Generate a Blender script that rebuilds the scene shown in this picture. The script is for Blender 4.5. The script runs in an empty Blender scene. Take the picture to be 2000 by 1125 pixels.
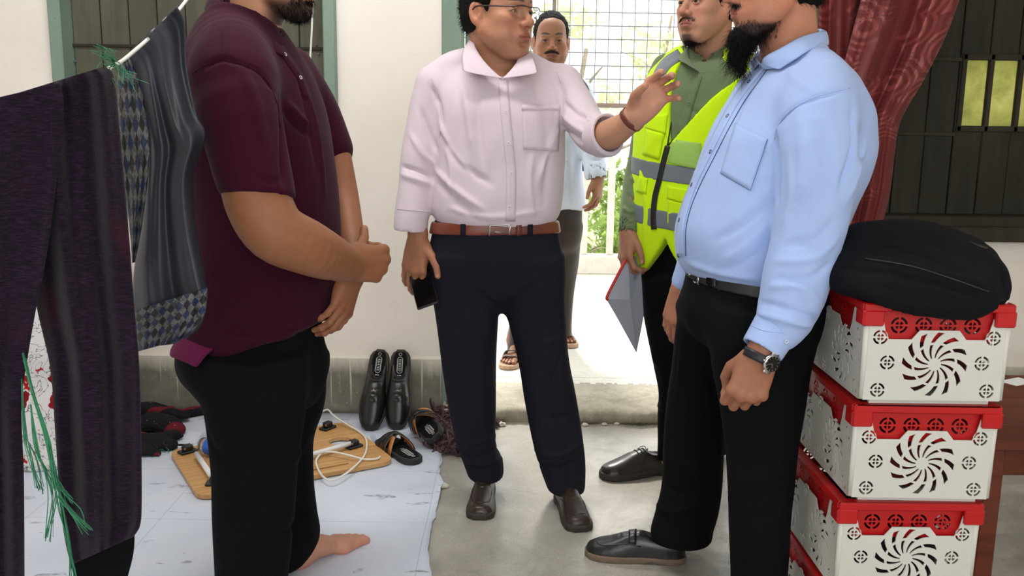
import bpy, bmesh, math, random
import numpy as np
from mathutils import Vector, Matrix
from mathutils.bvhtree import BVHTree

# ------------------------------------------------------------------ camera, world, light, exposure
TH = math.radians(10.4); ROLL = math.radians(0.8); FPX = 1800.0; CAMH = 1.26
SC = bpy.context.scene
COL = SC.collection
_cam = bpy.data.cameras.new('camera'); CAM = bpy.data.objects.new('camera', _cam); COL.objects.link(CAM)
CAM.location = (0, 0, CAMH); CAM.rotation_euler = (Matrix.Rotation(math.pi / 2 - TH, 4, 'X') @ Matrix.Rotation(ROLL, 4, 'Z')).to_euler()
_cam.sensor_width = 36.0; _cam.lens = FPX / 2000.0 * 36.0; _cam.clip_start = 0.05
SC.camera = CAM
SC.view_settings.view_transform = 'Standard'; SC.view_settings.look = 'None'
SC.view_settings.gamma = 1.0; SC.view_settings.use_curve_mapping = False
SC.view_settings.exposure = 0.03
WORLD = bpy.data.worlds.new('sky'); SC.world = WORLD; WORLD.use_nodes = True
_bg = WORLD.node_tree.nodes['Background']
_bg.inputs[0].default_value = (0.95, 0.98, 1.0, 1); _bg.inputs[1].default_value = 2.4

def area(name, loc, target, sx, sy, power, col=(1, 1, 1)):
    l = bpy.data.lights.new(name, 'AREA'); l.shape = 'RECTANGLE'; l.size = sx; l.size_y = sy
    l.energy = power; l.color = col
    o = bpy.data.objects.new(name, l); COL.objects.link(o); o.location = loc
    o.rotation_euler = (Vector(target) - Vector(loc)).to_track_quat('-Z', 'Y').to_euler()
    return o
# unseen fill lamps added to brighten the room, one behind the camera, two overhead
area('rear_fill', (0.3, -1.95, 1.75), (0.2, 2.4, 0.9), 3.6, 1.5, 46, (1.0, 0.99, 0.975))
area('ceiling_fill', (-0.6, 2.5, 2.86), (-0.6, 2.5, 0), 1.3, 0.25, 30, (1.0, 0.99, 0.98))
area('ceiling_fill', (1.0, 0.5, 2.86), (1.0, 0.5, 0), 1.3, 0.25, 6, (1.0, 0.98, 0.95))
# daylight falling through the doorway from the bright veranda
_s = bpy.data.lights.new('sun', 'SUN'); _s.energy = 3.0; _s.angle = 0.12; _s.color = (1, 0.96, 0.88)
_so = bpy.data.objects.new('sun', _s); COL.objects.link(_so)
_so.rotation_euler = Vector((0.12, -0.62, -0.95)).to_track_quat('-Z', 'Y').to_euler()

# ------------------------------------------------------------------ projection helpers (pixel of the 2000x1125 frame + real distance)
_c, _s_ = math.cos(TH), math.sin(TH); _cr, _sr = math.cos(ROLL), math.sin(ROLL)
def ray(px, py):
    u = (px - 1000) / FPX; v = (py - 562.5) / FPX
    u, v = u * _cr + v * _sr, -u * _sr + v * _cr
    return np.array([u, _c - v * _s_, -_s_ - v * _c])
def W(px, py, Y):
    d = ray(px, py); d = d * (Y / d[1]); return np.array([d[0], d[1], CAMH + d[2]])
def MPP(py, Y):
    return Y / (_c - (py - 562.5) / FPX * _s_) / FPX
def G(px, py, z=0.0):
    d = ray(px, py); d = d * ((z - CAMH) / d[2]); return np.array([d[0], d[1], z])
def nrm(v):
    v = np.asarray(v, float); return v / (np.linalg.norm(v) + 1e-12)

# ------------------------------------------------------------------ materials
def lin(c):
    c = [x / 255.0 for x in c[:3]]
    return tuple((x / 12.92 if x <= 0.04045 else ((x + 0.055) / 1.055) ** 2.4) for x in c) + (1.0,)
MATS = {}
class NT:
    def __init__(s, name):
        s.m = bpy.data.materials.new(name); s.m.use_nodes = True; s.t = s.m.node_tree; s.n = s.t.nodes
        s.b = s.n['Principled BSDF']; s.tc = s.n.new('ShaderNodeTexCoord'); MATS[name] = s.m
    def new(s, ty, **kw):
        n = s.n.new(ty)
        for k, v in kw.items():
            if k.startswith('i_'):
                n.inputs[k[2:].replace('_', ' ')].default_value = v
            else: setattr(n, k, v)
        return n
    def link(s, a, b): s.t.links.new(a, b)
    def noise(s, scale, detail=4, rough=.55, vec=None, dist=0.0):
        n = s.new('ShaderNodeTexNoise'); n.inputs['Scale'].default_value = scale; n.inputs['Detail'].default_value = detail
        n.inputs['Roughness'].default_value = rough; n.inputs['Distortion'].default_value = dist
        s.link(vec if vec is not None else s.tc.outputs['Object'], n.inputs['Vector']); return n
    def mapping(s, scale=(1, 1, 1), rot=(0, 0, 0), src='Object', loc=(0, 0, 0)):
        m = s.new('ShaderNodeMapping'); m.inputs['Scale'].default_value = scale; m.inputs['Rotation'].default_value = rot
        m.inputs['Location'].default_value = loc
        s.link(s.tc.outputs[src], m.inputs['Vector']); return m.outputs[0]
    def ramp(s, fac, stops):
        r = s.new('ShaderNodeValToRGB'); el = r.color_ramp.elements
        while len(el) < len(stops): el.new(0.5)
        for e, (p, c) in zip(el, stops): e.position = p; e.color = c
        s.link(fac, r.inputs[0]); return r.outputs[0]
    def mix(s, fac, a, b, mode='MIX'):
        n = s.new('ShaderNodeMixRGB'); n.blend_type = mode
        for i, x in ((0, fac), (1, a), (2, b)):
            if hasattr(x, 'is_linked') or hasattr(x, 'links'): s.link(x, n.inputs[i])
            elif i == 0: n.inputs[0].default_value = x
            else: n.inputs[i].default_value = x
        return n.outputs[0]
    def math(s, op, a, b=0.0, clamp=False):
        n = s.new('ShaderNodeMath'); n.operation = op; n.use_clamp = clamp
        for i, x in ((0, a), (1, b)):
            if hasattr(x, 'links'): s.link(x, n.inputs[i])
            else: n.inputs[i].default_value = x
        return n.outputs[0]
    def bump(s, h, strength=.3, dist=.01, prev=None):
        b = s.new('ShaderNodeBump'); b.inputs['Strength'].default_value = strength; b.inputs['Distance'].default_value = dist
        s.link(h, b.inputs['Height'])
        if prev is not None: s.link(prev, b.inputs['Normal'])
        return b.outputs[0]
    def out(s, col=None, rough=None, normal=None, metal=None, sheen=None, sss=None, spec=None, trans=None, coat=None, alpha=None):
        for key, x in (('Base Color', col), ('Roughness', rough), ('Normal', normal), ('Metallic', metal), ('Sheen Weight', sheen),
                       ('Subsurface Weight', sss), ('Specular IOR Level', spec), ('Transmission Weight', trans), ('Coat Weight', coat), ('Alpha', alpha)):
            if x is None: continue
            if hasattr(x, 'links'): s.link(x, s.b.inputs[key])
            else: s.b.inputs[key].default_value = x
        return s.m

def pm(name, rgb, rough=.6, var=.12, vs=6, bump=.0, bs=60, bd=.004, **kw):
    """plain procedural material: colour with soft noise variation, roughness variation, fine bump"""
    t = NT(name); c = lin(rgb)
    n = t.noise(vs, 5)
    lo = tuple(max(0, x * (1 - var)) for x in c[:3]) + (1,); hi = tuple(min(1, x * (1 + var)) for x in c[:3]) + (1,)
    col = t.ramp(n.outputs[0], [(.3, lo), (.7, hi)])
    nm = None
    if bump: nm = t.bump(t.noise(bs, 3).outputs[0], bump, bd)
    return t.out(col, rough, nm, **kw)

def fabric(name, rgb, rough=.8, var=.07, weave=900, wst=.12, wrk=.35, wscale=(9, 9, 5), sheen=.15, wd=.006):
    """woven cloth: fine cross weave, soft wrinkles in the relief"""
    t = NT(name); c = lin(rgb)
    n = t.noise(5, 4)
    lo = tuple(x * (1 - var) for x in c[:3]) + (1,); hi = tuple(min(1, x * (1 + var)) for x in c[:3]) + (1,)
    col = t.ramp(n.outputs[0], [(.3, lo), (.7, hi)])
    mp = t.mapping(wscale)
    wr = t.noise(1.0, 3, .45, mp, .6)
    b1 = t.bump(wr.outputs[0], wrk, wd)
    w1 = t.noise(weave, 1, .5, t.mapping((1, 1, .25))); w2 = t.noise(weave, 1, .5, t.mapping((.25, .25, 1)))
    ws = t.math('ADD', w1.outputs[0], w2.outputs[0])
    b2 = t.bump(ws, wst, .0006, b1)
    return t.out(col, rough, b2, sheen=sheen, spec=.12)

def attr_mat(name, rough=.55, bump=.15, bs=350, sss=.12, var=.06, spec=.4):
    """colour from the mesh's own colour attribute with fine pore relief (skin, faces)"""
    t = NT(name); a = t.new('ShaderNodeAttribute'); a.attribute_name = 'Col'
    n = t.noise(45, 5, .6); f = t.ramp(n.outputs[0], [(.3, (1 - var,) * 3 + (1,)), (.7, (1 + var,) * 3 + (1,))])
    col = t.mix(1.0, a.outputs['Color'], f, 'MULTIPLY')
    t.b.inputs['Subsurface Radius'].default_value = (.012, .005, .003)
    t.b.inputs['Subsurface Scale'].default_value = .6
    return t.out(col, rough, t.bump(t.noise(bs, 3).outputs[0], bump, .0012), sss=sss, spec=spec)

# ------------------------------------------------------------------ object helpers
def mesh_from(name, V, Fc, smooth=True):
    me = bpy.data.meshes.new(name)
    V = np.asarray(V, float)
    if isinstance(Fc, np.ndarray):
        nf, k = Fc.shape
        me.vertices.add(len(V)); me.vertices.foreach_set('co', V.astype(np.float32).ravel())
        me.loops.add(nf * k); me.loops.foreach_set('vertex_index', Fc.astype(np.int32).ravel())
        me.polygons.add(nf); me.polygons.foreach_set('loop_start', np.arange(0, nf * k, k, dtype=np.int32))
        me.update(calc_edges=True)
    else:
        me.from_pydata([tuple(v) for v in V], [], [tuple(f) for f in Fc])
    if smooth: me.polygons.foreach_set('use_smooth', np.ones(len(me.polygons), bool))
    me.update(); return me
def obj(name, me, mat=None, parent=None, label=None, cat=None, group=None, kind=None):
    o = bpy.data.objects.new(name, me); COL.objects.link(o)
    if mat is not None and me is not None:
        me.materials.clear(); me.materials.append(MATS[mat] if isinstance(mat, str) else mat)
    if parent is not None:
        o.parent = parent
        mw = Matrix.LocRotScale(parent.location, parent.rotation_euler, parent.scale) if parent.parent is None else WM.get(parent.name, Matrix())
        if parent.get('_world'): o.matrix_parent_inverse = mw.inverted()
    if label: o['label'] = label
    if cat: o['category'] = cat
    if group: o['group'] = group
    if kind: o['kind'] = kind
    return o
WM = {}
def thing(name, loc, label, cat, group=None, world=True, rot=(0, 0, 0)):
    """Empty at the base of a thing; parts given in world coordinates when world=True"""
    o = bpy.data.objects.new(name, None); COL.objects.link(o); o.location = tuple(loc); o.rotation_euler = rot
    o.empty_display_size = .05
    o['label'] = label; o['category'] = cat
    if group: o['group'] = group
    if world: o['_world'] = 1
    return o
def copy_tree(o, parent=None):
    c = o.copy(); COL.objects.link(c); c.parent = parent
    for ch in list(o.children): copy_tree(ch, c)
    return c
class MB:
    """collects simple shapes into one mesh"""
    def __init__(s): s.v = []; s.f = []
    def add(s, V, F):
        n = len(s.v); s.v += [tuple(map(float, v)) for v in V]; s.f += [tuple(i + n for i in f) for f in F]; return s
    def box(s, c, size, R=None, bev=0):
        hx, hy, hz = [x / 2 for x in size]
        if bev:
            b = min(bev, hx * .9, hy * .9, hz * .9); V = []; idx = {}
            for sx in (-1, 1):
                for sy in (-1, 1):
                    for sz in (-1, 1):
                        idx[(sx, sy, sz)] = len(V)
                        V += [(sx * hx, sy * (hy - b), sz * (hz - b)), (sx * (hx - b), sy * hy, sz * (hz - b)), (sx * (hx - b), sy * (hy - b), sz * hz)]
            F = []
            q = lambda a, k: idx[a] + k
            for sx in (-1, 1): F.append([q((sx, -1, -1), 0), q((sx, 1, -1), 0), q((sx, 1, 1), 0), q((sx, -1, 1), 0)][::sx])
            for sy in (-1, 1): F.append([q((-1, sy, -1), 1), q((1, sy, -1), 1), q((1, sy, 1), 1), q((-1, sy, 1), 1)][::-sy])
            for sz in (-1, 1): F.append([q((-1, -1, sz), 2), q((1, -1, sz), 2), q((1, 1, sz), 2), q((-1, 1, sz), 2)][::sz])
            for a in (-1, 1):
                for b_ in (-1, 1):
                    F.append([q((a, b_, -1), 0), q((a, b_, 1), 0), q((a, b_, 1), 1), q((a, b_, -1), 1)])
                    F.append([q((a, -1, b_), 0), q((a, 1, b_), 0), q((a, 1, b_), 2), q((a, -1, b_), 2)])
                    F.append([q((-1, a, b_), 1), q((1, a, b_), 1), q((1, a, b_), 2), q((-1, a, b_), 2)])
            for k_ in idx: F.append([idx[k_], idx[k_] + 1, idx[k_] + 2])
        else:
            V = [(x, y, z) for x in (-hx, hx) for y in (-hy, hy) for z in (-hz, hz)]
            F = [(0, 1, 3, 2), (4, 6, 7, 5), (0, 4, 5, 1), (2, 3, 7, 6), (0, 2, 6, 4), (1, 5, 7, 3)]
        V = np.array(V)
        if R is not None: V = V @ np.asarray(R).T
        return s.add(V + np.asarray(c), F)
    def tube(s, pts, r, n=8, closed=False, caps=True, flat=None):
        pts = np.asarray(pts, float); m = len(pts)
        rr = np.full(m, r) if np.isscalar(r) else np.asarray(r, float)
        if closed: tan = np.roll(pts, -1, 0) - np.roll(pts, 1, 0)
        else: tan = np.gradient(pts, axis=0)
        up = np.array([0, 0, 1.0]) if abs(nrm(tan[0])[2]) < .9 else np.array([1.0, 0, 0])
        a = nrm(np.cross(tan[0], up)); V = []
        for i in range(m):
            t = nrm(tan[i]); a = nrm(a - t * np.dot(a, t)); b = np.cross(t, a)
            for k in range(n):
                an = 2 * math.pi * k / n
                o = a * math.cos(an) + b * math.sin(an)
                if flat is not None: o = o - np.asarray(flat[0]) * np.dot(o, flat[0]) * (1 - flat[1])
                V.append(pts[i] + rr[i] * o)
        F = []
        for i in range(m if closed else m - 1):
            j = (i + 1) % m
            for k in range(n): F.append((i * n + k, i * n + (k + 1) % n, j * n + (k + 1) % n, j * n + k))
        if caps and not closed: F += [tuple(range(n))[::-1], tuple((m - 1) * n + k for k in range(n))]
        return s.add(V, F)
    def cyl(s, p0, p1, r0, r1=None, n=16): 
        return s.tube([p0, np.asarray(p0) * .5 + np.asarray(p1) * .5, p1], [r0, (r0 + (r1 if r1 is not None else r0)) / 2, r1 if r1 is not None else r0], n)
    def mesh(s, name, smooth=False): 
        me = mesh_from(name, np.array(s.v), s.f, smooth); 
        bm = bmesh.new(); bm.from_mesh(me); bmesh.ops.recalc_face_normals(bm, faces=bm.faces); bm.to_mesh(me); bm.free(); 
        return me
    def build(s, name, mat, parent=None, smooth=False, **kw): return obj(name, s.mesh(name, smooth), mat, parent, **kw)
def smooth_pts(P, n):
    """Catmull-Rom resampling of a polyline of any dimension"""
    P = np.asarray(P, float); m = len(P)
    if m < 3: return np.array([P[0] + (P[-1] - P[0]) * t for t in np.linspace(0, 1, n)])
    E = np.vstack([2 * P[0] - P[1], P, 2 * P[-1] - P[-2]])
    out = []
    for x in np.linspace(0, m - 1, n):
        i = min(int(x), m - 2); t = x - i; p0, p1, p2, p3 = E[i], E[i + 1], E[i + 2], E[i + 3]
        out.append(.5 * (2 * p1 + (p2 - p0) * t + (2 * p0 - 5 * p1 + 4 * p2 - p3) * t * t + (3 * p1 - p0 - 3 * p2 + p3) * t ** 3))
    return np.array(out)
def auto_smooth(o, ang=40):
    me = o.data
    me.polygons.foreach_set('use_smooth', np.ones(len(me.polygons), bool))
    try: me.set_sharp_from_angle(angle=math.radians(ang))
    except Exception: pass
    return o
def solid(o, t, sub=0, offset=0.0):
    m = o.modifiers.new('thickness', 'SOLIDIFY'); m.thickness = t; m.offset = offset
    if sub:
        m = o.modifiers.new('round', 'SUBSURF'); m.levels = sub; m.render_levels = sub
    return o
def curve2d(name, outer, holes, thick, bevel=0.0):
    """flat plate with real holes: outlines in the xz plane, thickness along y"""
    cu = bpy.data.curves.new(name, 'CURVE'); cu.dimensions = '2D'; cu.fill_mode = 'BOTH'; cu.extrude = thick / 2; cu.bevel_depth = bevel
    for poly in [outer] + list(holes):
        sp = cu.splines.new('POLY'); sp.points.add(len(poly) - 1); sp.use_cyclic_u = True
        for p, q in zip(sp.points, poly): p.co = (q[0], q[1], 0, 1)
    o = bpy.data.objects.new(name, cu); COL.objects.link(o)
    dg = bpy.context.evaluated_depsgraph_get(); dg.update()
    me = bpy.data.meshes.new_from_object(o.evaluated_get(dg))
    bpy.data.objects.remove(o); bpy.data.curves.remove(cu)
    me.transform(Matrix.Rotation(math.pi / 2, 4, 'X')); me.name = name
    return me

# ------------------------------------------------------------------ smooth-union solids (fields) and their surface
class Ell:
    def __init__(s, c, r, R=None):
        s.c = np.asarray(c, float); s.r = np.asarray(r if not np.isscalar(r) else (r,) * 3, float); s.R = None if R is None else np.asarray(R, float)
        m = s.r if R is None else np.full(3, s.r.max()); s.lo = s.c - m; s.hi = s.c + m
    def __call__(s, X, Y, Z):
        x, y, z = X - s.c[0], Y - s.c[1], Z - s.c[2]
        if s.R is not None:
            R = s.R; x, y, z = (R[0, 0] * x + R[1, 0] * y + R[2, 0] * z, R[0, 1] * x + R[1, 1] * y + R[2, 1] * z, R[0, 2] * x + R[1, 2] * y + R[2, 2] * z)
        a, b, c = s.r
        k0 = np.sqrt((x / a) ** 2 + (y / b) ** 2 + (z / c) ** 2); k1 = np.sqrt((x / a ** 2) ** 2 + (y / b ** 2) ** 2 + (z / c ** 2) ** 2) + 1e-9
        return k0 * (k0 - 1) / k1
class Chain:
    """tapered limb through points; flat=(axis, factor) squeezes the section along an axis"""
    def __init__(s, P, r, flat=None, n=None):
        P = np.asarray(P, float); r = np.full(len(P), r, float) if np.isscalar(r) else np.asarray(r, float)
        if n: Q = smooth_pts(np.column_stack([P, r]), n); P, r = Q[:, :3], Q[:, 3]
        s.P, s.r, s.flat = P, r, None if flat is None else (nrm(flat[0]), flat[1])
        m = r.max() * max(1, flat[1] if flat else 1); s.lo = P.min(0) - m; s.hi = P.max(0) + m
    def __call__(s, X, Y, Z):
        out = None
        for i in range(len(s.P) - 1):
            a, b = s.P[i], s.P[i + 1]; d = b - a; L = d @ d + 1e-12
            x, y, z = X - a[0], Y - a[1], Z - a[2]
            t = np.clip((x * d[0] + y * d[1] + z * d[2]) / L, 0, 1)
            x, y, z = x - t * d[0], y - t * d[1], z - t * d[2]
            if s.flat is None: q = np.sqrt(x * x + y * y + z * z)
            else:
                n, f = s.flat; w = x * n[0] + y * n[1] + z * n[2]
                q = np.sqrt(np.maximum(x * x + y * y + z * z - w * w, 0) + (w / f) ** 2)
            q = q - (s.r[i] + t * (s.r[i + 1] - s.r[i]))
            out = q if out is None else np.minimum(out, q)
        return out
class VLoft:
    """stack of oval sections along z. keys rows: z, cx, cy, a(lateral), b(depth); phi = facing angle"""
    def __init__(s, keys, phi, p=2.0, n=80, grow=0.0, cap=True):
        K = np.array(sorted(keys, key=lambda r: r[0]), float); Q = smooth_pts(K, n)
        Q[:, 0] = np.maximum.accumulate(Q[:, 0]); s.Q = Q; s.Q[:, 3:5] += grow; s.p = p; s.f = np.array([math.cos(phi), math.sin(phi)]); s.cap = cap
        m = Q[:, 3:5].max(1); s.lo = np.array([(Q[:, 1] - m).min(), (Q[:, 2] - m).min(), Q[0, 0]]); s.hi = np.array([(Q[:, 1] + m).max(), (Q[:, 2] + m).max(), Q[-1, 0]])
    def __call__(s, X, Y, Z):
        zz = np.asarray(Z).ravel(); sh = np.shape(Z)
        g = lambda k: np.interp(zz, s.Q[:, 0], s.Q[:, k]).reshape(sh)
        cx, cy, a, b = g(1), g(2), g(3), g(4)
        x, y = X - cx, Y - cy
        u = -x * s.f[1] + y * s.f[0]; w = x * s.f[0] + y * s.f[1]
        if s.p == 2.0:
            k0 = np.sqrt((u / a) ** 2 + (w / b) ** 2); k1 = np.sqrt((u / a ** 2) ** 2 + (w / b ** 2) ** 2) + 1e-9
            d = k0 * (k0 - 1) / k1
        else:
            k0 = (np.abs(u / a) ** s.p + np.abs(w / b) ** s.p) ** (1 / s.p); d = (k0 - 1) * np.minimum(a, b)
        if s.cap: d = np.maximum(d, np.maximum(s.Q[0, 0] - Z, Z - s.Q[-1, 0]))
        return d
class Half:
    """everything on the side of a plane away from its normal"""
    def __init__(s, p, n): s.p = np.asarray(p, float); s.n = nrm(n); s.lo = np.full(3, -9e9); s.hi = np.full(3, 9e9)
    def __call__(s, X, Y, Z): return (X - s.p[0]) * s.n[0] + (Y - s.p[1]) * s.n[1] + (Z - s.p[2]) * s.n[2]
class Slab:
    def __init__(s, p, n, h): s.p = np.asarray(p, float); s.n = nrm(n); s.h = h; s.lo = np.full(3, -9e9); s.hi = np.full(3, 9e9)
    def __call__(s, X, Y, Z): return np.abs((X - s.p[0]) * s.n[0] + (Y - s.p[1]) * s.n[1] + (Z - s.p[2]) * s.n[2]) - s.h
class Fn:
    def __init__(s, f, lo=None, hi=None): s.f = f; s.lo = np.full(3, -9e9) if lo is None else np.asarray(lo, float); s.hi = np.full(3, 9e9) if hi is None else np.asarray(hi, float)
    def __call__(s, X, Y, Z): return s.f(X, Y, Z)
class Solid:
    def __init__(s): s.ops = []
    def add(s, p, k=0.0): s.ops.append(('+', p, k)); return s
    def cut(s, p, k=0.0): s.ops.append(('-', p, k)); return s
    def keep(s, p, k=0.0): s.ops.append(('&', p, k)); return s
    def grow(s, g): s.ops.append(('g', g, 0)); return s
    def bounds(s):
        lo = np.min([p.lo for o, p, k in s.ops if o == '+'], 0); hi = np.max([p.hi for o, p, k in s.ops if o == '+'], 0)
        for o, p, k in s.ops:
            if o == 'g': lo = lo - p; hi = hi + p
            if o == 'box': lo = np.maximum(lo, p[0]); hi = np.minimum(hi, p[1])
        return lo, hi
    def box(s, lo, hi): s.ops.append(('box', (np.asarray(lo, float), np.asarray(hi, float)), 0)); return s
    def field(s, ax):
        D = np.full([len(a) for a in ax], 1.0, np.float32)
        h = ax[0][1] - ax[0][0]
        for o, p, k in s.ops:
            if o == 'box': continue
            if o == 'g': D -= p; continue
            if o == '&': sl = [slice(None)] * 3
            else:
                m = k + .03 + 2 * h
                sl = [slice(max(0, int(np.searchsorted(a, p.lo[i] - m))), int(np.searchsorted(a, p.hi[i] + m))) for i, a in enumerate(ax)]
                if any(q.stop <= q.start for q in sl): continue
            X = ax[0][sl[0]][:, None, None]; Y = ax[1][sl[1]][None, :, None]; Z = ax[2][sl[2]][None, None, :]
            v = np.asarray(p(X, Y, Z), np.float32); a = D[tuple(sl)]
            if o == '-': v = -v
            if o == '+':
                r = np.minimum(a, v)
                if k > 0: r = r - np.maximum(k - np.abs(a - v), 0) ** 2 / (4 * k)
            else:
                r = np.maximum(a, v)
                if k > 0: r = r + np.maximum(k - np.abs(a - v), 0) ** 2 / (4 * k)
            D[tuple(sl)] = r
        return D
    def surf(s, h):
        lo, hi = s.bounds(); lo = lo - 3 * h; hi = hi + 3 * h
        ax = [np.arange(lo[i], hi[i] + h, h).astype(np.float32) for i in range(3)]
        return nets(s.field(ax), [a[0] for a in ax], h)
def nets(D, org, h):
    """surface of a sampled field, one vertex per crossed cell"""
    S = D < 0
    nx, ny, nz = D.shape
    c = S[:-1, :-1, :-1].astype(np.int8)
    for i in (0, 1):
        for j in (0, 1):
            for k in (0, 1):
                if i + j + k: c = c + S[i:nx - 1 + i, j:ny - 1 + j, k:nz - 1 + k]
    I = np.argwhere((c > 0) & (c < 8)); n = len(I)
    idx = np.full(c.shape, -1, np.int32); idx[I[:, 0], I[:, 1], I[:, 2]] = np.arange(n)
    cv = {(i, j, k): D[I[:, 0] + i, I[:, 1] + j, I[:, 2] + k] for i in (0, 1) for j in (0, 1) for k in (0, 1)}
    acc = np.zeros((n, 3)); cnt = np.zeros(n)
    for a in cv:
        for ax in range(3):
            if a[ax]: continue
            b = list(a); b[ax] = 1; b = tuple(b)
            va, vb = cv[a], cv[b]; m = (va < 0) != (vb < 0)
            t = np.where(m, va / np.where(np.abs(va - vb) < 1e-12, 1, va - vb), 0)
            p = np.zeros((n, 3)); p += a; p[:, ax] += t
            acc += p * m[:, None]; cnt += m
    V = (I + acc / cnt[:, None]) * h + np.asarray(org)
    Fs = []
    for ax in range(3):
        o1, o2 = (ax + 1) % 3, (ax + 2) % 3
        A = [slice(None)] * 3; B = [slice(None)] * 3; A[ax] = slice(0, -1); B[ax] = slice(1, None)
        E = np.argwhere(S[tuple(A)] != S[tuple(B)])
        E = E[(E[:, o1] > 0) & (E[:, o2] > 0) & (E[:, o1] < D.shape[o1] - 1) & (E[:, o2] < D.shape[o2] - 1)]
        flip = S[E[:, 0], E[:, 1], E[:, 2]]
        q = []
        for d1, d2 in ((-1, -1), (0, -1), (0, 0), (-1, 0)):
            e = E.copy(); e[:, o1] += d1; e[:, o2] += d2; q.append(idx[e[:, 0], e[:, 1], e[:, 2]])
        q = np.stack(q, 1); q[~flip] = q[~flip][:, ::-1]; Fs.append(q)
    return V, np.concatenate(Fs)
def relax(V, Fc, it=1, w=.5):
    for _ in range(it):
        a = np.zeros_like(V); c = np.zeros(len(V))
        for i in range(4):
            j = (i + 1) % 4
            np.add.at(a, Fc[:, i], V[Fc[:, j]]); np.add.at(a, Fc[:, j], V[Fc[:, i]])
            np.add.at(c, Fc[:, i], 1); np.add.at(c, Fc[:, j], 1)
        V = V * (1 - w) + w * a / np.maximum(c, 1)[:, None]
    return V
def normals(V, Fc):
    n = np.cross(V[Fc[:, 2]] - V[Fc[:, 0]], V[Fc[:, 3]] - V[Fc[:, 1]]); N = np.zeros_like(V)
    for i in range(4): np.add.at(N, Fc[:, i], n)
    return N / (np.linalg.norm(N, axis=1)[:, None] + 1e-12)
def seg_dist(V, a, b):
    a = np.asarray(a); b = np.asarray(b); d = b - a; t = np.clip((V - a) @ d / (d @ d + 1e-12), 0, 1)
    return np.linalg.norm(V - a - t[:, None] * d, axis=1), t
def crease(V, N, lines):
    """folds: each line = (points, half width, height); positive ridges, negative valleys"""
    D = np.zeros(len(V))
    for pts, w, amp in lines:
        pts = np.asarray(pts, float); best = np.full(len(V), 9.0); tt = np.zeros(len(V)); m = len(pts) - 1
        for i in range(m):
            d, t = seg_dist(V, pts[i], pts[i + 1]); k = d < best; best[k] = d[k]; tt[k] = (i + t[k]) / m
        D += amp * np.exp(-(best / w) ** 2) * np.clip(np.sin(np.pi * np.clip(tt * .9 + .05, 0, 1)) * 1.6, 0, 1)
    return V + N * D[:, None]
_rng = np.random.RandomState(7)
def ripple(V, N, amp, scale, seed=0, n=7, aniso=(1, 1, 1)):
    """soft irregular cloth relief from a few warped waves"""
    r = np.random.RandomState(seed); D = np.zeros(len(V)); P = V * np.asarray(aniso)
    for i in range(n):
        k = r.normal(size=3); k = k / np.linalg.norm(k) * scale * (0.6 + r.rand() * 1.2); k2 = r.normal(size=3) * scale * .5
        D += np.sin(P @ k * 6.28 + r.rand() * 6.28 + 1.3 * np.sin(P @ k2 * 6.28 + r.rand() * 6.28))
    return V + N * (amp * D / math.sqrt(n))[:, None]
class Surf:
    """a finished surface that further details can be laid on"""
    def __init__(s, V, Fc): s.V, s.F = V, Fc; s.b = BVHTree.FromPolygons([tuple(v) for v in V], [tuple(int(i) for i in f) for f in Fc])
    def hit(s, px, py, off=0.0):
        d = ray(px, py); d = d / np.linalg.norm(d)
        loc, n, i, dist = s.b.ray_cast(Vector((0, 0, CAMH)), Vector(d))
        if loc is None:
            best = None
            for t in np.linspace(.8, 4.5, 60):
                q = s.b.find_nearest(Vector((0, 0, CAMH)) + Vector(d) * t)
                if q[0] is not None and (best is None or q[3] < best[3]): best = q
            loc, n = best[0], best[1]
        n = np.array(n); 
        return np.array(loc) + n * off, n
def lay_grid(sf, name, grid, off, mat, parent, thick=.002, smooth=True, **kw):
    """grid of pixel points [rows][cols] laid on a surface as a thin panel of its own"""
    R, C = len(grid), len(grid[0]); V = []; UV = []
    for i, r in enumerate(grid):
        for j, p in enumerate(r): V.append(sf.hit(p[0], p[1], off)[0]); UV.append((j / (C - 1), i / (R - 1)))
    F = [(i * C + j, (i + 1) * C + j, (i + 1) * C + j + 1, i * C + j + 1) for i in range(R - 1) for j in range(C - 1)]
    me = mesh_from(name, np.array(V), F, smooth)
    uv = me.uv_layers.new(name='UVMap')
    for l in me.loops: uv.data[l.index].uv = UV[l.vertex_index]
    o = obj(name, me, mat, parent, **kw); solid(o, thick); return o
def quad_grid(tl, tr, br, bl, nr=10, nc=10):
    tl, tr, br, bl = map(np.array, (tl, tr, br, bl))
    return [[tuple((tl * (1 - u) + tr * u) * (1 - v) + (bl * (1 - u) + br * u) * v) for u in np.linspace(0, 1, nc)] for v in np.linspace(0, 1, nr)]
def strip_grid(pts, hw, n=24, nc=4):
    P = smooth_pts(np.array(pts, float), n); T = np.gradient(P, axis=0); out = []
    for p, t in zip(P, T):
        q = np.array([-t[1], t[0]]) / (np.linalg.norm(t) + 1e-9); out.append([tuple(p + q * w) for w in np.linspace(-hw, hw, nc)])
    return out
def lay_tube(sf, name, pts, r, mat, parent, n=30, off=.0008, **kw):
    P = smooth_pts(np.array(pts, float), n); V = [sf.hit(p[0], p[1], off)[0] for p in P]
    return MB().tube(V, r, 6).build(name, mat, parent, True, **kw)
def frame_of(n, up=(0, 0, 1)):
    n = nrm(n); a = nrm(np.cross(up, n)); return np.column_stack([a, np.cross(n, a), n])
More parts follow.
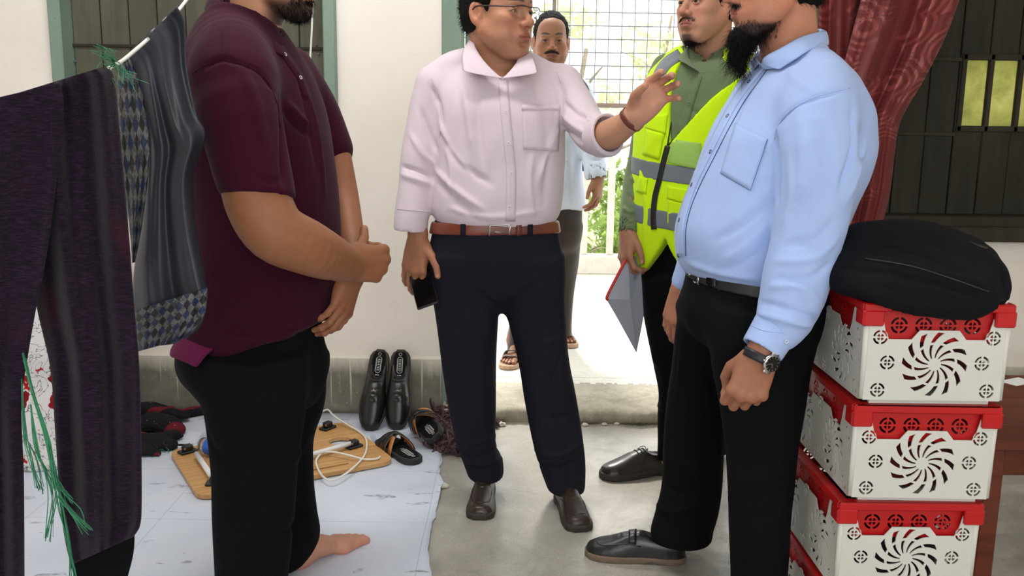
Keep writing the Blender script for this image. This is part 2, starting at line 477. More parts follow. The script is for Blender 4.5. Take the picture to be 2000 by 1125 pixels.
def lay_button(sf, px, py, r, mat, parent, name='button', rim=None):
    p, n = sf.hit(px, py, .0012); R = frame_of(n); m = MB()
    prof = [(r * .55, .0008), (r * .75, .0022), (r, .002), (r, 0)]
    V = []; k = 14
    for q, z in prof:
        for i in range(k): V.append(p + R @ np.array([q * math.cos(6.2832 * i / k), q * math.sin(6.2832 * i / k), z]))
    F = [(a * k + i, a * k + (i + 1) % k, (a + 1) * k + (i + 1) % k, (a + 1) * k + i) for a in range(3) for i in range(k)] + [tuple(range(k))]
    m.add(V, F); o = m.build(name, mat, parent, True)
    for sx in (-1, 1):
        c = p + R @ np.array([sx * r * .22, 0, .0011]); MB().cyl(c - n * .0004, c + n * .0006, r * .13, n=6).build('thread', rim or 'thread_dark', o)
    return o

# ================================================================== materials of the place
def wall_paint():
    t = NT('wall_paint'); n = t.noise(2.2, 6, .6); n2 = t.noise(14, 5, .7)
    base = t.ramp(n.outputs[0], [(.3, lin((238, 231, 220))), (.7, lin((246, 240, 231)))])
    sp = t.ramp(n2.outputs[0], [(.60, (0, 0, 0, 1)), (.74, (1, 1, 1, 1))])
    sp = t.math('MULTIPLY', sp, .16)
    col = t.mix(sp, base, lin((196, 188, 172)))
    return t.out(col, .7, t.bump(t.noise(30, 5).outputs[0], .12, .004), spec=.3)
wall_paint()
def dado():
    t = NT('cement_dado'); sep = t.new('ShaderNodeSeparateXYZ'); t.link(t.tc.outputs['Object'], sep.inputs[0])
    n = t.noise(7, 6, .65); base = t.ramp(n.outputs[0], [(.3, lin((106, 104, 94))), (.7, lin((146, 143, 130)))])
    # worn white paint along the top and drips of paint running down
    edge = t.noise(9, 5, .7, t.mapping((1, 1, .3)))
    top = t.math('ADD', t.math('MULTIPLY', sep.outputs['Z'], 9.0), t.math('MULTIPLY', edge.outputs[0], 1.1))
    topm = t.ramp(top, [(.0, (0, 0, 0, 1)), (1, (1, 1, 1, 1))])
    tm = t.math('GREATER_THAN', top, 2.45)
    tm2 = t.math('SUBTRACT', top, 2.15, True)
    dr = t.noise(1.0, 2, .5, t.mapping((62, 62, 1.1)))
    drips = t.ramp(dr.outputs[0], [(.61, (0, 0, 0, 1)), (.655, (1, 1, 1, 1))])
    lowfade = t.ramp(sep.outputs['Z'], [(.03, (0, 0, 0, 1)), (.14, (1, 1, 1, 1))])
    dmask = t.math('MULTIPLY', drips, lowfade)
    spn = t.noise(95, 1); spots = t.ramp(spn.outputs[0], [(.73, (0, 0, 0, 1)), (.76, (1, 1, 1, 1))])
    c = t.mix(t.math('MULTIPLY', tm2, 1.6, True), base, lin((214, 209, 194)))
    c = t.mix(t.math('MULTIPLY', dmask, .75), c, lin((216, 212, 198)))
    c = t.mix(t.math('MULTIPLY', spots, .6), c, lin((216, 212, 198)))
    low = t.ramp(sep.outputs['Z'], [(.0, (1, 1, 1, 1)), (.03, (0, 0, 0, 1))])
    c = t.mix(t.math('MULTIPLY', low, .7), c, lin((60, 58, 52)))
    return t.out(c, .75, t.bump(t.noise(40, 5).outputs[0], .25, .004), spec=.25)
dado()
def cement(name, a, b, c, rough=.5):
    t = NT(name); n = t.noise(2.6, 7, .65); n2 = t.noise(9, 6, .7, dist=.8); n3 = t.noise(160, 2)
    base = t.ramp(n.outputs[0], [(.3, lin(a)), (.7, lin(b))])
    st = t.ramp(n2.outputs[0], [(.45, (0, 0, 0, 1)), (.75, (1, 1, 1, 1))])
    col = t.mix(t.math('MULTIPLY', st, .55), base, lin(c))
    gr = t.ramp(n3.outputs[0], [(.35, (.86, .86, .86, 1)), (.65, (1.05, 1.05, 1.05, 1))])
    col = t.mix(1.0, col, gr, 'MULTIPLY')
    vo = t.new('ShaderNodeTexVoronoi'); vo.feature = 'DISTANCE_TO_EDGE'; vo.inputs['Scale'].default_value = 1.5
    wv = t.noise(3, 4); wm = t.mix(.12, t.tc.outputs['Object'], wv.outputs['Color']); t.link(wm, vo.inputs['Vector'])
    cr = t.ramp(vo.outputs['Distance'], [(.0, (1, 1, 1, 1)), (.006, (0, 0, 0, 1))])
    col = t.mix(t.math('MULTIPLY', cr, .08), col, lin((70, 68, 60)))
    rg = t.ramp(n2.outputs[0], [(.3, (rough - .12,) * 3 + (1,)), (.7, (rough + .15,) * 3 + (1,))])
    b = t.bump(t.math('ADD', n3.outputs[0], t.math('MULTIPLY', n2.outputs[0], 2.0)), .12, .003)
    return t.out(col, rg, b, spec=.4)
cement('cement_floor', (160, 155, 145), (184, 179, 169), (126, 122, 112), .30)
cement('veranda_concrete', (205, 200, 188), (228, 223, 212), (186, 178, 162), .75)
cement('sill_concrete', (150, 142, 124), (184, 176, 158), (112, 104, 88), .8)
cement('outdoor_soil', (150, 146, 120), (176, 170, 142), (120, 130, 84), .9)
def vinyl():
    t = NT('vinyl_sheet'); n = t.noise(3, 4)
    base = t.ramp(n.outputs[0], [(.3, lin((200, 208, 224))), (.7, lin((213, 220, 234)))])
    # printed marble dashes and hairlines of a tile print
    mp = t.mapping((1, 1, 1), (0, 0, .62)); st = t.mapping((4.2, 13, 1), (0, 0, -.85))
    d = t.noise(1.0, 3, .5, st, 1.4); dm = t.ramp(d.outputs[0], [(.655, (0, 0, 0, 1)), (.67, (1, 1, 1, 1)), (.70, (.5, .5, .5, 1))])
    d2 = t.noise(60, 3, .6); dm = t.math('MULTIPLY', dm, t.ramp(d2.outputs[0], [(.4, (.3, .3, .3, 1)), (.6, (1, 1, 1, 1))]))
    col = t.mix(t.math('MULTIPLY', dm, .85), base, lin((96, 100, 112)))
    dirt = t.noise(26, 5, .7); di = t.ramp(dirt.outputs[0], [(.68, (0, 0, 0, 1)), (.75, (1, 1, 1, 1))])
    col = t.mix(t.math('MULTIPLY', di, .35), col, lin((120, 118, 112)))
    sep = t.new('ShaderNodeSeparateXYZ'); t.link(t.tc.outputs['Object'], sep.inputs[0])
    for ax, off in (('X', .115), ('Y', .02)):
        fr = t.math('FRACT', t.math('ADD', t.math('MULTIPLY', sep.outputs[ax], 1 / .42), off + 10))
        ln = t.math('LESS_THAN', t.math('ABSOLUTE', t.math('SUBTRACT', fr, .5)), .0035)
        col = t.mix(t.math('MULTIPLY', ln, .35), col, lin((120, 124, 140)))
    return t.out(col, .38, t.bump(t.noise(5, 3).outputs[0], .1, .01), spec=.5)
vinyl()
def wood_dark(name, a, b, sc=(14, 14, 1.2), rough=.75):
    t = NT(name); n = t.noise(1.0, 6, .6, t.mapping(sc), 1.0); n2 = t.noise(3, 3)
    base = t.ramp(n.outputs[0], [(.3, lin(a)), (.7, lin(b))])
    mu = t.ramp(n2.outputs[0], [(.3, (.8, .8, .8, 1)), (.7, (1.15, 1.15, 1.15, 1))])
    col = t.mix(1.0, base, mu, 'MULTIPLY')
    return t.out(col, rough, t.bump(n.outputs[0], .3, .003), spec=.3)
wood_dark('shutter_board', (80, 78, 66), (102, 99, 85))
wood_dark('shutter_dark', (40, 38, 31), (56, 53, 44))
wood_dark('window_rail', (46, 42, 34), (60, 56, 46))
wood_dark('brown_table', (86, 40, 26), (112, 56, 38), (3, 22, 22), .5)
def paint_green():
    t = NT('green_paint'); n = t.noise(26, 6, .7); n2 = t.noise(4, 4)
    base = t.ramp(n2.outputs[0], [(.3, lin((116, 138, 124))), (.7, lin((136, 156, 142)))])
    chip = t.ramp(n.outputs[0], [(.67, (0, 0, 0, 1)), (.7, (1, 1, 1, 1))])
    col = t.mix(t.math('MULTIPLY', chip, .8), base, lin((70, 66, 54)))
    return t.out(col, .5, t.bump(n.outputs[0], .2, .003))
paint_green()
def dirty_glass():
    t = NT('dirty_pane'); n = t.noise(7, 6, .7); n2 = t.noise(30, 5, .7)
    c = t.ramp(n.outputs[0], [(.25, lin((92, 92, 40))), (.55, lin((166, 166, 84))), (.8, lin((206, 202, 130)))])
    sp = t.ramp(n2.outputs[0], [(.66, (0, 0, 0, 1)), (.72, (1, 1, 1, 1))])
    c = t.mix(t.math('MULTIPLY', sp, .6), c, lin((226, 226, 196)))
    t.b.inputs['Transmission Weight'].default_value = .75
    return t.out(c, .55, t.bump(n2.outputs[0], .3, .003))
dirty_glass()
pm('ceiling_paint', (226, 224, 216), .8, .04)
pm('white_wire', (108, 110, 114), .5, .08)
pm('iron_rail', (120, 104, 92), .55, .15)
pm('bark', (164, 152, 132), .9, .25, 20, .5, 30, .01)
def leaf(name, a, b):
    t = NT(name); oi = t.new('ShaderNodeObjectInfo'); n = t.noise(2.5, 3)
    col = t.ramp(n.outputs[0], [(.3, lin(a)), (.7, lin(b))])
    t.b.inputs['Transmission Weight'].default_value = 0.0
    tr = t.new('ShaderNodeBsdfTranslucent'); t.link(col, tr.inputs[0]); mx = t.new('ShaderNodeMixShader'); mx.inputs[0].default_value = .45
    t.link(t.b.outputs[0], mx.inputs[1]); t.link(tr.outputs[0], mx.inputs[2])
    t.link(mx.outputs[0], t.n['Material Output'].inputs[0])
    return t.out(col, .5)
leaf('leaf_green', (120, 150, 66), (190, 212, 120)); leaf('leaf_pale', (206, 212, 170), (232, 234, 206))
pm('thread_dark', (50, 48, 50), .8)
pm('white_plastic', (232, 232, 228), .45, .05)

# ================================================================== the room
YB = 3.82; WT = .22; ZC = 2.9; XL, XR, YR = -2.7, 2.75, -2.1
def xat(px, py=80, Y=YB): return float(W(px, py, Y)[0])
ws = lambda n, m, **k: obj(n, m, 'wall_paint', kind='structure', **k)
W1 = (xat(104), xat(658)); DR = (xat(868), xat(1590)); W2 = (xat(1640), 2.55); ZS = .84; ZH = 2.3
def wall_back():
    m = MB(); yc = YB + WT / 2
    def seg(x0, x1, z0, z1): m.box(((x0 + x1) / 2, yc, (z0 + z1) / 2), (x1 - x0, WT, z1 - z0))
    seg(XL - .2, W1[0], 0, ZC); seg(W1[0], W1[1], 0, ZS); seg(W1[0], W1[1], ZH, ZC); seg(W1[1], DR[0], 0, ZC)
    seg(DR[0], DR[1], ZH, ZC); seg(DR[1], W2[0], 0, ZC); seg(W2[0], W2[1], 0, ZS - .05); seg(W2[0], W2[1], ZH, ZC); seg(W2[1], XR + .2, 0, ZC)
    ws('wall_back', m.mesh('wall_back'))
wall_back()
ws('wall_left', MB().box((XL - .1, (YB + YR) / 2, ZC / 2), (.2, YB - YR, ZC)).mesh('wall_left'))
ws('wall_right', MB().box((XR + .1, (YB + YR) / 2, ZC / 2), (.2, YB - YR, ZC)).mesh('wall_right'))
m = MB(); m.box((0, YR - .1, .45), (5.6, .2, .9)); m.box((0, YR - .1, 2.75), (5.6, .2, .3)); m.box((-2.2, YR - .1, 1.75), (1.2, .2, 1.7)); m.box((2.5, YR - .1, 1.75), (.6, .2, 1.7))
ws('wall_rear', m.mesh('wall_rear'))
obj('ceiling', MB().box((0, (YB + YR) / 2 + .05, ZC + .05), (5.8, YB - YR + .5, .1)).mesh('ceiling'), 'ceiling_paint', kind='structure')
obj('floor', MB().box((0, (YB + YR) / 2, -.06), (5.8, YB - YR + .3, .12)).mesh('floor'), 'cement_floor', kind='structure')
# cement skirting band, left of the door and right of it
zd = W(800, 700, YB)[2]
bb = obj('baseboard_back', MB().box(((XL + DR[0]) / 2, YB - .006, zd / 2), (DR[0] - XL, .016, zd)).box(((DR[1] + XR) / 2, YB - .006, zd / 2), (XR - DR[1], .016, zd)).mesh('baseboard_back'), 'cement_dado', kind='structure')
# door frame, painted green
m = MB(); jw = .085
m.box((DR[0] + jw / 2 - .01, YB + .055, 1.16), (jw, .15, 2.3), bev=.006); m.box((DR[0] + jw + .015, YB + .10, 1.16), (.04, .05, 2.3), bev=.004)
m.box((DR[1] - jw / 2 + .01, YB + .055, 1.16), (jw, .15, 2.3), bev=.006); m.box(((DR[0] + DR[1]) / 2, YB + .055, ZH - .04), (DR[1] - DR[0], .15, .08), bev=.006)
obj('door_1', m.mesh('door_1'), 'green_paint', kind='structure')
# left window: boarded shutters behind a painted frame
def shuttered_window(name, x0, x1, z0, z1, board_px, mat, fm, light=False):
    fr = obj(name, MB().box(((x0 + x1) / 2, YB + .19, (z0 + z1) / 2), (x1 - x0, .02, z1 - z0)).mesh(name), 'shutter_dark', kind='structure')
    m = MB(); t = .05
    for x in (x0 + t / 2, x1 - t / 2): m.box((x, YB + .03, (z0 + z1) / 2), (t, .13, z1 - z0), bev=.005)
    for z in (z0 + t / 2, z1 - t / 2): m.box(((x0 + x1) / 2, YB + .033, z), (x1 - x0 - .04, .126, t), bev=.005)
    f = m.build('window_frame', fm, fr)
    return fr
w1 = shuttered_window('window_1', W1[0], W1[1], ZS, ZH, None, 'shutter_board', 'green_paint')
rr = random.Random(3)
def boards(par, x0, x1, z0, z1, n, mat, y, skip=None):
    w = (x1 - x0) / n
    for i in range(n):
        xa = x0 + i * w
        spans = skip(xa, xa + w) if skip else [(z0, z1)]
        for a, b in spans:
            MB().box((xa + w / 2, y + rr.uniform(-.003, .003), (a + b) / 2), (w - .004, .018, b - a), bev=.003).build('board', mat, par)
boards(w1, W1[0] + .05, W1[1] - .05, ZS + .05, ZH - .05, 9, 'shutter_board', YB + .075)
zr = W(600, 95, YB + .06)[2]
for z in (zr, 1.05): MB().box(((W1[0] + W1[1]) / 2, YB + .06, z), (W1[1] - W1[0] - .1, .012, .012), bev=.002).build('batten', 'shutter_dark', w1)
for px, py in ((618, 88), (645, 90), (623, 105), (648, 240), (148, 120)):
    p = W(px, py, YB + .06); MB().tube([p, p + np.array([0, -.006, 0]), p + np.array([0, -.008, 0])], [.004, .004, .002], 8).build('nail', 'white_wire', w1)
# white cord hanging in front of the shutter
P = [W(612, -60, YB - .03), W(611, 0, YB - .03), W(609, 60, YB - .03), W(606, 120, YB - .03), W(607, 172, YB - .03)]
pm('cord_white', (226, 224, 216), .6, .04)
MB().tube(smooth_pts([P[0] + np.array([0, .05, .35])] + P, 40), .0042, 8).build('hanging_cord', 'cord_white', None, True, label='thin white cord hanging down in front of the grey shuttered window', cat='cord')
# right window: dark boards with three small dirty panes
w2 = shuttered_window('window_2', W2[0], W2[1], ZS, ZH, None, 'shutter_dark', 'window_rail')
yb = YB + .07
pz0, pz1 = W(1930, 246, yb)[2], W(1930, 118, yb)[2]
px_edges = [xat(1876, 180, yb), xat(1929, 180, yb), xat(1987, 180, yb), xat(2050, 180, yb)]
for x in np.arange(W2[0] + .05, W2[1] - .06, .118):
    xa, xb = float(x), float(x) + .118
    if xa < px_edges[0] < xb: MB().box(((xa + px_edges[0]) / 2, yb, (pz0 + pz1) / 2), (px_edges[0] - xa - .002, .018, pz1 - pz0 + .05), bev=.003).build('board', 'shutter_dark', w2)
    spans = [(ZS + .05, ZH - .05)]
    if xb > px_edges[0] and xa < px_edges[3]: spans = [(ZS + .05, pz0 - .02), (pz1 + .02, ZH - .05)]
    for a, b in spans: MB().box(((xa + xb) / 2, yb + rr.uniform(-.004, .004), (a + b) / 2), (.114, .018, b - a), bev=.003).build('board', 'shutter_dark', w2)
for a, b in zip(px_edges[:-1], px_edges[1:]):
    MB().box(((a + b) / 2, yb + .004, (pz0 + pz1) / 2), (b - a - .016, .005, pz1 - pz0 + .01)).build('pane', 'dirty_pane', w2)
for x in px_edges: MB().box((x, yb - .004, (pz0 + pz1) / 2), (.019, .03, pz1 - pz0 + .05), bev=.003).build('muntin', 'window_rail', w2)
for z in (pz0 - .012, pz1 + .012): MB().box(((px_edges[0] + px_edges[3]) / 2, yb - .004, z), (px_edges[3] - px_edges[0] + .02, .03, .024), bev=.003).build('muntin', 'window_rail', w2)
for z in (W(1850, 262, yb)[2], W(1850, 116, yb)[2]): MB().box(((W2[0] + px_edges[0]) / 2, yb - .010, z), (px_edges[0] - W2[0] - .02, .008, .016), bev=.002).build('batten', 'window_rail', w2)
# opening of the backing behind the panes lets the daylight through
bk = w2.data; bm = bmesh.new()
def bx2(x0, x1, z0, z1):
    q = MB().box(((x0 + x1) / 2, YB + .19, (z0 + z1) / 2), (x1 - x0, .02, z1 - z0)); return q
q = MB()
for a in ((W2[0], px_edges[0], ZS, ZH), (px_edges[3], W2[1], ZS, ZH), (px_edges[0], px_edges[3], ZS, pz0 - .02), (px_edges[0], px_edges[3], pz1 + .02, ZH)):
    q.box(((a[0] + a[1]) / 2, YB + .19, (a[2] + a[3]) / 2), (a[1] - a[0], .02, a[3] - a[2]))
nm = q.mesh('window_2'); nm.materials.append(MATS['shutter_dark']); w2.data = nm
zsl = W(1900, 442, YB - .03)[2]
MB().box(((W2[0] + W2[1]) / 2, YB - .01, zsl - .03), (W2[1] - W2[0] + .06, .12, .06), bev=.006).build('window_sill', 'window_rail', w2)

# ------------------------------------------------------------------ veranda beyond the door
ZV = .06; YV0 = 3.71
def threshold():
    x0, x1 = DR[0] + .0, DR[1]; nx = 120; V = []; F = []; r = np.random.RandomState(2)
    prof = [(YV0 + .015, 0.0), (YV0 + .004, .02), (YV0, .045), (YV0 + .012, .058), (YV0 + .05, .062), (YV0 + .10, .0605), (YV0 + .20, .060), (YV0 + .42, .060), (YV0 + .42, 0)]
    for i in range(nx + 1):
        x = x0 + (x1 - x0) * i / nx; w = .012 * math.sin(9 * x) + .010 * math.sin(31 * x + 1) + r.normal() * .004
        for j, (y, z) in enumerate(prof):
            k = 1 if 0 < j < 6 else 0
            V.append((x, y + k * (w * (1 if j < 4 else .5)) + k * r.normal() * .002, z + (r.normal() * .0022 if 1 <= j <= 6 else 0)))
    n = len(prof)
    for i in range(nx):
        for j in range(n - 1): F.append((i * n + j, (i + 1) * n + j, (i + 1) * n + j + 1, i * n + j + 1))
        
    return mesh_from('trim_1', np.array(V), F, True)
obj('trim_1', threshold(), 'sill_concrete', kind='structure')
YJ = G(1150, 738, ZV)[1]
obj('veranda_floor', MB().box(((XL + XR) / 2, (YV0 + .4 + YJ) / 2, ZV - .1), (11, YJ - YV0 - .4, .2)).box(((XL + XR) / 2, (YJ + .012 + 7.5) / 2, ZV - .102), (11, 7.5 - YJ - .012, .2)).box(((XL + XR) / 2, YJ, ZV - .12), (11, .1, .2)).mesh('veranda_floor'), 'veranda_concrete', kind='structure')
YK = 7.2
obj('veranda_kerb', MB().box((0, YK + .08, ZV + .07), (11, .16, .15), bev=.01).mesh('veranda_kerb'), 'veranda_concrete', kind='structure')
zrail = W(1200, 211, YK)[2]
gr = thing('veranda_grille', (0, YK + .1, ZV + .145), 'white square wire grille above a post railing along the veranda edge', 'grille')
MB().box((0, YK + .1, zrail + .02), (8, .05, .035), bev=.004).build('rail', 'iron_rail', gr)
MB().box((0, YK + .1, 2.9), (8, .05, .035), bev=.004).build('rail', 'iron_rail', gr)
for px in range(760, 1640, 52):
    x = xat(px + 20, 400, YK); MB().box((x, YK + .1, (ZV + .145 + zrail) / 2), (.052, .06, zrail - ZV - .145), bev=.004).build('post', 'veranda_concrete', gr)
for px in (560, 1082, 1610):
    x = xat(px, 100, YK); MB().box((x, YK + .12, (zrail + 2.9) / 2), (.028, .02, 2.9 - zrail), bev=.002).build('upright', 'iron_rail', gr)
m = MB(); sp = MPP(100, YK) * 25.5
for i in range(-34, 40): m.tube([(i * sp + .02, YK + .09, zrail + .02), (i * sp + .02, YK + .09, 2.9)], .0036, 5)
for k in range(1, 17): m.tube([(-3.6, YK + .083, zrail + .02 + k * sp), (4.1, YK + .083, zrail + .02 + k * sp)], .0042, 5)
m.build('wire_mesh', 'white_wire', gr)
obj('outdoor_ground', MB().box((0, 17, -.5), (50, 18.5, .2)).mesh('outdoor_ground'), 'outdoor_soil', kind='structure')
def foliage(cx, cy, cz, rx, ry, rz, n, size, seed):
    r = np.random.RandomState(seed); V = []; F = []
    cl = r.normal(size=(max(6, n // 60), 3)); cl = cl / np.linalg.norm(cl, axis=1)[:, None] * r.rand(len(cl), 1) ** .4
    for i in range(n):
        c = cl[r.randint(len(cl))] + r.normal(size=3) * .17; p = np.array([cx, cy, cz]) + c * (rx, ry, rz)
        a = nrm(r.normal(size=3)); b = nrm(np.cross(a, r.normal(size=3))); s = size * (.6 + .8 * r.rand()); nn = np.cross(a, b)
        k = len(V); V += [p - a * s, p - b * s * .4 + nn * s * .12, p + a * s, p + b * s * .4 + nn * s * .12, p + nn * -.05 * s]
        F += [(k, k + 1, k + 4), (k + 1, k + 2, k + 4), (k + 2, k + 3, k + 4), (k + 3, k, k + 4)]
    return mesh_from('foliage', np.array(V), F, True)
def tree(name, label, base, h, r, n, size, seed, mat, cat, group=None, bark_r=.05):
    t = thing(name, base, label, cat, group); b = np.array(base)
    rg = np.random.RandomState(seed)
    pts = smooth_pts([b, b + (.05, .1, h * .35), b + (-.08, 0, h * .7), b + (.02, .05, h)], 14)
    m = MB().tube(pts, np.linspace(bark_r, bark_r * .4, 14), 8)
    for k in range(5):
        q = pts[5 + k]; d = np.array([rg.normal() * .7, rg.normal() * .5, .5]) * r[0]; m.tube(smooth_pts([q, q + d * .5 + (0, 0, .05), q + d], 6), np.linspace(bark_r * .45, bark_r * .15, 6), 6)
    m.build('trunk', 'bark', t, True)
    f = obj('foliage', foliage(b[0], b[1], b[2] + h, *r, n, size, seed), mat, t); return t
def shrub(px, py, Y, r, n, size, seed, label, mat='leaf_green'):
    p = W(px, py, Y); tree('shrub', label, (p[0], p[1], -.4), p[2] + .4, r, n, size, seed, mat, 'shrub', 'shrubs beyond the veranda railing', .025)
shrub(1142, 470, 9.0, (.42, .4, .42), 900, .06, 1, 'low green shrub behind the veranda posts beside the dark brown trousers')
shrub(1222, 430, 10.4, (.5, .4, .55), 1000, .06, 2, 'green shrub behind the veranda posts below the raised hand')
shrub(1000, 440, 10.6, (.6, .4, .6), 900, .06, 3, 'green shrub hidden mostly behind the man in pink')
shrub(1400, 450, 9.2, (.45, .4, .5), 800, .06, 4, 'green shrub behind the man in the yellow vest')
p = W(1165, 110, 12.5)
tree('pale_tree', 'pale sunlit tree with a leaning trunk seen through the wire grille', (p[0] - .15, 12.5, -.4), p[2] + .5, (.9, .6, .8), 420, .085, 11, 'leaf_pale', 'tree', None, .07)
p = W(1310, 30, 14.0)
tree('pale_tree', 'pale sparse tree seen through the grille above the yellow vest', (p[0], 14.0, -.4), p[2] + .4, (.9, .6, .7), 300, .09, 12, 'leaf_pale', 'tree', None, .05)

# ================================================================== people: tools
def K(py, xl, xr, b, Y):
    w = W((xl + xr) / 2, py, Y); return (w[2], w[0], w[1], (xr - xl) / 2 * MPP(py, Y), b)
def KO(py, xl, xr, a, Y, phi):
    """section of a body seen obliquely: lateral half width a given, depth follows from the outline xl..xr"""
    w = W((xl + xr) / 2, py, Y); A = (xr - xl) / 2 * MPP(py, Y); s, c = abs(math.sin(phi)), abs(math.cos(phi))
    b = math.sqrt(max(A * A - (a * s) ** 2, .0016)) / c; return (w[2], w[0], w[1], a, b)
def C(pts, n=None, flat=None):
    """limb from rows px, py, Y, radius(m)"""
    return Chain([W(p[0], p[1], p[2]) for p in pts], [p[3] for p in pts], flat, n)
FOLD = 1.7
def cloth(s, h, ridges=(), rip=(.0, 1), seed=1, aniso=(1, 1, 1), smooth=2, px_folds=()):
    V, Fc = s.surf(h); V = relax(V, Fc, smooth); N = normals(V, Fc)
    if rip[0]: V = ripple(V, N, rip[0], rip[1], seed, aniso=aniso)
    L = list(ridges)
    if px_folds:
        sf = Surf(V, Fc)
        for pts, w, a in px_folds: L.append(([sf.hit(p[0], p[1])[0] for p in smooth_pts(np.array(pts, float), 7)], w, a))
    if L: V = crease(V, normals(V, Fc), [(p, w * .85, a * FOLD) for p, w, a in L]); V = relax(V, Fc, 1, .2)
    return V, Fc
def merge(pieces):
    """pieces (V, F, colours) of one body into one mesh"""
    Vs, Fs, Cs, n = [], [], [], 0
    for V, Fc, c in pieces:
        Vs.append(V); Fs.append(Fc + n); n += len(V); Cs.append(np.asarray(c) if np.ndim(c) == 2 else np.tile(np.asarray(c)[None, :3], (len(V), 1)))
    me = mesh_from('body', np.concatenate(Vs), np.concatenate(Fs))
    Cc = np.concatenate(Cs); a = me.color_attributes.new('Col', 'FLOAT_COLOR', 'POINT')
    a.data.foreach_set('color', np.column_stack([Cc, np.ones(len(Cc))]).astype(np.float32).ravel()); return me
def sm(x, a, b):
    t = np.clip((x - a) / (b - a), 0, 1); return t * t * (3 - 2 * t)
def blend(c, m, rgb): return c * (1 - m[:, None]) + np.asarray(lin(rgb)[:3]) * m[:, None]
def head_frame(phi, pitch=0, roll=0):
    f = np.array([math.cos(phi) * math.cos(pitch), math.sin(phi) * math.cos(pitch), math.sin(pitch)])
    l = nrm(np.cross((0, 0, 1), f)); u = np.cross(f, l)
    l, u = l * math.cos(roll) + u * math.sin(roll), u * math.cos(roll) - l * math.sin(roll)
    return np.column_stack([f, l, u])
def head(pos, phi, neck, skin, pitch=0, roll=0, s=1.0, h=.0023, neck_r=.058, beard=None, hair=(34, 30, 30), wide=1.0, gaze=(1, 0, 0), stubble=.0, jowl=0, age=0):
    """head and neck in its own frame: x to the face, y to the left ear, z up; returns world pieces"""
    R = head_frame(phi, pitch, roll); nl = [(R.T @ (np.asarray(q) - pos)) / s for q in neck]
    S = Solid()
    S.add(Ell((-.012, 0, .042), (.098, .074 * wide, .088))); S.add(Ell((.022, 0, -.01), (.073, .066 * wide, .085)), .02)
    S.add(Ell((.030, 0, -.062), (.056, .056 * wide, .048)), .025); S.add(Ell((.066, 0, -.102), (.026, .026, .020)), .03)
    for y in (-1, 1):
        S.add(Chain([(.0, y * .058 * wide, -.045), (.055, y * .030, -.100)], [.020, .016]), .035)
        S.add(Ell((.056, y * .044 * wide, -.024), (.026, .022, .020)), .02)
        S.add(Ell((.050, y * .040 * wide, -.062), (.028, .022, .026 + jowl)), .02)
    S.add(Chain([(.078, -.036, .018), (.089, -.014, .020), (.089, .014, .020), (.078, .036, .018)], [.010, .012, .012, .010]), .016)
    S.add(Ell((.064, 0, .055), (.034, .052, .032)), .03)
    for y in (-1, 1): S.cut(Ell((.101, y * .031, -.002), (.021, .019, .013)), .014)
    S.add(Chain([(.088, 0, .010), (.100, 0, -.010), (.112, 0, -.030)], [.0075, .0085, .0125]), .010)
    for y in (-1, 1): S.add(Ell((.099, y * .0135, -.035), (.012, .0085, .0090)), .006)
    for y in (-1, 1): S.cut(Ell((.106, y * .0075, -.0435), (.006, .0038, .0042)), .003)
    # mouth
    S.add(Ell((.084, 0, -.066), (.018, .030, .019)), .016)
    S.add(Chain([(.085, -.022, -.0665), (.0975, -.008, -.0600), (.0985, 0, -.0612), (.0975, .008, -.0600), (.085, .022, -.0665)], [.0035, .0062, .0058, .0062, .0035]), .006)
    S.add(Chain([(.085, -.020, -.0690), (.0955, 0, -.0735), (.085, .020, -.0690)], [.0035, .0072, .0035], n=7), .006)
    S.cut(Chain([(.089, -.025, -.0682), (.104, 0, -.0668), (.089, .025, -.0682)], [.0010, .0013, .0010], n=7), .003)
    S.cut(Ell((.094, 0, -.0862), (.010, .016, .0055)), .010)
    # lids around the eyes
    for y in (-1, 1):
        S.add(Ell((.0785, y * .031, .0), (.0150, .0165, .0130)), .006)
        S.cut(Ell((.092, y * .031, -.0014), (.012, .0126, .0036)), .002)
    # ears
    for y in (-1, 1):
        A = Matrix.Rotation(math.radians(-12), 3, 'Y') @ Matrix.Rotation(math.radians(y * -22), 3, 'Z')
        A = np.array(A)
        S.add(Ell((-.012, y * .079 * wide, -.004), (.020, .0085, .033), A), .006)
        S.add(Ell((-.004, y * .075 * wide, -.030), (.009, .0065, .011), A), .006)
        S.cut(Ell((-.008, y * .087 * wide, .000), (.0115, .0075, .020), A), .004)
        S.add(Ell((.001, y * .077 * wide, -.012), (.005, .006, .008)), .004)
    S.add(Chain([(-.036, 0, -.045)] + list(nl), [.056] + [neck_r / s] * len(nl), (( 0, 1, 0), .98)), .016)
    # throat apple
    V, Fc = S.surf(h); V = relax(V, Fc, 1, .4)
    x, y, z = V.T; ay = np.abs(y)
    c = np.tile(np.asarray(lin(skin)[:3])[None], (len(V), 1))
    n = np.sin(V @ np.array([61, 43, 57.]) ) * np.sin(V @ np.array([-37, 71, 29.]))
    c = c * (1 + .04 * n[:, None])
    red = np.clip(np.exp(-((ay - .04) / .022) ** 2 - ((z + .03) / .03) ** 2) * (x > .03) + np.exp(-(y / .016) ** 2 - ((z + .03) / .016) ** 2) * (x > .09) + (ay > .072 * wide) * (np.abs(x) < .03) * .8, 0, 1)
    c = blend(c, red * .25, (min(255, skin[0] + 16), skin[1] - 22, skin[2] - 22))
    under = np.exp(-((ay - .03) / .018) ** 2 - ((z + .016) / .008) ** 2) * (x > .06); c = blend(c, under * .25 * (1 + age), (skin[0] - 50, skin[1] - 48, skin[2] - 42))
    lip = (1 - sm((y / .027) ** 2 + ((z + .067) / .0118) ** 2, .75, 1.05)) * (x > .083); c = blend(c, lip * .75, (min(255, int(skin[0] * .86)), int(skin[1] * .62), int(skin[2] * .66)))
